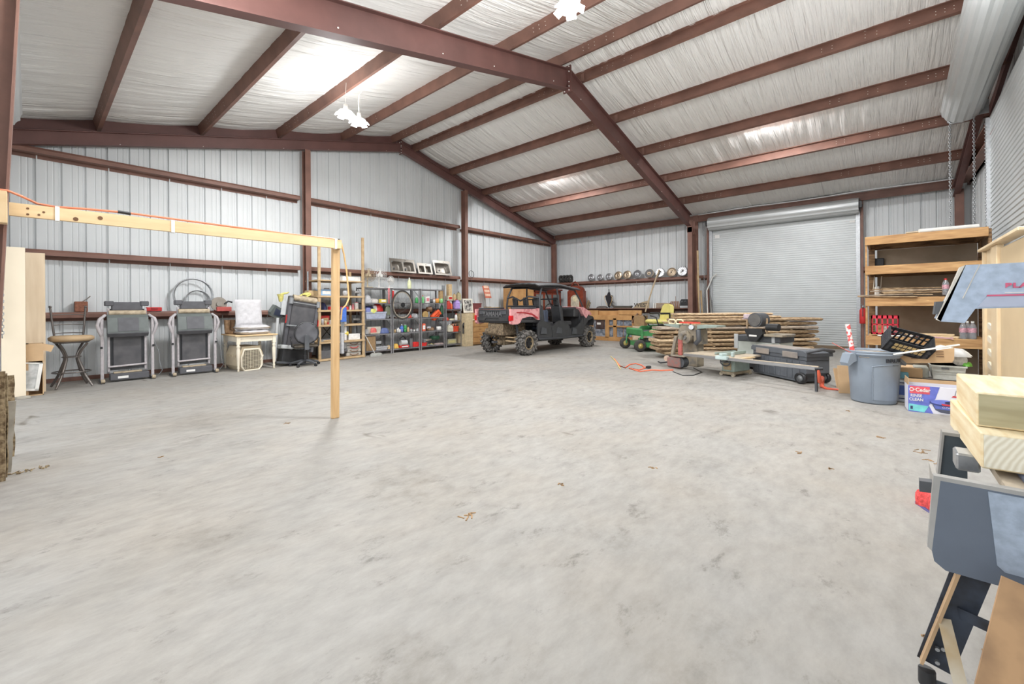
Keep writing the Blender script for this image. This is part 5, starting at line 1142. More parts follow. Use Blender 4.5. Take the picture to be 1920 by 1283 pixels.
# floor tub and doors
for s_ in (-1, 1):
    y0_, y1_ = (-.70, -.66) if s_ < 0 else (.66, .70)
    MB().prism([(.40, .42), (.40, .80), (.55, .90), (.72, .88), (.9, .80), (1.02, .74), (1.30, .74), (1.34, .38), (.6, .34)], y0_, y1_, 'y').obj('rear_side_panel', bodyk, V)
    MB().prism([(1.08, .38), (1.02, .70), (1.3, .84), (1.48, .88), (1.9, .70), (1.98, .36)], y0_ - .012, y1_ + .012, 'y').obj('rear_door', bodyk, V)
    MB().prism([(1.82, .36), (1.86, .62), (2.3, .66), (2.52, .78), (2.66, .95), (2.70, .5), (2.6, .40)], y0_, y1_, 'y').obj('front_door', bodyk, V)
    for a, b_ in ((.62, .62), (1.34, .6), (2.12, .54)): MB().prism([(a - .13, b_ - .08), (a + .16, b_ - .1), (a + .13, b_ + .06), (a - .06, b_ + .1)], (y1_ + .02 if s_ > 0 else y0_ - .03), (y1_ + .03 if s_ > 0 else y0_ - .02), 'y').obj('door_recess', dkgrey, V)
    MB().tube([(.42, s_ * .70, .40), (1.5, s_ * .71, .37), (2.7, s_ * .70, .38)], .028, 8).obj('rock_slider', cage, V)
    # cage
    MB().tube([(.62, s_ * .62, .86), (.60, s_ * .62, 1.3), (.62, s_ * .6, 1.55), (.76, s_ * .56, 1.83)], .028, 8).obj('cage_post', cage, V)
    MB().tube([(1.60, s_ * .63, .84), (1.50, s_ * .62, 1.35), (1.46, s_ * .57, 1.83)], .026, 8).obj('cage_post', cage, V)
    MB().tube([(2.86, s_ * .6, 1.18), (2.62, s_ * .6, 1.50), (2.40, s_ * .56, 1.78)], .026, 8).obj('cage_post', cage, V)
    MB().tube([(.76, s_ * .56, 1.83), (1.46, s_ * .57, 1.86), (2.40, s_ * .56, 1.78)], .026, 8).obj('roof_rail', cage, V)
    MB().tube([(2.68, s_ * .63, .45), (2.62, s_ * .63, .8), (2.52, s_ * .63, 1.1)], .018, 6).obj('front_door_bar', cage, V)
    MB().prism([(2.55, 1.24), (2.70, 1.26), (3.12, 1.10), (3.20, 1.0), (3.0, 1.02), (2.86, .90), (2.70, 1.04)], min(s_ * .5, s_ * .68), max(s_ * .5, s_ * .68), 'y').obj('front_fender', pink, V)
    MB().prism([(2.72, .98), (2.86, .90), (3.0, 1.0), (3.24, .96), (3.34, .82), (3.26, .66), (3.30, .9), (3.0, .84), (2.80, .70), (2.68, .5)], min(s_ * .5, s_ * .69), max(s_ * .5, s_ * .69), 'y').obj('wheel_arch', bodyk, V)
MB().tube([(.62, -.6, 1.53), (.5, -.3, 1.57), (.5, 0, 1.45), (.5, .3, 1.57), (.62, .6, 1.53)], .024, 8).obj('rear_hoop', cage, V)
MB().tube([(.60, -.62, 1.3), (.60, .62, 1.3)], .02, 8).obj('cross_bar', cage, V)
MB().tube([(1.49, -.61, 1.5), (1.49, .61, 1.5)], .02, 8).obj('cross_bar', cage, V)
m = MB(); 
def roof(s_, t):
    x = .50 + 2.05 * s_; y = -.66 + 1.32 * t; c = 1 - (2 * t - 1) ** 2
    return Vector((x, y, 1.87 + .07 * c ** .5 + .04 * math.sin(PI * min(1, s_ * 1.2)) - .12 * max(0, s_ - .5) + (.014 if abs((t * 6) % 1 - .5) < .2 else 0)))
m.grid(14, 24, roof); m.grid(14, 24, lambda s_, t: roof(s_, 1 - t) - Vector((0, 0, .035))); m.tube([roof(0, k / 12) - Vector((0, 0, .02)) for k in range(13)], .022, 6).tube([roof(k / 12, 0) - Vector((0, 0, .02)) for k in range(13)], .022, 6).tube([roof(k / 12, 1) - Vector((0, 0, .02)) for k in range(13)], .022, 6)
m.obj('roof', bodyk, V)
for x in (.86, 1.78):
    for y in (-.4, .0, .4):
        if x > 1.5 and y == 0: continue
        MB().bb(x, x + .42, y - .19, y + .19, .70, .84, .03).obj('seat', bodyk, V)
        b_ = MB(XF((x + .0, y, .80), 0, -.16, 0)).bb(-.09, .03, -.19, .19, 0, .52, .035).bb(-.08, .02, -.09, .09, .52, .76, .03); b_.obj('seat_back', bodyk, V)
MB().bb(1.2, 1.55, -.2, .2, .6, 1.18, .03).obj('center_console', mat('blue_grey_plastic', (98, 106, 124), .5), V)
MB().bb(2.35, 2.75, -.58, .58, .95, 1.2, .03).obj('dashboard', bodyk, V); MB().tube([(2.3 + .06 * math.sin(a), .35 + .16 * math.cos(a), 1.22 + .15 * math.sin(a)) for a in [2 * PI * q / 16 for q in range(16)]], .014, 6, closed=True).obj('steering_wheel', black, V)
MB().prism([(2.62, 1.22), (2.75, 1.26), (3.2, 1.12), (3.34, .98), (3.34, .6), (3.2, .5), (2.75, .6)], -.5, .5, 'y').obj('hood', bodyk, V); MB().prism([(2.66, 1.262), (2.76, 1.272), (3.2, 1.13), (3.18, 1.12), (2.75, 1.25)], -.42, .42, 'y').obj('hood_skin', pink, V)
MB().bb(.5, 2.7, -.6, .6, .40, .46, .01).obj('floor_tub', bodyk, V)
MB().bb(2.64, 2.7, -.56, .56, .42, 1.0, .01).obj('firewall', bodyk, V)
# ================================================================= BACK WALL OBJECTS
XB = 14.95
def BX(u, v, x=XB): return PX(u, v, x)
# tall oak unit + red cabinet + clock behind the vehicle
def boxu(name, u0, u1, v0, v1, x, d, m, label, cat):
    a, b_ = PX(u0, v0, x), PX(u1, v0, x); zt = PX((u0 + u1) / 2, v1, x).z; zb = max(0, PX((u0 + u1) / 2, v0, x).z)
    return a.y, b_.y, zb, zt
a = PX(960, 600, 14.2)
t = thing('oak_wardrobe', 'tall oak cabinet seen behind the vehicle seats', 'cabinet', (PY(962, 640, 10.3).x, 10.28, 0)); x0 = PY(962, 640, 10.28).x; x1 = PY(1001, 640, 10.28).x; zt = PY(985, 541, 10.28).z
MB().bb(0, x1 - x0, 0, .5, 0, zt, .01).obj('body', oak, t)
for k in (0, 1):
    d_ = MB().bb(.03 + k * (x1 - x0) / 2, (k + 1) * (x1 - x0) / 2 - .03, -.02, 0, .1, zt - .08, .006).obj('door', oak, t); MB().ball(((x1 - x0) / 2 + (.06 if k else -.06), -.035, 1.0), .02, 8).obj('knob', cmat(BRN), d_)
cherry = mat('cherry_wood', (138, 62, 40), .4, col2=(112, 46, 30), scale=8)
x0 = PY(1004, 640, 10.3).x
t = thing('china_cabinet', 'dark cherry cabinet with glass doors behind the vehicle cage', 'cabinet', (13.0, 10.25, 0)); zt = PY(1030, 545, 10.25).z; x0 = PY(1005, 640, 10.25).x - 13.0; x1 = PY(1056, 640, 10.25).x - 13.0
MB().box(x0, x1, .1, .45, 0, .9).box(x0, x0 + .08, .1, .45, .9, zt).box(x1 - .08, x1, .1, .45, .9, zt).box(x0, x1, .4, .45, .9, zt).box(x0, x1, .1, .45, zt - .08, zt).bb(x0 - .06, x1 + .06, .05, .5, zt, zt + .07, .01).obj('body', cherry, t)
for k in range(3):
    w = (x1 - x0 - .16) / 3; q0 = x0 + .08 + k * w; m = MB().box(q0 + .01, q0 + .06, .08, .1, .92, zt - .1).box(q0 + w - .06, q0 + w - .01, .08, .1, .92, zt - .1).box(q0 + .06, q0 + w - .06, .08, .1, .92, .98).box(q0 + .06, q0 + w - .06, .08, .1, zt - .16, zt - .1); dd = m.obj('door', cherry, t)
    MB().box(q0 + .06, q0 + w - .06, .088, .094, .98, zt - .16).obj('glass_pane', mat('cabinet_glass', (120, 126, 126), .08, var=0, spec=.9), dd)
t = thing('mantel_clock', 'ornate wooden clock cabinet with arched glass behind the windscreen frame', 'clock', (14.9, PX(1079, 600, 14.8).y, 1.2)); w = .38; zb = 0; h = PX(1079, 535, 14.8).z - 1.2
t.location.z = 1.17
MB().bb(-.12, .12, -w, w, 0, h * .78, .01).obj('body', cherry, t)
arc = [(-w * .9, h * .75)] + [(w * .9 * -math.cos(a_), h * .78 + .22 * math.sin(a_)) for a_ in [PI * q / 10 for q in range(11)]] + [(w * .9, h * .75)]
MB().prism(arc, -.1, .1, 'x').tube([(-.1, w * .55, h * .95), (-.1, w * .25, h * 1.12), (-.1, 0, h * 1.18), (-.1, -w * .25, h * 1.12), (-.1, -w * .55, h * .95)], .03, 6).obj('scrolled_crown', cherry, t)
MB().prism([(-.2, .05)] + [(-.2 * math.cos(a_), .42 + .16 * math.sin(a_)) for a_ in [PI * q / 8 for q in range(9)]] + [(.2, .05)], -.135, -.12, 'x').obj('glass_door', mat('clock_glass', (190, 180, 160), .15, var=.2, scale=10), t)
MB().cyl((-.14, 0, .42), (-.136, 0, .42), .11, n=20).obj('dial', cmat((216, 204, 170)), t)
# small tyres on the girt
tyre0 = thing('spare_tire', 'leftmost of four small black tyres on the back girt', 'tyre', (0, 0, 0), group='small tyres on the back girt')
MB(XF((0, 0, .155), PI / 2, 0, 0)).lathe([(.07, -.04), (.13, -.035), (.155, -.02), (.155, .02), (.13, .035), (.07, .03), (.06, 0), (.07, -.04)], n=22).obj('tyre', rubber, tyre0)
m = MB()
for i in range(14): m.box(-.012, .012, -.035, .035, .15, .165, XF((0, 0, .155)) @ Matrix.Rotation(2 * PI * i / 14, 4, 'Y'))
m.obj('tread', rubber, tyre0, kind='stuff')
for i, u in enumerate((1052, 1058, 1064, 1070)):
    y = PX(u, 524, 15.30).y; lb = ('leftmost of four small black tyres on the back girt', 'second of the four small tyres on the back girt', 'third of the four small tyres on the back girt', 'rightmost of the four small tyres, nearest the hubcaps')[i]
    if i == 0: tyre0.location = (15.30, y, 2.315)
    else: dup(tyre0, (15.30, y, 2.315), label=lb)
# hubcaps
def hubcap(u, v, r, label, style, m1=chrome):
    p = PX(u, v, 15.22); t = thing('hubcap', label, 'hubcap', (15.24, p.y, 2.315 + r), rot=(0, -PI / 2 + .22, 0), group='hubcaps on the back girt')
    MB().lathe([(0, .028), (r * .12, .03), (r * .2, .015), (r * .36, .012), (r * .42, .024), (r * .62, .028), (r * .72, .012), (r * .92, .02), (r, .006), (r, 0), (0, 0)], n=32).obj('disc', m1, t)
    m = MB(); n_ = (10, 24, 16, 0)[style]
    for i in range(n_):
        a_ = 2 * PI * i / n_; m.prism([(r * .42, -.008), (r * .88, -.016 if style else -.024), (r * .88, .016 if style else .024), (r * .42, .008)], .022, .032, 'z', Matrix.Rotation(a_, 4, 'Z'))
    if n_: m.obj('spokes', cmat(DGY) if style == 1 else m1, t)
    MB().lathe([(0, .05), (r * .1, .045), (r * .14, .02), (0, .02)], n=14).obj('center_cap', chrome, t)
bronze = mat('worn_chrome', (170, 152, 130), .35, metal=.8, var=.15)
hubs = [(1107.5, 518, .145, 0, chrome, 'chrome hubcap with short spokes, leftmost in the row'), (1124.5, 518, .13, 2, chrome, 'smaller dark-rimmed hubcap, second from the left'), (1141, 518, .14, 0, chrome, 'spoked chrome hubcap, third from the left'), (1158.5, 517, .165, 3, bronze, 'plain worn bronze-toned hubcap, fourth from the left'), (1175.5, 516, .17, 3, bronze, 'plain dull hubcap, fifth from the left'), (1194.5, 514.5, .17, 1, chrome, 'bright hubcap with dark slots, sixth from the left'), (1217, 512.5, .17, 1, bronze, 'bronze hubcap with many dark fins, seventh from the left'), (1237, 512, .175, 2, chrome, 'black-rimmed hubcap behind the leaning pole'), (1259, 511, .17, 3, bronze, 'smooth ringed hubcap, second from the right'), (1279.5, 509.5, .18, 2, chrome, 'bright ringed hubcap nearest the column')]
for u, v, r, st, m1, lb in hubs: hubcap(u, v, r, lb, st, m1)
# low row of objects on the bottom girt / ledge
LZ = 1.195
def onb(u, x=15.2): return PX(u, 580, x).y
t = thing('mannequin_torso', 'black felt shape on an iron hook stand above the glazed cabinet', 'stand', (15.12, onb(1144), LZ))
MB().tube([(0, 0, 0), (0, .0, .32), (0, 0, .7)], .018, 6).obj('stand_rod', dkgrey, t); MB().tube([(0, .03 * math.cos(a_), .73 + .03 * math.sin(a_)) for a_ in [2 * PI * q / 12 for q in range(12)]], .008, 5, closed=True).obj('hook_ring', black, t)
MB().prism([(-.13, .50), (-.12, .36), (-.05, .18), (-.03, .05), (.03, .05), (.06, .2), (.12, .34), (.15, .5), (.07, .52), (.03, .62), (-.02, .64), (-.05, .52)], -.04, .04, 'x').obj('felt_shape', mat('black_felt', (40, 38, 44), .9), t)
MB().tube([(-.05, .1, .52), (-.06, .17, .46), (-.05, .15, .3), (-.03, .06, .1)], .012, 6).tube([(-.05, -.1, .5), (-.06, -.16, .44), (-.05, -.14, .28), (-.03, -.05, .1)], .012, 6).obj('strap', cmat(TAN), t)
tag(lump(MB(), .3, .5, .09, 4).obj('leather_strip', cmat((92, 84, 80)), loc=(15.12, onb(1131), LZ)), 'flat dark leather piece left of the black hook stand', 'leather')
t = thing('sled', 'dark curved wooden runner lying along the back ledge', 'runner', (15.1, onb(1168), LZ)); y0_, y1_ = onb(1188) - onb(1168), onb(1150) - onb(1168)
MB().tube([(0, y0_, .07), (0, y0_ * .7, .045), (0, y1_ * .7, .05), (0, y1_, .12), (0, y1_ + .02, .24), (0, y1_ - .02, .27), (0, y1_ - .05, .22)], [.03, .045, .045, .03, .022, .02, .015], 8).obj('runner', cmat((70, 68, 62)), t)
MB().box(-.06, .06, y0_ * .9, y1_ * .85, 0, .03).obj('base_board', cmat((104, 92, 78)), t)
t = thing('license_sign', 'old lettered board reading WEST at the foot of the leaning pole', 'sign', (15.16, onb(1204), LZ), rot=(0, .1, 0)); a_, b_ = onb(1218) - onb(1204), onb(1188) - onb(1204)
MB().prism([(a_, 0), (b_, 0), (b_ * .6, .16), (a_, .30)], -.012, .012, 'x').obj('board', cmat((168, 152, 124)), t)
text('lettering', 'WEST', .21, cmat((62, 54, 48)), t, XF((-.014, (a_ + b_) / 2 - .02, .11), PI / 2, 0, -PI / 2), .002, sx=1.1, bold=.004)
for i, (u, vt, lb) in enumerate(((1227, 568, 'white bound folder, left one of the pair'), (1230.5, 568, 'white bound folder, right one of the pair'))):
    tag(MB().box(-.09, .09, -.022, .022, 0, PX(u, vt, 15.2).z - LZ, XF((0, 0, 0), .1, 0, 0)).obj('folder', white, loc=(15.2, onb(u), LZ)), lb + ' on the back ledge', 'folder')
t = thing('wooden_crate', 'wide grey-brown wooden box right of the white folders', 'crate', (15.14, onb(1246), LZ)); w = (onb(1234) - onb(1259)) / 2; h = PX(1246, 568, 15.1).z - LZ
MB().bb(-.1, .1, -w, w, 0, h, .01).obj('body', cmat((150, 132, 116)), t)
for k in range(3): MB().box(-.108, -.1, -w, w, .02 + k * h / 3, -.01 + (k + 1) * h / 3).obj('slat', cmat((164, 146, 128)), t)
t = thing('basket', 'small brown slatted basket with a rod between crate and toaster', 'basket', (15.14, onb(1268), LZ)); w = (onb(1261) - onb(1276)) / 2
for k in range(6): MB().tube([(-.06, -w + 2 * w * k / 5, 0), (-.09, (-w + 2 * w * k / 5) * 1.1, .12), (-.06, (-w + 2 * w * k / 5) * .9, .24)], .018, 6).obj('slat', cmat((140, 96, 70)), t)
MB().tube([(0, 0, 0), (0, .0, .42)], .008, 6).obj('rod', cmat(BRN), t); MB().box(-.08, .1, -w, w, 0, .02).obj('bottom', cmat(BRN), t)
t = thing('welding_mask', 'black rounded box on a pale base beside the column', 'appliance', (15.14, onb(1285), LZ)); w = (onb(1278) - onb(1293)) / 2
MB().bb(-.1, .1, -w, w, 0, .08, .01).obj('base', ltgrey, t); MB(XF((0, 0, .0))).prism([(-w, .08), (w, .08), (w * .95, .24), (w * .6, .31), (-w * .6, .31), (-w * .95, .24)], -.09, .09, 'x').obj('hood', black, t); 
for k in (-1, 1): MB().tube([(-.1, k * w * .4 + .03 * math.cos(q), .2 + .05 * math.sin(q)) for q in [PI * j / 6 for j in range(7)]], .008, 5).obj('rim_arc', grey, t)
t = thing('wicker_crate', 'dark wicker crate hanging below the rounded black box', 'crate', (15.0, onb(1284), .72)); w = .25
for k in range(9): MB().box(-.1, -.09, -w + .055 * k, -.02 + -w + .055 * (k + 1), 0, .42).obj('slat', cmat((96, 84, 76)), t)
MB().box(-.09, .1, -w, w, 0, .4).obj('body', cmat((80, 70, 64)), t)
t.location.z = .0; 
for ch in t.children: ch.scale.z = 2.6
t['label'] = 'dark slatted crate standing under the ledge next to the column'
# glazed cabinet lying against the wall
XC = 14.1
def cy(u): return PX(u, 610, XC).y
def cz(v, u=1150): return PX(u, v, XC).z
t = thing('glazed_cabinet', 'orange-brown oak display cabinet with glass panes behind the mower', 'cabinet', (XC, cy(1160), 0)); Y0 = cy(1160)
def cb_(u0, u1, v0, v1, m, nm, x0=0, x1=.02, bev=.004):
    return MB().bb(x0, x1, cy(u1) - Y0, cy(u0) - Y0, max(0, cz(v0, (u0 + u1) / 2)), cz(v1, (u0 + u1) / 2), bev).obj(nm, m, t)
cb_(1103, 1192, 641, 583, oak, 'body', .05, .45)
for u0, u1, v0, v1 in ((1103, 1192, 600, 591), (1103, 1192, 643, 632), (1135, 1142, 633, 600), (1185, 1192, 636, 592), (1142, 1186, 614, 611), (1150, 1156, 632, 597), (1102, 1122, 590.5, 582), (1160, 1203, 590.5, 582)): cb_(u0, u1, v0, v1, oak, 'rail', -.02, .05)
gl = mat('dark_glass', (96, 104, 116), .06, col2=(150, 156, 166), scale=9, spec=1.0, ramp=(.4, .6)); gl2 = mat('dark_print_panel', (62, 52, 52), .3, col2=(86, 70, 66), scale=4)
for u0, u1, v0, v1, m_ in ((1112, 1135, 632, 597, gl), (1142, 1150, 611, 597, gl), (1156, 1167, 611, 597, gl), (1168, 1185, 611, 597, gl), (1142, 1150, 632, 614, gl), (1156, 1167, 632, 614, gl), (1168, 1185, 632, 614, gl)): cb_(u0, u1, v0, v1, m_, 'glass_pane', .03, .045, .002)
cb_(1117, 1133, 617, 600, gl2, 'dark_panel', .018, .03); cb_(1119, 1126, 609, 605, white, 'white_mark', .012, .018, .001)
tag(MB().tube([PX(1210, 585, 14.9), PX(1222, 545, 15.05), PX(1236, 506, 15.18)], .028, 8).obj('wooden_pole', cmat((186, 166, 136))), 'long wooden pole leaning on the hubcap girt', 'pole')
tag(MB().tube([PX(1186, 606, 13.95), PX(1188, 598, 13.95), PX(1196, 588, 14.0)], .035, 8).obj('bent_pipe', cmat((120, 90, 70))), 'short bent brown pipe on the corner of the glazed cabinet', 'pipe')
t = thing('log_pair', 'two short brown logs standing up on the ledge above the vehicle nose', 'logs', (15.1, onb(1105), LZ)); MB().tube([(0, .1, 0), (0, -.04, .32)], .04, 7).obj('log', bark, t); MB().tube([(0, .0, 0), (0, -.1, .24)], .035, 7).obj('log', bark, t)
# boxes beside the cabinet, in front of the glazed cabinet's right end
for i, (u, v0, v1, c, lb) in enumerate(((1198, 612, 594, (150, 120, 84), 'brown wooden crate behind the mower wheel arm, upper'), (1196, 628, 612, (196, 176, 150), 'pale carton behind the mower, lower'))):
    p = PX(u, v0, 13.6); zt = PX(u, v1, 13.6).z
    if i == 1: t_ = thing('storage_box', lb, 'box', (13.6, p.y, 0)); MB().bb(0, .3, -.2, .2, 0, zt, .01).obj('carton', cmat(c), t_); zl = zt
for q in (0,):
    p = PX(1198, 604, 13.6); zt = PX(1198, 592, 13.6).z; t_ = thing('storage_box', 'brown wooden crate stacked behind the mower levers', 'box', (13.6, p.y, zl)); MB().bb(0, .3, -.18, .18, 0, zt - zl, .01).obj('carton', cmat((150, 120, 84)), t_)
# poles beside the door
for i, (u0, v0, u1, v1, m_, r, lb) in enumerate(((1316, 600, 1308, 470, agew, .03, 'tall pale timber leaning beside the column, tallest of the bundle'), (1320, 600, 1314, 545, agew, .03, 'rough brown stick in the bundle beside the column'), (1326, 600, 1336, 520, white, .022, 'bent white pipe leaning beside the far door'), (1322, 600, 1323, 560, galv, .02, 'short grey pipe standing in the bundle'), (1329, 600, 1331, 555, mat('grey_strip', (150, 146, 140)), .018, 'slim grey strip standing next to the door rail'), (1312, 600, 1306, 515, cmat(BRN), .016, 'thin brown stick at the left of the bundle'))):
    b_ = PX(u1, v1, 15.25); b_ = b_ if b_.y < 4.66 else PY(u1, v1, 4.66 - .05 * (i % 2)); a = PX(u0, 575, 15.0); p0 = Vector((14.75, min(a.y, 4.66) - .06 * i % .25, 0))
    pts = [p0, b_] if i != 2 else [p0, PX(1325, 545, 15.1), b_, PX(1343, 514, 15.2)]
    tag(MB().tube(pts, r, 6).obj('leaning_pole', m_), lb, 'pole', 'bundle of poles between column and door')
# ================================================================= GREEN MOWER
gm = mat('mower_green', (72, 138, 84), .4, var=.12); ym = mat('mower_yellow', (216, 204, 122), .5, var=.08); hubm = mat('mower_hub_yellow', (206, 186, 110), .5)
T = thing('riding_mower', 'green zero-turn riding mower with a yellow seat', 'mower', (12.2, 5.02, 0), rz=math.radians(140))
def wheel(parent, x, y, r, w, hubc, rh=.5, lugs=0):
    m = MB(XF((x, y, r), PI / 2, 0, 0)).lathe([(r * rh, -w / 2), (r * .85, -w / 2), (r, -w * .3), (r, w * .3), (r * .85, w / 2), (r * rh, w / 2), (r * rh - .01, 0), (r * rh, -w / 2)], n=24)
    m.xf = None
    for i in range(lugs): m.box(-.012, .012, -w * .45, w * .45, r - .005, r + .012, XF((x, y, r)) @ Matrix.Rotation(2 * PI * i / lugs, 4, 'Y'))
    o = m.obj('tyre', rubber, parent); MB(XF((x, y, r), PI / 2, 0, 0)).lathe([(0, -w * .42), (r * .15, -w * .45), (r * .2, -w * .3), (r * rh, -w * .38), (r * rh, w * .38), (r * .2, w * .3), (r * .15, w * .45), (0, w * .42)], n=20).obj('hub', hubc, o); return o
for s_ in (-1, 1):
    wheel(T, .78, s_ * .50, .165, .13, hubm); wheel(T, -.45, s_ * .48, .25, .24, hubm, .5, 18)
    MB().tube([(.78, s_ * .41, .17), (.77, s_ * .41, .3), (.75, s_ * .44, .37), (.72, s_ * .46, .40)], .025, 6).cyl((.70, s_ * .47, .36), (.70, s_ * .47, .60), .04, n=10).obj('caster_fork', gm, T)
    MB().prism([(.72, .44), (.72, .54), (.40, .58), (.3, .68), (-.2, .68), (-.5, .52), (-.5, .42), (-.1, .50), (.2, .44), (.4, .42)], s_ * .40 - .03, s_ * .40 + .03, 'y').obj('side_frame', gm, T)
    MB().tube([(.1, s_ * .3, .68), (.2, s_ * .33, .95), (.32, s_ * .2, 1.0)], .018, 6).obj('lap_bar', black, T)
    MB().bb(-.35, .1, s_ * .36 - .09, s_ * .36 + .09, .62, .70, .02).obj('fender', gm, T)
MB().prism([(.74, .60), (.74, .46), (.70, .42), (.70, .64)], -.5, .5, 'y').obj('front_beam', gm, T)
MB().prism([(-.5, -.35), (-.38, -.62), (.38, -.62), (.52, -.3), (.52, .3), (.38, .62), (-.38, .62), (-.5, .35)], .12, .24, 'z', XF((.18, 0, 0))).obj('mower_deck', gm, T)
MB().prism([(-.3, -.25), (.3, -.25), (.3, .25), (-.3, .25)], .24, .32, 'z', XF((.18, 0, 0))).obj('deck_cover', dkgrey, T)
MB().bb(.05, .66, -.36, .36, .5, .56, .01).obj('foot_plate', dkgrey, T); MB().bb(-.75, -.15, -.33, .33, .38, .72, .04).obj('engine_cover', black, T); MB().bb(-.95, -.7, -.3, .3, .4, .8, .04).obj('engine', gm, T)
MB().bb(-.32, .26, -.27, .27, .76, .88, .045).obj('seat_cushion', ym, T)
m = MB(XF((-.24, 0, .86), 0, -.2, 0)); 
m.prism([(-.26, 0), (.26, 0), (.27, .25), (.22, .42), (.12, .48), (-.12, .48), (-.22, .42), (-.27, .25)], -.09, .03, 'x'); m.obj('seat_back', ym, T)
for s_ in (-1, 1): MB().tube([(-.26, s_ * .28, .9), (-.22, s_ * .32, 1.06), (.06, s_ * .33, 1.06)], .03, 7).obj('armrest', black, T)
MB().cyl((.45, 0, .56), (.5, 0, .62), .03, n=8).obj('pedal', black, T)
MB(XF((.0, .0, .0))).box(-.01, .04, -.445, -.432, .56, .61).box(-.01, .04, .432, .445, .56, .61).obj('badge', hubm, T)
# hose on wall, green thing behind mower seat
tag(MB().tube([(0, .08 * math.cos(a_), .3 + .12 * math.sin(a_) + .01 * a_) for a_ in [q * .5 for q in range(26)]], .025, 6).obj('garden_hose', gm, loc=(14.97, PX(1256, 600, 14.97).y, .76)), 'green hose coil behind the yellow mower seat', 'hose')
# ================================================================= LUMBER STACK
lum = [mat('slab_oak_%d' % i, c, .85, col2=c2, scale=9, stretch=(1.5, 1.5, 5), ramp=(.35, .62), bump=.5, bscale=22) for i, (c, c2) in enumerate((((200, 174, 138), (146, 118, 90)), ((188, 162, 128), (126, 102, 78)), ((180, 164, 146), (138, 124, 110)), ((208, 184, 150), (162, 134, 104))))]
LS0 = Vector((10.15, 4.10, 0)); LS1 = Vector((12.94, 1.12, 0)); ld = (LS1 - LS0).normalized(); ln = Vector((-ld.y, ld.x, 0)) * -1
if ln.x < 0: ln = -ln
LA = math.atan2(ld.y, ld.x)
def lumber(s0, s1, z0, z1, off, label, mi, wd=.5, th_in=0, seed=0):
    """one slab: s0..s1 along the pile, off = distance behind the front face"""
    r = random.Random(seed); L_ = s1 - s0; m = MB(); n_ = 10; secs = []
    xs_ = [0, .015] + [L_ * i / (n_ - 2) for i in range(1, n_ - 2)] + [L_ - .015, L_]
    for i in range(n_ + 1):
        x = xs_[i]; w_ = r.uniform(-.035, .02); zt = z1 + r.uniform(-.008, .006); zb_ = z0 + r.uniform(-.004, .008)
        if i in (0, n_): zt -= .012; zb_ += .01
        mid = w_ - .02
        secs.append([(x, w_, zb_), (x, mid - .015, (zb_ + zt) / 2), (x, w_ + .01, zt), (x, wd, zt), (x, wd + .02, (zb_ + zt) / 2), (x, wd, zb_)])
    vs = [q for s_ in secs for q in s_]; k = 6
    m.add(vs, [(i * k + j, i * k + (j + 1) % k, (i + 1) * k + (j + 1) % k, (i + 1) * k + j) for i in range(n_) for j in range(k)] + [tuple(reversed(range(k))), tuple(range(n_ * k, n_ * k + k))])
    o = m.obj('lumber_slab', lum[mi % 4], loc=(LS0 + ld * s0 + ln * off)); o.rotation_euler.z = LA
    return tag(o, label, 'timber', 'rough sawn slabs in the lumber stack')
# ln must be local +y
if (Matrix.Rotation(LA, 3, 'Z') @ Vector((0, 1, 0))).dot(ln) < 0: ln = -ln
def srow(u, v):                     # distance along the pile front for a photograph column
    d = ray(u, v); n3 = Vector((-ld.y, ld.x, 0)); t_ = LS0.dot(n3) / Vector((d.x, d.y, 0)).dot(n3); p = Vector((d.x * t_, d.y * t_, CH + d.z * t_)); return (p - LS0).dot(ld), p.z
rowsd = [  # u0, u1, v top, v bottom at its left end
    (1246, 1300, 663, 672, .12, 'short round-edged slab, lowest of the stack'), (1231, 1332, 651, 659, 0, 'lumber slab, second from the bottom of the left end'), (1231, 1470, 642, 650, 0, 'lumber slab, third from the bottom of the left end'), (1230, 1490, 634, 641, .03, 'knotty lumber slab, fourth from the bottom of the left end'),
    (1236, 1500, 626, 632, 0, 'pale lumber slab, fifth from the bottom of the left end'), (1233, 1500, 618, 624.5, .02, 'lumber slab, sixth from the bottom of the left end'), (1233, 1500, 610, 617, 0, 'grey-topped slab that carries the yellow-handled plane')]
i = 0; zprev = 0
L_all = srow(1540, 640)[0]
zs = []
base_z = .085; pitch = .1
names = ['lowest', 'second', 'third', 'fourth', 'fifth', 'sixth', 'seventh', 'eighth', 'ninth']
for k in range(9):
    z0 = base_z + k * pitch
    s0 = srow((1246, 1233, 1236, 1231, 1240, 1233, 1238, 1262, 1268)[k], 640)[0]; s1 = srow((1440, 1524, 1532, 1536, 1530, 1536, 1534, 1534, 1543)[k], 620)[0]
    lumber(s0, s1, z0, z0 + .079, (.02, 0, .03, 0, .04, .01, 0, .05, .02)[k], 'live-edge slab in the stickered stack, %s from the floor' % names[k], (0, 1, 0, 3, 1, 0, 2, 0, 1)[k], .55, seed=k)
    if k < 8:
        for j, sx in enumerate((.35, 1.3, 2.3, 3.2)):
            if s0 < sx < s1:
                o = MB().bb(-.022, .022, -.01, .55, 0, .021, .003).obj('sticker', lum[3], loc=LS0 + ld * (sx + random.uniform(-.08, .08)) + Vector((0, 0, z0 + .079))); o.rotation_euler.z = LA
                tag(o, 'thin spacer stick between the %s and next slab, %s from the left' % (names[k], names[j] if j else 'first'), 'spacer', 'spacers in the lumber stack')
z0 = base_z + 9 * pitch - .03
lumber(srow(1272, 590)[0], srow(1466, 590)[0], z0, z0 + .07, .06, 'broad slab second from the top of the lumber stack', 0, .4, seed=20)
lumber(srow(1272, 590)[0], srow(1452, 590)[0], z0 + .075, z0 + .145, .10, 'topmost slab of the lumber stack', 3, .35, seed=21)
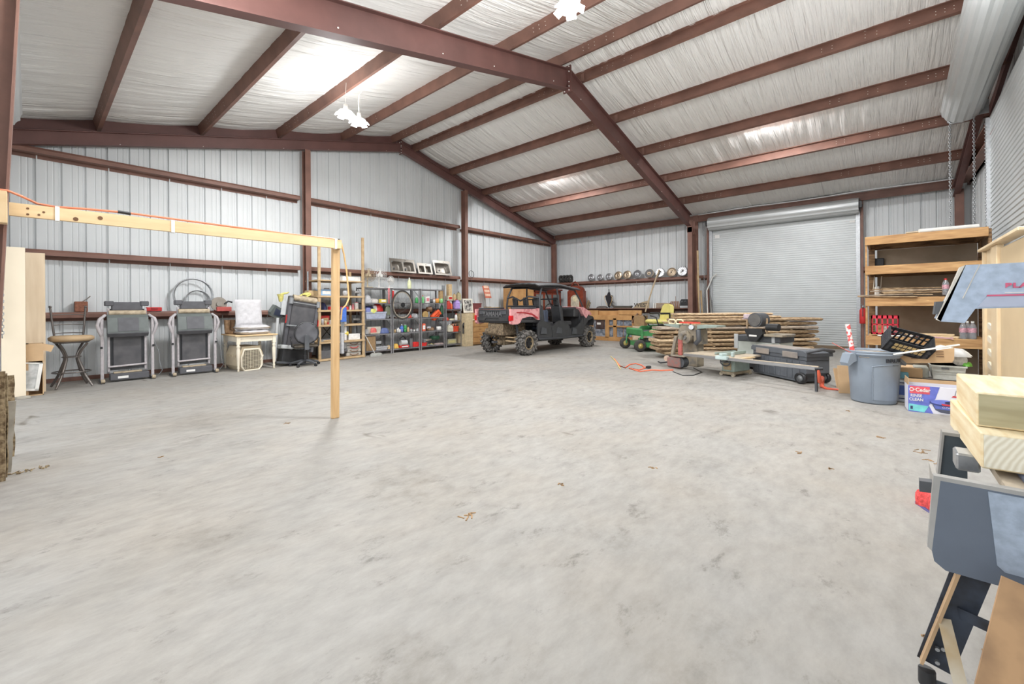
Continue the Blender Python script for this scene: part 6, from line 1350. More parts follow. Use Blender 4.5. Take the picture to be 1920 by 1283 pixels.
for j, sx in enumerate((.5, 2.0, 3.4)):
    o = MB().bb(-.06, .06, 0, .5, 0, base_z, .01).obj('skid_block', lum[1], loc=LS0 + ld * sx); o.rotation_euler.z = LA; tag(o, 'timber skid under the lumber stack, %s from the left' % ('first', 'second', 'third')[j], 'timber', 'skids under the lumber stack')
# ================================================================= MACHINES IN FRONT OF THE STACK
sage = mat('machine_green_grey', (150, 164, 156), .5, var=.1, scale=8); cast = mat('cast_table_top', (176, 160, 140), .5, metal=.2, col2=(196, 182, 160), scale=6); dustm = mat('dusty_machine', (120, 116, 110), .7, col2=(158, 146, 126), scale=8, ramp=(.4, .7))
# contractor saw with long fence rails
def line_frame(u0, v0, u1, v1):
    a = FL(u0, v0); b_ = FL(u1, v1); return a, math.atan2((b_ - a).y, (b_ - a).x), (b_ - a).length
TA = math.atan2(-2.15, .28) ; 
a = PX(1283, 663, 8.6)
# working direction of the rail: from left (1283,657,z=.86) to right (1535,688)
def atz(u, v, z): d = ray(u, v); t_ = (z - CH) / d.z; return Vector((d.x * t_, d.y * t_, z))
A_ = atz(1283, 662, .37); B_ = atz(1534, 688, .37); rd = (B_ - A_); RLN = rd.length; RA = math.atan2(rd.y, rd.x)
t = thing('table_saw', 'grey-green cabinet table saw with a very long front fence rail', 'table saw', (A_.x, A_.y, 0), rz=RA); ZT = .37
def su(u, v=670, z=.37): q = atz(u, v, z) - Vector((A_.x, A_.y, z)); return q.dot(rd.normalized())
def sl(u, v): 
    p = FL(u, v); q = p - Vector((A_.x, A_.y, 0)); n_ = Vector((-rd.y, rd.x, 0)).normalized(); return q.dot(rd.normalized()), q.dot(n_)
w1 = su(1392)
MB().bb(0, w1, .04, .85, ZT - .035, ZT, .004).obj('table_top', cast, t)
MB().bb(w1 + .01, su(1408), .06, .5, ZT - .03, ZT - .002, .004).obj('extension_wing', pine, t)
MB().bb(-.0, RLN, -.03, .0, ZT - .055, ZT - .005, .004).bb(su(1375), RLN, -.05, -.03, ZT - .05, ZT - .03, .003).obj('front_rail', chrome, t)
MB().bb(0, RLN, -.0, .035, ZT - .03, ZT + .006, .003).obj('rail_guide', cast, t)
MB().bb(su(1317), su(1362), .25, .75, .08, ZT - .035, .01).obj('cabinet_body', sage, t)
MB().bb(su(1324), su(1352), .238, .25, .11, .24, .004).obj('motor_hatch', cmat((170, 150, 118)), t)
MB().bb(su(1316), su(1363), .2, .8, .03, .08, .01).obj('mobile_base', cmat((150, 136, 112)), t)
for x, y in ((su(1320), .22), (su(1362), .22), (su(1320), .75), (su(1362), .75)): MB().cyl((x, y - .02, .035), (x, y + .02, .035), .035, n=12).obj('caster', dustm, t)
c = su(1338); MB().tube([(c + .09 * math.cos(q), .18, .26 + .07 * math.sin(q)) for q in [2 * PI * k / 20 for k in range(20)]], .012, 6, closed=True).cyl((c, .17, .26), (c, .26, .26), .02, n=8).box(c - .08, c + .08, .175, .185, .25, .27).obj('hand_wheel', dkgrey, t)
MB().bb(su(1331), su(1372), -.07, .02, ZT - .045, ZT + .02, .006).bb(su(1345), su(1356), -.06, .1, ZT + .02, ZT + .06, .006).obj('fence_carriage', mat('pale_blue_grey', (180, 196, 194), .5), t)
MB().bb(su(1333), su(1341), .03, .83, ZT + .005, ZT + .06, .004).obj('rip_fence', sage, t); MB().bb(su(1296), su(1304), .2, .83, ZT + .002, ZT + .045, .004).obj('cross_fence', sage, t)
MB().bb(su(1366), su(1375), .10, .16, ZT, ZT + .09, .01).obj('switch_box', mat('pale_blue_grey', (180, 196, 194), .5), t)
MB().bb(RLN - .04, RLN - .01, -.02, .02, 0, ZT - .05, .003).obj('support_leg', dkgrey, t)
MB().cyl((RLN - .02, -.06, ZT - .03), (RLN + .07, -.02, ZT - .02), .022, n=8).obj('end_handle', black, t)
# bench drill-press style lathe on left: radial arm
q = FL(1290, 700)
# jointer: long beds, hopper
a = FL(1262, 692); 
t = thing('jointer', 'dusty grey jointer with long pale bed and red guard', 'jointer', (9.25, 3.30, 0), rz=RA)
def jz(v, u=1310): return (lambda d: CH + d.z * 9.9 * 1.0)(ray(u, v)) if False else None
JP = Vector((9.25, 3.30, 0)); 
def jl(u, v):                       # intersection with vertical plane through JP along the rail direction
    d = ray(u, v); n3 = Vector((-rd.y, rd.x, 0)).normalized(); tt = JP.dot(n3) / Vector((d.x, d.y, 0)).dot(n3); p = Vector((d.x * tt, d.y * tt, CH + d.z * tt)); return (p - JP).dot(rd.normalized()), p.z
x0, zb = jl(1246, 618); x1, _ = jl(1345, 618); xa, za = jl(1274, 625); xb, _ = jl(1308, 625); _, ztop = jl(1290, 609)
MB().prism([(x0, ztop), (x0, ztop - .03), (xa, ztop - .08), (xa, ztop)], -.02, .28, 'y').obj('infeed_bed', sage, t); MB().prism([(xb, ztop - .0), (xb, ztop - .08), (x1, ztop - .03), (x1, ztop)], -.02, .28, 'y').obj('outfeed_bed', sage, t)
MB().prism([(xa - .03, .48), (xa + .02, ztop - .1), (xa + .08, ztop - .02), (xb - .05, ztop - .02), (xb + .02, ztop - .1), (xb + .03, .48), (xb - .05, .48), (xb - .06, .66), (xa + .07, .66), (xa + .04, .48)], -.05, .30, 'y').obj('machine_body', dustm, t)
xm = (xa + xb) / 2
MB().cyl((xm, -.12, .62), (xm, .1, .62), .13, n=20).obj('motor', dustm, t); MB().cyl((xm, -.16, .62), (xm, -.12, .62), .05, n=12).obj('pulley', galv, t)
MB().bb(xa + .04, xb - .06, .05, .3, 0, .5, .01).obj('pedestal', dustm, t)
MB().prism([(xm - .15, -.1), (xm + .18, -.1), (xm + .25, .05), (xm - .12, .1)], ztop + .03, ztop + .06, 'z').obj('cutter_guard', cmat((222, 82, 66)), t); MB().cyl((xm + .05, 0, ztop), (xm + .05, 0, ztop + .04), .02, n=8).obj('guard_post', sage, t)
for k, u in enumerate((1260, 1274)):
    xx, zz = jl(u, 606); m = MB(); m.tube([(xx - .07, 0, ztop + .01), (xx - .09, 0, ztop + .07), (xx - .05, 0, ztop + .1), (xx + .05, 0, ztop + .1), (xx + .09, 0, ztop + .07), (xx + .07, 0, ztop + .01)], .016, 7, closed=True)
    o = m.obj('push_block', mat('cream_handle', (238, 226, 190), .5), t); 
MB().tube([(xb + .05, -.05, ztop - .1), (xb + .1, -.1, ztop - .3), (xb + .02, -.1, .5)], .05, 8).obj('chip_guard', dkgrey, t)
MB().cyl((xb - .08, -.06, ztop - .06), (xb - .04, -.16, ztop - .04), .05, n=12).obj('hand_knob', galv, t)
# red-handled vertical stand (old belt sander) at far left of the machines
q = FL(1268, 690)
t = thing('bench_sander', 'rusty red belt sander on a stand at the left of the machines', 'sander', (q.x, q.y, 0), rz=RA)
rusty = mat('rusty_paint', (150, 100, 92), .7, col2=(120, 112, 108), scale=14)
MB().bb(-.16, .16, -.1, .12, 0.02, .22, .02).obj('base', rusty, t); MB().bb(-.05, .26, -.12, .12, .25, .27, .004).obj('work_table', dustm, t)
MB().cyl((.12, -.06, .13), (.12, .1, .13), .11, n=18).obj('disc', dkgrey, t); MB().cyl((-.2, -.06, .18), (-.2, -.02, .18), .06, n=14).obj('wheel', cmat((196, 170, 150)), t)
MB().bb(.06, .14, -.03, .03, .27, .62, .01).obj('belt_arm', cmat((176, 98, 90)), t); MB().prism([(-.12, .26), (-.06, .26), (.04, .66), (-.02, .66)], -.03, .03, 'y').obj('brace_arm', dustm, t)
MB().tube([(.1, 0, .6), (.16, 0, .72), (.26, .0, .74)], .05, 8).obj('duct_elbow', dustm, t)
MB().tube([(-.2, -.03, .1), (-.35, -.05, .07), (-.42, -.05, .09)], .015, 6).obj('handle', black, t)
# planer with black cover
PP = Vector((9.7, 2.45, 0))
def pl_(u, v):
    d = ray(u, v); n3 = Vector((-rd.y, rd.x, 0)).normalized(); tt = PP.dot(n3) / Vector((d.x, d.y, 0)).dot(n3); p = Vector((d.x * tt, d.y * tt, CH + d.z * tt)); return (p - PP).dot(rd.normalized()), p.z
t = thing('thickness_planer', 'large grey planer with a black hexagonal belt cover behind the tool chest', 'planer', PP, rz=RA)
x0, z1 = pl_(1382, 628); x1, z0 = pl_(1462, 650); _, zt_ = pl_(1400, 612)
MB().bb(x0, x1, .0, .5, .14, z1 - .02, .01).obj('cabinet', mat('pale_machine_grey', (186, 190, 182), .5, var=.06), t); MB().bb(x0 - .02, x1 + .02, -.02, .52, z1 - .12, z1, .012).obj('planer_head', dkgrey, t)
MB().bb(x0 - .05, x1 + .05, -.04, .54, .04, .14, .01).obj('base', black, t)
MB().bb(x0 - .05, x0 + .03, -.03, .0, .4, z1 + .02, .006).obj('side_post', ltgrey, t); xr, _ = pl_(1452, 640); MB().bb(xr - .04, xr + .02, -.03, .0, .55, z1 + .0, .006).obj('side_post', ltgrey, t)
xc, zc_ = pl_(1420, 627); a_ = [pl_(u, v) for u, v in ((1404, 616), (1436, 617), (1437, 626), (1424, 640), (1412, 638), (1404, 621))]
MB().prism(a_, -.14, -.03, 'y').obj('belt_cover', black, t); q0, qz = pl_(1412, 627); q1, qz1 = pl_(1426, 631); MB().box(q0, q1, -.145, -.14, qz1, qz).obj('cover_label', paper, t)
for u in (1401, 1438):
    xx, zz = pl_(u, 610); MB().cyl((xx, .0, z1), (xx, .0, pl_(u, 597)[1]), .02, n=8).obj('screw_post', cmat((176, 150, 120)), t)
xx, zz = pl_(1424, 600); MB().cyl((xx, -.16, zz), (xx, .12, zz), .14, n=22).obj('motor_end', dkgrey, t); MB().cyl((xx, -.18, zz), (xx, -.16, zz), .115, n=22).obj('motor_cap', cmat((96, 94, 92)), t)
xx, zz = pl_(1453, 614); MB().cyl((xx - .12, -.05, zz), (xx + .1, -.05, zz), .07, n=16).obj('feed_motor', black, t)
xx, zz = pl_(1402, 595); MB().bb(xx - .1, xx + .12, -.03, .1, zz - .04, zz - .02, .003).bb(xx - .06, xx + .06, -.06, .02, zz - .02, zz + .06, .01).obj('control_box', cmat((200, 182, 190)), t)
MB().bb(x1 - .25, x1 + .1, -.1, .4, z1, z1 + .05, .01).obj('top_clutter', dustm, t)
# black rolling tool chest
A2 = FL(1412, 700); B2 = FL(1512, 722); cd_ = B2 - A2; CA = math.atan2(cd_.y, cd_.x); CL = cd_.length
t = thing('tool_chest', 'long dark grey plastic tool chest with wheels at its right end', 'tool chest', (A2.x, A2.y, 0), rz=CA)
cm_ = mat('chest_plastic', (92, 96, 102), .5, var=.1, scale=5); cl_ = mat('chest_dusty_lid', (132, 126, 122), .6, col2=(160, 148, 136), scale=4)
MB().prism([(0, .06), (.03, .03), (CL - .12, .03), (CL - .12, .10), (CL, .2), (CL, .42), (0, .42)], .0, .42, 'y').obj('body', cm_, t)
for k in range(4):
    x0 = .03 + k * (CL - .15) / 4; wd = (CL - .15) / 4
    MB().bb(x0 + wd * .46, x0 + wd * .97, -.012, .0, .07, .40, .006).obj('side_panel', cm_, t); MB().bb(x0 + .01, x0 + wd * .40, -.008, .0, .07, .40, .004).obj('side_panel', cm_, t)
MB().prism([(-.02, .50), (-.02, .56), (.02, .60), (CL - .05, .60), (CL + .03, .56), (CL + .03, .50)], -.02, .46, 'y').bb(-.0, CL, -.0, .43, .42, .505, .01).obj('lid', cm_, t)
MB().bb(.05, CL - .25, .02, .42, .598, .606, .003).obj('lid_dust', cl_, t)
for x in (.12, CL * .62): MB().bb(x, x + .32, -.035, -.02, .45, .56, .006).obj('latch', cl_, t)
m = MB().tube([(CL - .05, .02, .55), (CL + .07, .0, .60), (CL + .10, .2, .64), (CL + .07, .42, .60), (CL - .05, .4, .55)], .03, 8); m.obj('pull_handle', dkgrey, t)
for y in (-.02, .42):
    w_ = MB(XF((CL - .09, y, .105), PI / 2, 0, 0)).lathe([(.06, -.02), (.1, -.025), (.105, 0), (.1, .025), (.06, .02), (.055, 0), (.06, -.02)], n=24).obj('wheel', black, t); MB(XF((CL - .09, y, .105), PI / 2, 0, 0)).lathe([(0, -.015), (.06, -.012), (.06, .012), (0, .02)], n=18).obj('hub', grey, w_)
# orange straps and cord
A3 = atz(1534, 690, .36); q = FL(1541, 727)
t.scale = (1, 1, .9)
tag(MB().tube([A3, A3 + Vector((0, -.02, -.2)), Vector((q.x, q.y, .15)), Vector((q.x, q.y, .02)), FL(1550, 729, .012), FL(1572, 731, .012)], [.015, .03, .035, .03, .02, .015], 8).obj('orange_strap', cmat((226, 104, 76))), 'faded orange strap hanging from the rail end down to the floor', 'strap')
pts = [FL(u, v, .01) for u, v in ((1152, 673), (1162, 686), (1172, 690), (1180, 684), (1192, 682), (1203, 685), (1210, 690), (1198, 694), (1180, 691), (1200, 697), (1222, 694), (1240, 695), (1262, 694))]
tag(MB().tube(pts, .014, 6).obj('extension_cord', cmat((224, 110, 76))), 'orange extension cord lying on the floor before the machines', 'cord')
tag(MB().tube([FL(u, v, .01) for u, v in ((1145, 668), (1155, 678), (1163, 692))], .01, 6).obj('extension_cord', cmat((214, 196, 130))), 'short pale cord end lying left of the orange cord', 'cord')
tag(MB().bb(-.05, .05, -.04, .04, 0, .05, .01).obj('outlet_box', black, loc=FL(1216, 691)), 'small black outlet block on the orange cord', 'outlet')
tag(MB().tube([FL(u, v, .008) for u, v in ((1262, 697), (1280, 704), (1300, 704), (1316, 698), (1300, 690))], .009, 5).obj('extension_cord', black), 'thin black cord looping under the sander', 'cord')
# ================================================================= RIGHT SIDE
RK, RY0, RY1, RD = 9.5, .205, -1.19, .95
rw = mat('rack_timber', (206, 164, 112), .65, col2=(160, 116, 72), scale=3, stretch=(8, 1, 8), ramp=(.3, .68), bump=.1); rwd = mat('rack_old_board', (150, 118, 84), .8, col2=(92, 68, 46), scale=5, stretch=(6, 1, 6), ramp=(.35, .6))
plyg = mat('grey_plywood', (178, 160, 138), .7, col2=(156, 138, 116), scale=2)
t = thing('storage_rack', 'big four-tier rack of heavy yellow-brown timber right of the far door', 'rack', (RK, 0, 0))
LV = [(.745, .15), (1.405, .15), (1.94, .145), (2.44, .14)]
for z, h in LV:
    MB().bb(-.04, 0, RY1, RY0 + .03, z - h, z, .004).obj('front_beam', rw, t)
    MB().bb(RD, RD + .04, RY1, RY0, z - h, z, .004).obj('back_beam', rwd, t)
    for y in (RY0 - .035, RY1): MB().bb(0, RD, y, y + .035, z - h, z - .02, .003).obj('side_beam', rwd, t)
    for k in range(5): MB().bb(.01 + k * RD / 5, (k + 1) * RD / 5 - .008, RY1 + .002, RY0 - .002, z - .02, z + .0, .002).obj('plank', rwd if z > 1.5 else rw, t)
MB().bb(-.0, .04, RY0 - .0, RY0 + .028, 0, LV[3][0] - .14, .003).obj('post', rw, t); MB().bb(RD - .1, RD, RY0 - .09, RY0 + .0, 0, 2.42, .003).obj('post', rwd, t)
MB().bb(0, .09, RY1 - .035, RY1, 0, 2.42, .003).obj('post', rwd, t); MB().bb(RD - .09, RD, RY1 - .035, RY1, 0, 2.42, .003).obj('post', rwd, t)
MB().box(RD + .05, RD + .062, RY1, RY0 - .12, .1, 2.3).obj('back_panel', plyg, t); MB().box(.1, RD, RY1 - .05, RY1 - .04, .1, 2.35).obj('side_panel', plyg, t)
def RX(u, v, x=RK): return PX(u, v, x)
Z1, Z2, Z3, Z4 = .745, 1.405, 1.94, 2.44
tag(MB().cyl((9.62, RX(1724, 430).y, Z4 + .04), (9.75, -1.12, Z4 + .055), .035, n=12).obj('white_pipe', white), 'white pipe lying along the top of the timber rack', 'pipe')
for i, (u0, u1, dz, rz_, c, lb) in enumerate(((1680, 1730, .0, .1, (190, 172, 148), 'thin grey-brown board lying at the left on the rack top'), (1700, 1760, .026, -.06, (206, 188, 160), 'pale thin board crossing over it on the rack top'), (1740, 1800, .0, .05, (170, 148, 120), 'brown thin board behind the white pipe on the rack top'))):
    a, b_ = RX(u0, 440).y, RX(u1, 440).y; tag(MB().bb(-.1, .1, b_ - a, 0, 0, .022, .003).obj('thin_board', cmat(c), loc=(9.75 + .2 * (i == 2), a, Z4 + dz + .002), rz=rz_), lb, 'board', 'thin boards on the rack top')
# third tier : splintered planks, bottle
for i in range(9):
    a = random.uniform(.0, .5); L_ = random.uniform(.6, .95); y0_ = RY0 + (.13 if i in (0, 1) else -.03) - (0 if i < 2 else a * .6)
    m = MB(XF((9.50 + .04 * i, y0_, Z2 + .008 + .018 * i), random.uniform(-.03, .03), random.uniform(-.06, .06), random.uniform(-.14, .14)))
    m.bb(-.05, .05, -L_, 0, 0, .016, .003); nm = ('lowest', 'second lowest', 'third', 'fourth', 'fifth', 'sixth', 'seventh', 'eighth', 'topmost')[i]
    tag(m.obj('rough_plank', lum[(i + 1) % 4]), 'thin splintered board on the rack middle tier, %s%s' % (nm, ', sticking out' if i < 2 else ''), 'plank', 'splintered boards on the rack')
def pet(x, y, z, s_, lb, cap, wat=1):
    t = thing('water_bottle', lb, 'bottle', (x, y, z)); r = .034 * s_
    MB().lathe([(0, 0), (r * .9, .0), (r, .01), (r * .93, .05 * s_), (r, .08 * s_), (r * .93, .11 * s_), (r, .14 * s_), (r * .8, .17 * s_), (r * .4, .195 * s_), (r * .38, .2 * s_), (0, .2 * s_)], n=16).obj('body', mat('clear_plastic', (222, 226, 232), .12, var=.04, spec=.8, trans=.75), t)
    MB().cyl((0, 0, .198 * s_), (0, 0, .218 * s_), r * .42, n=10).obj('cap', cap, t); MB().lathe([(r * 1.01, .08 * s_), (r * 1.01, .135 * s_)], n=16).obj('label', mat('pink_label', (200, 150, 160), .5, var=.3, scale=60), t)
q = RX(1773, 558); pet(9.48, q.y, Z2 + .0, 1.2, 'clear bottle with red cap standing on the heap of splintered boards', red)
bpy.data.objects['water_bottle'].location.z = Z2 + .02
tag(MB().bb(-.06, .06, -.05, .05, 0, .1, .02).obj('spray_head', cmat(DGY), loc=(9.44, RX(1785, 558).y, Z2 + .01)), 'small dark grey fitting beside the red-capped bottle', 'fitting')
# second tier : red milk crate, sticks, pipe, pink paper, water bottles
def crate(u0, u1, vt, x, z, m_, label, d=.3, grid=(5, 4), nm='milk_crate', col=None, rot=None, w=None, h=None):
    a, b_ = RX(u0, 600, x).y, RX(u1, 600, x).y; w = w or a - b_; h = h or RX((u0 + u1) / 2, vt, x).z - z; t = thing(nm, label, 'crate', (x, a, z), rot=rot or (0, 0, 0))
    for (x0, x1, y0_, y1_, n) in ((0, .01, -w, 0, 0), (d - .01, d, -w, 0, 0), (0, d, -w, -w + .01, 1), (0, d, -.01, 0, 1)):
        m = MB(); m.box(x0, x1, y0_, y1_, 0, .03).box(x0, x1, y0_, y1_, h - .05, h).box(x0, x1, y0_, y1_, h * .5, h * .5 + .015)
        L_ = w if n == 0 else d
        for k in range(grid[0] + 1):
            c = k / grid[0] * (L_ - .02)
            if n == 0: m.box(x0, x1, -w + c, -w + c + .02, 0, h)
            else: m.box(c, c + .02, y0_, y1_, 0, h)
        m.obj('side_grid', m_, t)
    MB().box(0, d, -w, 0, 0, .008).obj('crate_floor', m_, t); return t
crate(1633, 1686, 592, 9.50, Z1 + .03, cmat((206, 40, 62)), 'red milk crate on the lower tier of the timber rack')
for i, (dy, c, h_) in enumerate(((.12, (196, 160, 110), .16), (.2, WHT, .12), (.3, (214, 120, 120), .10))): 
    t_ = thing('small_carton', ('tan carton inside the red milk crate', 'white carton inside the red milk crate', 'pink carton inside the red milk crate')[i], 'box', (9.58, RY0 - dy - .05, Z1 + .045)); MB().bb(0, .12, -.04, .04, 0, h_, .004).obj('carton', cmat(c), t_)
tag(MB().cyl((9.46, RX(1645, 620).y, Z1 + .015), (9.46, RX(1712, 622).y, Z1 + .02), .014, n=10).obj('white_pipe', white), 'thin white pipe at the front of the lower tier below the red crate', 'pipe')
stick = mat('new_stick', (228, 202, 160), .6, var=.08)
for i in range(8):
    a = RX(1716, 620).y + .02 * i; m = MB(XF((9.62 + .035 * (i % 4), a, Z1 + .003 + .03 * (i // 4)), 0, 0, .05 * i - .2)); m.bb(-.016, .016, -.5 - .03 * (i % 3), 0, 0, .027, .003)
    tag(m.obj('wood_stick', stick), 'pale square stick in the bundle on the lower tier, %s' % ('lower layer, left', 'lower layer, second', 'lower layer, third', 'lower layer, right', 'upper layer, left', 'upper layer, second', 'upper layer, third', 'upper layer, right')[i], 'stick', 'bundle of pale sticks on the rack')
m = MB(); m.grid(8, 6, lambda s_, q_: Vector((9.44 + .3 * q_ - .02 * math.sin(7 * s_), RX(1705, 630).y - .5 * s_, Z1 + .012 + .02 * abs(math.sin(9 * s_ + 4 * q_)) - .10 * max(0, .4 - q_) * s_))); tag(m.obj('pink_paper', mat('pink_paper', (206, 168, 176), .8, var=.15, scale=10)), 'crumpled pinkish paper draped over the edge of the lower tier', 'paper')
for i, (u, v, lb) in enumerate(((1806, 636, 'small clear water bottle, leftmost of three on the lower tier'), (1815, 634, 'small clear water bottle, middle one of three on the lower tier'), (1824, 636, 'small clear water bottle, rightmost of three on the lower tier'))): pet(9.50 + .05 * (i == 1), RX(u, v).y, Z1, 1.25, lb, white)
# black box on back post
tag(MB().bb(-.02, .05, -.09, .09, 0, .2, .01).obj('black_case', black, loc=(10.45, PX(1646, 505, 10.45).y, 1.945)), 'black box standing at the left end of the second highest tier', 'box')
tag(MB().tube([(10.3, .12, 1.8), (10.3, .14, 1.55), (10.3, .04, 1.50), (10.3, .02, 1.8)], .008, 5).obj('cord_loop', cream), 'thin cream cord loop hanging behind the front post', 'cord')  # loop of thin hanging cord
tag(MB().bb(0, .1, -.04, .04, 0, .2, .02).obj('white_jug', white, loc=(10.2, PX(1645, 535, 10.2).y, Z2 + .01)), 'small white container behind the post on the middle tier', 'container')
# fire extinguisher on the door jamb
q = PX(1616, 606, 14.9); t = thing('fire_extinguisher', 'red fire extinguisher hanging beside the right jamb of the far door', 'extinguisher', (14.98, PX(1618, 600, 14.98).y, PX(1617, 607, 14.98).z))
MB().lathe([(0, 0), (.07, 0), (.075, .02), (.075, .36), (.05, .41), (.02, .43), (0, .43)], n=18).obj('cylinder', red, t); MB().bb(-.03, .03, -.02, .02, .43, .50, .01).tube([(0, 0, .48), (-.05, .03, .52)], .012, 6).obj('valve', galv, t); MB().tube([(0, 0, .46), (-.07, 0, .42), (-.085, 0, .2)], .01, 6).obj('hose', black, t)
# red-white marker stick in the can
def atd(u, v, d): q_ = ray(u, v); return Vector((q_.x * d, q_.y * d, CH + q_.z * d))
cc = atd(1637, 700, 5.62); CX, CY = cc.x, cc.y
t = thing('trash_can', 'large round grey plastic trash can with two side handles', 'trash can', (CX, CY, 0), rz=TH - PI / 2)
tg = mat('can_grey', (134, 144, 156), .45, var=.05, scale=4)
MB().lathe([(0, .012), (.22, .012), (.225, 0), (.235, .02), (.262, .5), (.268, .60), (.27, .61), (.285, .62), (.29, .66), (.30, .68), (.285, .685), (.272, .66), (.258, .5), (.23, .03), (0, .03)], n=48).obj('body', tg, t)
for s_ in (-1, 1): MB().prism([(s_ * .27, .66), (s_ * .35, .64), (s_ * .39, .52), (s_ * .37, .48), (s_ * .31, .53), (s_ * .265, .55)], -.07, .07, 'y').obj('handle', tg, t)
# raised front panel following the curve
def arcp(s_, q_, o=.006):
    a = -PI / 2 + .12 + (s_ - .5) * 1.7; z = .06 + q_ * (.43 + .03 * math.sin(PI * s_)); rr = .236 + (z - .02) / .48 * .027 + o; return Vector((rr * math.cos(a), rr * math.sin(a), z))
m = MB(); m.grid(20, 8, arcp); pn = m.obj('front_panel', tg, t)
rim_ = [arcp(0, k / 6, .008) for k in range(7)] + [arcp(k / 14, 1, .008) for k in range(1, 15)] + [arcp(1, 1 - k / 6, .008) for k in range(1, 7)]
MB().tube(rim_, .006, 5).obj('panel_edge', tg, t)
MB().tube([(.285 * math.cos(q_), .285 * math.sin(q_), .64) for q_ in [2 * PI * k / 40 for k in range(40)]], .014, 6, closed=True).obj('rim', tg, t)
tb_ = text('lettering', 'BRUTE', .062, cmat((50, 56, 66)), t, None, .003, sx=1.4, bold=.002)
for v_ in tb_.data.vertices:
    a_ = v_.co.x / .27 + .25; rr = .2705 + v_.co.z; v_.co = (rr * math.sin(a_), -rr * math.cos(a_), .568 + v_.co.y)
MB().box(-.045, .045, -.272, -.262, .505, .518, XF((0, 0, 0), 0, 0, .25)).obj('label_slot', cmat((78, 86, 98)), t)
lump(MB(XF((0, 0, .60))), .48, .48, .07, 9).obj('trash_fill', mat('can_trash', (150, 140, 128), .9, var=.3, scale=22), t)
s1_ = atd(1589, 608, 5.80); s0_ = atd(1604, 690, 5.72)
t_ = thing('marker_stick', 'red and white striped stick standing in the trash can', 'stick', (0, 0, 0)); MB().tube([s0_, s1_], .028, 8).obj('stick', mat('red_white_stripe', (226, 90, 90), .5, col2=(240, 226, 222), scale=22, ramp=(.48, .52)), t_)
tag(MB().tube([atd(1560, 643, 5.9), atd(1596, 662, 5.6)], .006, 5).obj('wire_rod', cmat((170, 90, 80))), 'thin reddish rod sticking out of the trash can to the left', 'rod')
# cardboard panel left of the can
tag(MB().bb(0, .012, -.1, .1, 0, .40, .002, XF((0, 0, 0), 0, .1, .5)).obj('cardboard_sheet', card, loc=FL(1588, 738)), 'brown cardboard sheet leaning behind the left of the trash can', 'cardboard')
tag(MB().bb(0, .012, -.06, .07, 0, .30, .002, XF((0, 0, 0), 0, .2, .9)).obj('cardboard_sheet', card, loc=FL(1577, 727)), 'smaller crumpled cardboard piece left of the leaning sheet', 'cardboard')
# ---- the mop box
bx = FL(1703, 771); by = FL(1808, 782); bw = (by - bx).length; ba = math.atan2((by - bx).y, (by - bx).x); bh = .315
t = thing('mop_box', 'blue and white mop bucket carton with open brown flaps', 'box', (bx.x, bx.y, 0), rz=ba)      # local +x along the front, +y away
purp = cmat((104, 116, 200)); pale = mat('carton_white', (226, 226, 236), .6, var=.02)
MB().bb(0, bw, 0, .008, 0, bh, .002).box(0, .008, .008, .3, 0, bh).box(bw - .008, bw, .008, .3, 0, bh).box(0, bw, .292, .3, 0, bh + .0).box(0, bw, 0, .3, 0, .006).obj('carton', pale, t)
MB().box(.002, bw - .002, .3, .306, bh, bh + .07, XF((0, 0, 0), -.1, 0, 0)).obj('flap', card, t); MB().box(0, .006, .01, .29, bh, bh + .08).obj('flap', card, t); MB().box(bw - .01, bw + .08, .01, .29, bh - .01, bh - .004, XF((0, 0, 0), 0, .1, 0)).obj('flap', card, t)
def dec(poly, m_, nm, o=.001): MB().prism([(a * bw, b_ * bh) for a, b_ in poly], -o - .0006, -o + .0006, 'y').obj(nm, m_, t)
dec([(0, 0), (.46, .0), (.38, .3), (.5, .55), (.58, 1), (0, 1)], purp, 'print_blue'); dec([(.03, .70), (.40, .70), (.40, .98), (.03, .98)], cmat((226, 92, 104)), 'print_red', .003); dec([(.01, .05), (.30, .02), (.38, .26), (.01, .30)], cmat((120, 206, 208)), 'print_teal', .003)
XT = lambda x, z: XF((x * bw, -.006, z * bh), PI / 2, 0, 0)
text('lettering', 'O·Cedar', .062, white, t, XT(.215, .845), .001, sx=.82, bold=.0015); text('lettering', 'RINSE\nCLEAN', .046, white, t, XT(.15, .545), .001, sx=.85, bold=.001); text('lettering', 'O-Cedar', .026, white, t, XF((.72 * bw, -.0115, .26 * bh), PI / 2, 0, 0), .001)
MB().box(.04 * bw, .085 * bw, -.006, -.0045, .1 * bh, .22 * bh).obj('print_icon', cmat(NAVY), t)
def ell(cx, cz, rx, rz_, m_, nm, o, n=22): dec([(cx + rx * math.cos(2 * PI * k / n), cz + rz_ * math.sin(2 * PI * k / n)) for k in range(n)], m_, nm, o)
dec([(.44, .34), (.92, .34), (.86, .10), (.74, .05), (.60, .06), (.50, .14)], cmat((88, 92, 110)), 'print_bucket', .003); dec([(.46, .34), (.91, .34), (.87, .17), (.50, .19)], cmat((96, 112, 190)), 'print_bucket_body', .005)
ell(.66, .42, .27, .12, cmat((62, 72, 130)), 'print_bucket_rim', .007); ell(.66, .45, .25, .09, cmat((110, 124, 206)), 'print_bucket_top', .009); ell(.76, .45, .10, .05, cmat((50, 56, 90)), 'print_wringer', .011); dec([(.60, .40), (.93, .38), (.94, .32), (.62, .34)], cmat((206, 60, 66)), 'print_red_band', .0115)
dec([(.78, .66), (.90, .66), (.86, .72), (.81, .72)], cmat((206, 60, 66)), 'print_mop_head', .003); dec([(.835, .72), (.845, .72), (.87, .92), (.862, .92)], cmat(DGY), 'print_mop_pole', .003)
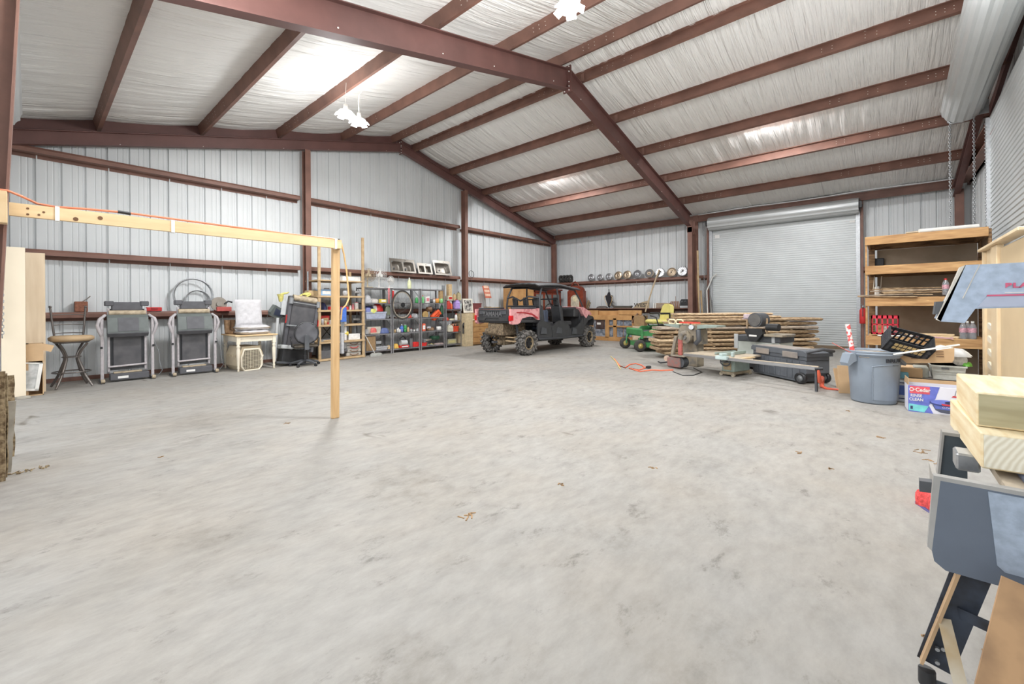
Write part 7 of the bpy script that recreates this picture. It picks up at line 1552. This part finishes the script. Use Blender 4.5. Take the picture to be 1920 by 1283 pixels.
# ---- boxes and bins piled behind the mop box
def pile(u0, u1, vb, vt, x, d, c, nm, lb, cat, rx=0, bev=.01, bottom=None):
    a = PX(u0, vb, x); b_ = PX(u1, vb, x); z0 = bottom if bottom is not None else max(0, a.z); zt = PX((u0 + u1) / 2, vt, x).z; w = a.y - b_.y
    t = thing(nm, lb, cat, (x, a.y, z0), rot=(rx, 0, 0)); MB().bb(0, d, -w, 0, 0, zt - z0, bev).obj('body', cmat(c) if isinstance(c, tuple) else c, t); return t, w, zt - z0
t, w, h = pile(1672, 1836, 770, 720, 7.55, .5, (186, 192, 200), 'appliance_carton', 'wide flat grey and blue printed carton behind the mop box', 'box', bottom=0)
MB().box(-.004, 0, -.36 * w, -.02, h * .35, h * .8).obj('print_blue', cmat((70, 96, 168)), t); MB().box(-.004, 0, -w, 0, h * .16, h * .2).box(-.004, 0, -w, 0, h * .9, h * .94).obj('print_line', cmat(NAVY), t)
t, w, h = pile(1680, 1730, 720, 690, 7.7, .4, card, 'cardboard_carton', 'brown open carton behind the rim of the trash can', 'box', bottom=.315)
t, w, h = pile(1680, 1704, 720, 698, 7.5, .05, (96, 150, 166), 'teal_bracket', 'teal plastic bracket edge right of the trash can', 'bracket', bottom=.316)
t, w, h = pile(1713, 1742, 714, 689, 7.75, .3, (168, 170, 160), 'glass_bin', 'grey-green bin left of the pale grey tote', 'bin', bottom=.317)
# pale grey tote with handle slot
a = PX(1746, 716, 7.7); b_ = PX(1812, 716, 7.7); w = a.y - b_.y; zt = PX(1780, 686, 7.7).z
t = thing('grey_tote', 'pale grey plastic tote with an oval hand slot, full of junk', 'bin', (7.7, a.y, .32)); h = zt - .32
MB().prism([(-w * .94, 0), (-.06 * w, 0), (0, h), (-w, h)], 0, .4, 'x').obj('tub', cmat((184, 186, 180)), t); MB().box(-.015, .415, -w - .01, .01, h - .02, h).obj('rim', cmat((196, 198, 192)), t)
MB().prism([(-.3 * w, h * .72), (-.3 * w, h * .84), (-.52 * w, h * .84), (-.52 * w, h * .72)], -.012, .001, 'x').obj('hand_slot', cmat(DGY), t); MB().box(-.006, 0, -w * .95, -.04 * w, h * .4, h * .42).box(-.006, 0, -w * .95, -.04 * w, h * .55, h * .57).obj('rib', cmat((170, 172, 166)), t)
ZP = zt
tag(MB().cyl((7.75, PX(1800, 690, 7.75).y, ZP + .07), (7.95, PX(1792, 690, 7.9).y, ZP + .11), .07, n=16).obj('paper_roll', mat('newsprint', (206, 206, 206), .7, var=.25, scale=30)), 'rolled grey newspaper sticking out of the pale tote', 'paper roll')
tag(lump(MB(), .12, .12, .05, 5).obj('green_cloth', cmat((110, 186, 70)), loc=(7.8, PX(1811, 690, 7.8).y, ZP + .0)), 'small bright green cloth at the right rim of the tote', 'cloth')
# long cardboard tray with print, tilted
a = PX(1690, 688, 7.45); b_ = PX(1790, 684, 7.45)
t = thing('cardboard_tray', 'long flat cardboard piece with faded black print across the pile', 'cardboard', (7.45, a.y, .525), rot=(-.05, 0, 0)); w = a.y - b_.y
MB().prism([(-w, .06), (-w * .96, .02), (-.05, 0), (.03, .10), (-w * 1.02, .2)], 0, .012, 'x').obj('sheet', card, t)
for y0_ in (.2, .68):
    for k in range(3): MB().box(-.003, 0, -w * (y0_ + .14), -w * y0_, .055 + k * .03 + (.03 if y0_ > .5 else 0), .07 + k * .03 + (.03 if y0_ > .5 else 0)).obj('print_mark', cmat((140, 110, 80)), t)
# white lid / folded plastics
tag(MB().prism([(0, 0), (-.34, -.03), (-.30, .02), (-.08, .08), (-.0, .05)], 0, .3, 'x').obj('white_lid', white, loc=(7.75, PX(1752, 672, 7.75).y, .66)), 'white plastic piece tilted above the cardboard', 'plastic')
t = thing('folded_tarp', 'greyish folded plastic sheet right of the white lid', 'sheet', (7.8, PX(1775, 672, 7.8).y, .62)); lump(MB(), .3, .4, .10, 8).obj('sheet', cmat((196, 198, 200)), t)
# black crate tilted
pk = MB
t = crate(1655, 1730, 640, 7.25, .74, cmat((62, 64, 68)), 'black slotted crate lying tilted on top of the pile', d=.24, grid=(8, 3), nm='black_crate', rot=(.42, -.75, 0), w=.46, h=.22)
t.location = (7.35, PX(1652, 663, 7.35).y, .70)
t2 = MB(); 
for k in range(7):
    for j in range(2): t2.box(-.006, .0, -.38 + k * .045, -.345 + k * .045, .075 + j * .06, .115 + j * .06)
t2.obj('tan_slot', cmat((214, 186, 130)), t, kind='stuff'); MB().box(.0, .004, -.46, 0, 0, .22).obj('crate_face', cmat((74, 76, 80)), t)
tag(MB().bb(-.012, .012, -.3, .3, -.01, .01, .004, XF((0, 0, 0), -.26, 0, 0)).obj('white_rail', white, loc=(7.15, PX(1735, 656, 7.15).y, PX(1735, 656, 7.15).z)), 'white plastic rail slanting in front of the black crate', 'rail')
# ---- tall cream cabinet leaning at the right wall
a = PY(1849, 735, -1.02)
cr2 = mat('maple_panel', (226, 206, 172), .5, col2=(214, 190, 154), scale=2.4); KX = a.x
t = thing('tall_cabinet', 'tall pale wooden cabinet piece standing right of the timber rack', 'cabinet', (KX, -1.02, 0)); KZ = 1.98
x1 = PY(1858, 735, -1.02).x - KX; x2 = PY(1866, 735, -1.02).x - KX; x3 = PY(1877, 735, -1.02).x - KX
MB().bb(-.03, 0, -.02, .03, 0, KZ, .004).bb(-.10, -.05, -.02, .025, 0, KZ - .02, .004).obj('edge_strip', cr2, t)
MB().bb(x2, -.1, -.03, 0, 0, KZ, .003).obj('stile', cr2, t)
for k in range(6): 
    z = .12 + k * .165; m = MB(); m.prism([(x2 + .02, z), (x2 - .02, z + .05), (x1 + .03, z + .10), (x1 + .08, z + .08), (x1 + .06, z + .03)], .0, .02, 'y'); m.obj('scroll_tab', cream, t)
MB().bb(x3, x2, -.03, .03, 0, KZ, .006).obj('post', cr2, t); MB().bb(-2.2, x3, -.03, 0, 0, KZ - .05, .004).obj('panel', mat('tan_panel', (206, 184, 148), .5, var=.05, scale=2), t)
MB().bb(-2.2, .1, -.06, .06, KZ, KZ + .04, .008).obj('cornice', cr2, t); MB().tube([(x3 - .1, .01, .0), (x3 - .5, .01, .45)], .035, 8).obj('turned_rail', cr2, t)
# ================================================================= RADIAL ARM SAW IN THE FOREGROUND
sl8 = mat('saw_slate', (92, 100, 112), .4, var=.06, scale=6); slp = mat('saw_label_plate', (158, 170, 186), .35, metal=.3, var=.12, scale=40, bump=.08)
sg = mat('saw_grey_edge', (150, 148, 144), .6); legm = mat('leg_blue_black', (66, 74, 88), .45, metal=.3, col2=(44, 44, 48), scale=9, ramp=(.35, .6)); brass = mat('leg_edge', (176, 146, 112), .6)
t = thing('radial_arm_saw', 'blue-grey radial arm saw on splayed steel legs at the lower right', 'saw', (1.86, -.16, 0))
FZ0, FZ1 = .47, .745
MB().prism([(0.03, FZ1), (-1.1, FZ1), (-1.1, FZ0), (.02, FZ0), (.045, FZ0 + .02), (.05, FZ0 + .05)], 0, .02, 'x').obj('front_apron', sl8, t)
MB().prism([(-.068, FZ1 - .005), (-1.0, FZ1 - .005), (-1.0, FZ0 + .045), (-.10, FZ0 + .045), (-.085, FZ0 + .06)], -.004, 0, 'x').obj('label_plate', slp, t)
MB().prism([(.05, FZ0 + .05), (.06, FZ0 + .06), (.045, FZ1 + .012), (-1.1, FZ1 + .012), (-1.1, FZ1 - .0), (.03, FZ1)], .0, .03, 'x').obj('edge_trim', sg, t)
MB().box(.02, 1.15, -1.1, -.115, FZ1 - .03, FZ1 - .005).obj('table_board', mat('particle_board', (186, 172, 152), .8, var=.06, scale=30), t)
MB().prism([(.03, FZ1 - .06), (.42, FZ1 - .06), (.30, FZ0 + .05), (.03, FZ0 + .08)], .02, .032, 'y').obj('side_rail', mat('side_steel', (164, 160, 154), .5, metal=.3), t)
def QX(u, v, x): p_ = PX(u, v, x); return (p_.y + .16, p_.z)
MB().prism([QX(*q, 2.45) for q in ((1769, 812), (1812, 818), (1812, 935), (1757, 921))], .56, .60, 'x').obj('side_panel', mat('dark_slate', (74, 82, 88), .4), t)
MB().prism([QX(*q, 2.45) for q in ((1765, 806), (1814, 812), (1812, 818), (1769, 812), (1757, 921), (1752, 919))], .55, .61, 'x').obj('panel_trim', sg, t)
MB().prism([QX(*q, 2.12) for q in ((1724, 902), (1762, 907), (1762, 927), (1724, 922))], .26, .30, 'x').prism([QX(*q, 2.12) for q in ((1760, 909), (1815, 915), (1815, 934), (1760, 928))], .25, .31, 'x').obj('guide_tube', dkgrey, t)
MB().bb(.30, .40, -.09, -.03, FZ1 - .04, FZ1 + .02, .006).obj('clamp', galv, t)
MB().prism([(.34, FZ1), (.95, FZ1), (.86, FZ1 + .05), (.40, FZ1 + .03)], -.14, -.12, 'y').obj('fence', sg, t)
MB().box(.35, .7, -.30, -.125, FZ1 - .005, FZ1 + .0).obj('table_insert', mat('insert_tan', (196, 178, 156), .7), t)
def P3(u, v, d): return atd(u, v, d) - Vector((1.86, -.16, 0))
def strip(p, q, w, th, m_, nm, e=None, par=t):
    p, q = Vector(p), Vector(q); d = (q - p).normalized(); sd = d.cross(Vector((1, 0, 0))).normalized() if e is None else e
    f = d.cross(sd).normalized(); vs = [b_ + sd * a * w / 2 + f * c * th / 2 for b_ in (p, q) for a, c in ((-1, -1), (1, -1), (1, 1), (-1, 1))]
    return MB().add(vs, [(0, 1, 5, 4), (1, 2, 6, 5), (2, 3, 7, 6), (3, 0, 4, 7), (3, 2, 1, 0), (4, 5, 6, 7)]).obj(nm, m_, par)
dp = 1.30
l0 = P3(1820, 1078, 1.30); l1 = P3(1752, 1248, 1.40); strip(l0, l1, .085, .004, legm, 'leg')
strip(P3(1798, 1070, 1.30), P3(1728, 1240, 1.405), .008, .03, brass, 'leg_edge')
strip(P3(1798, 1150, 1.33), P3(1885, 1190, 1.22), .035, .004, legm, 'cross_brace')
strip(P3(1770, 1160, 1.345), P3(1802, 1290, 1.25), .032, .004, mat('worn_grey_bar', (176, 170, 156), .5, col2=(150, 130, 96), scale=6), 'brace_bar')
f0 = P3(1738, 1255, 1.40); MB().cyl(f0, f0 + Vector((0, 0, -.05)), .022, n=10).obj('foot', black, t); strip(f0 + Vector((0, 0, -.04)), P3(1800, 1300, 1.38), .03, .004, dkgrey, 'floor_bar')
strip(P3(1925, 1100, 1.12), P3(1872, 1320, 1.08), .09, .01, mat('rusty_leg', (176, 140, 102), .75, col2=(126, 98, 72), scale=7), 'leg')
for u, v in ((1757, 1215), (1768, 1215), (1757, 1240)): p_ = P3(u, v, 1.38); MB().cyl(p_, p_ + Vector((-.012, 0, 0)), .006, n=8).obj('bolt', galv, t)
# arm
AX = .04
def A2(u, v): p_ = PX(u, v, 1.90); return (p_.y + .16, p_.z)
MB().prism([A2(*q) for q in ((1810, 497), (1860, 495), (1920, 492), (2060, 487), (2060, 577), (1920, 577), (1829, 579), (1809, 606), (1764, 603), (1757, 598))], AX, AX + .10, 'x').obj('arm', slp, t)
MB().prism([A2(*q) for q in ((1851, 556), (2060, 552), (2060, 574), (1833, 576))], AX - .004, AX, 'x').obj('arm_underplate', mat('under_pale', (176, 182, 200), .4), t)
MB().prism([A2(*q) for q in ((1851, 553), (2060, 548), (2060, 551), (1849, 556))], AX - .006, AX - .001, 'x').obj('red_stripe', cmat((206, 90, 120)), t)
MB().prism([A2(*q) for q in ((1800, 501), (1811, 497), (1764, 603), (1756, 600))], AX + .0, AX + .03, 'x').prism([A2(*q) for q in ((1836, 496), (1838, 496), (1806, 560), (1804, 560))], AX - .003, AX + .0, 'x').obj('arm_end_trim', cmat((204, 198, 186)), t)
MB().prism([A2(*q) for q in ((1756, 566), (1772, 565), (1766, 588), (1752, 590))], AX + .02, AX + .08, 'x').obj('end_knob', dkgrey, t)
pb = PX(1884, 536, 1.90); text('lettering', 'BLADE', .019, cmat((206, 90, 120)), t, XF((AX - .003, pb.y + .16, pb.z), PI / 2, 0, -PI / 2), .001, sx=1.4, bold=.0008, align='LEFT')
for k in range(3): MB().box(AX - .003, AX, pb.y + .06, pb.y + .16, pb.z - .022 - k * .006, pb.z - .0195 - k * .006).obj('print_line', white, t)
MB().cyl((AX + .06, -1.0, FZ1), (AX + .06, -1.0, 1.3), .05, n=16).obj('column', galv, t)
# timber blocks on the saw table
endg = bpy.data.materials.new('end_grain'); endg.use_nodes = True
n = endg.node_tree.nodes; L = endg.node_tree.links; tc = n.new('ShaderNodeTexCoord'); wv = n.new('ShaderNodeTexWave'); wv.wave_type = 'RINGS'; wv.rings_direction = 'X'; wv.inputs['Scale'].default_value = 22; wv.inputs['Distortion'].default_value = 3
mpg = n.new('ShaderNodeMapping'); mpg.inputs['Location'].default_value = (0, .26, .05); L.new(tc.outputs['Object'], mpg.inputs[0]); L.new(mpg.outputs[0], wv.inputs[0])
rp = n.new('ShaderNodeValToRGB'); rp.color_ramp.elements[0].color = lin((216, 206, 182)); rp.color_ramp.elements[1].color = lin((236, 230, 212)); L.new(wv.outputs[0], rp.inputs[0]); L.new(rp.outputs[0], n['Principled BSDF'].inputs['Base Color'])
freshp = mat('fresh_pine', (236, 222, 188), .55, col2=(218, 192, 146), scale=3, stretch=(1.2, 10, 10), ramp=(.35, .65)); olive = mat('weathered_face', (186, 176, 142), .6, col2=(160, 150, 116), scale=3, stretch=(8, 1, 8))
def beamb(x, y, z, l, w, h, rz_, endm, label):
    t = thing('timber_block', label, 'timber', (x, y, z), rz=rz_); MB().bb(0, l, -w, 0, 0, h, .004).obj('timber', freshp, t); MB().box(-.002, .0005, -w + .006, -.006, .006, h - .006).obj('end_face', endm, t); return t
beamb(2.03, -.235, FZ1 + .016, .62, .30, .115, .03, endg, 'lower pale pine beam on the saw table, ringed end grain towards the camera')
beamb(2.12, -.235, FZ1 + .133, .52, .30, .115, .0, olive, 'upper pale pine beam on the saw table with an olive-grey end')
t = bpy.data.objects['radial_arm_saw']
MB().bb(.12, .5, -.5, -.16, FZ1 - .005, FZ1 + .014, .004).obj('steel_insert', cmat((96, 104, 126)), t)
q = FL(1757, 952); t_ = thing('red_mitt', 'fuzzy red cloth with a blue hem on the floor behind the saw', 'cloth', (q.x, q.y, 0)); lump(MB(), .22, .2, .10, 6, 7).obj('cloth', mat('fuzzy_red', (206, 74, 72), .95, var=.3, scale=50, bump=.8, bscale=60), t_); lump(MB(), .24, .21, .012, 2).obj('hem', cmat((70, 70, 120)), t_)
# small debris on the floor
m = MB()
for u, v, s_ in ((1722, 845, 1), (1750, 866, .7), (1590, 771, .5), (880, 968, .8), (300, 858, .3), (540, 794, .5), (1050, 908, .4), (1225, 878, .4), (1560, 880, .5), (985, 620, .3), (1866, 1240, .6), (1738, 1196, .4), (1650, 820, .6), (1500, 850, .5)):
    p_ = FL(u, v)
    for k in range(6): m.box(-.03 * s_, .03 * s_, -.004, .004, 0, .004, XF((p_.x + random.gauss(0, .03 * s_), p_.y + random.gauss(0, .03 * s_), .0), 0, 0, random.uniform(0, 6)))
tag(m.obj('floor_debris', mat('debris_brown', (150, 120, 86), .9, var=.3)), 'scattered tiny wood shavings and twigs on the concrete', 'debris', kind='stuff')
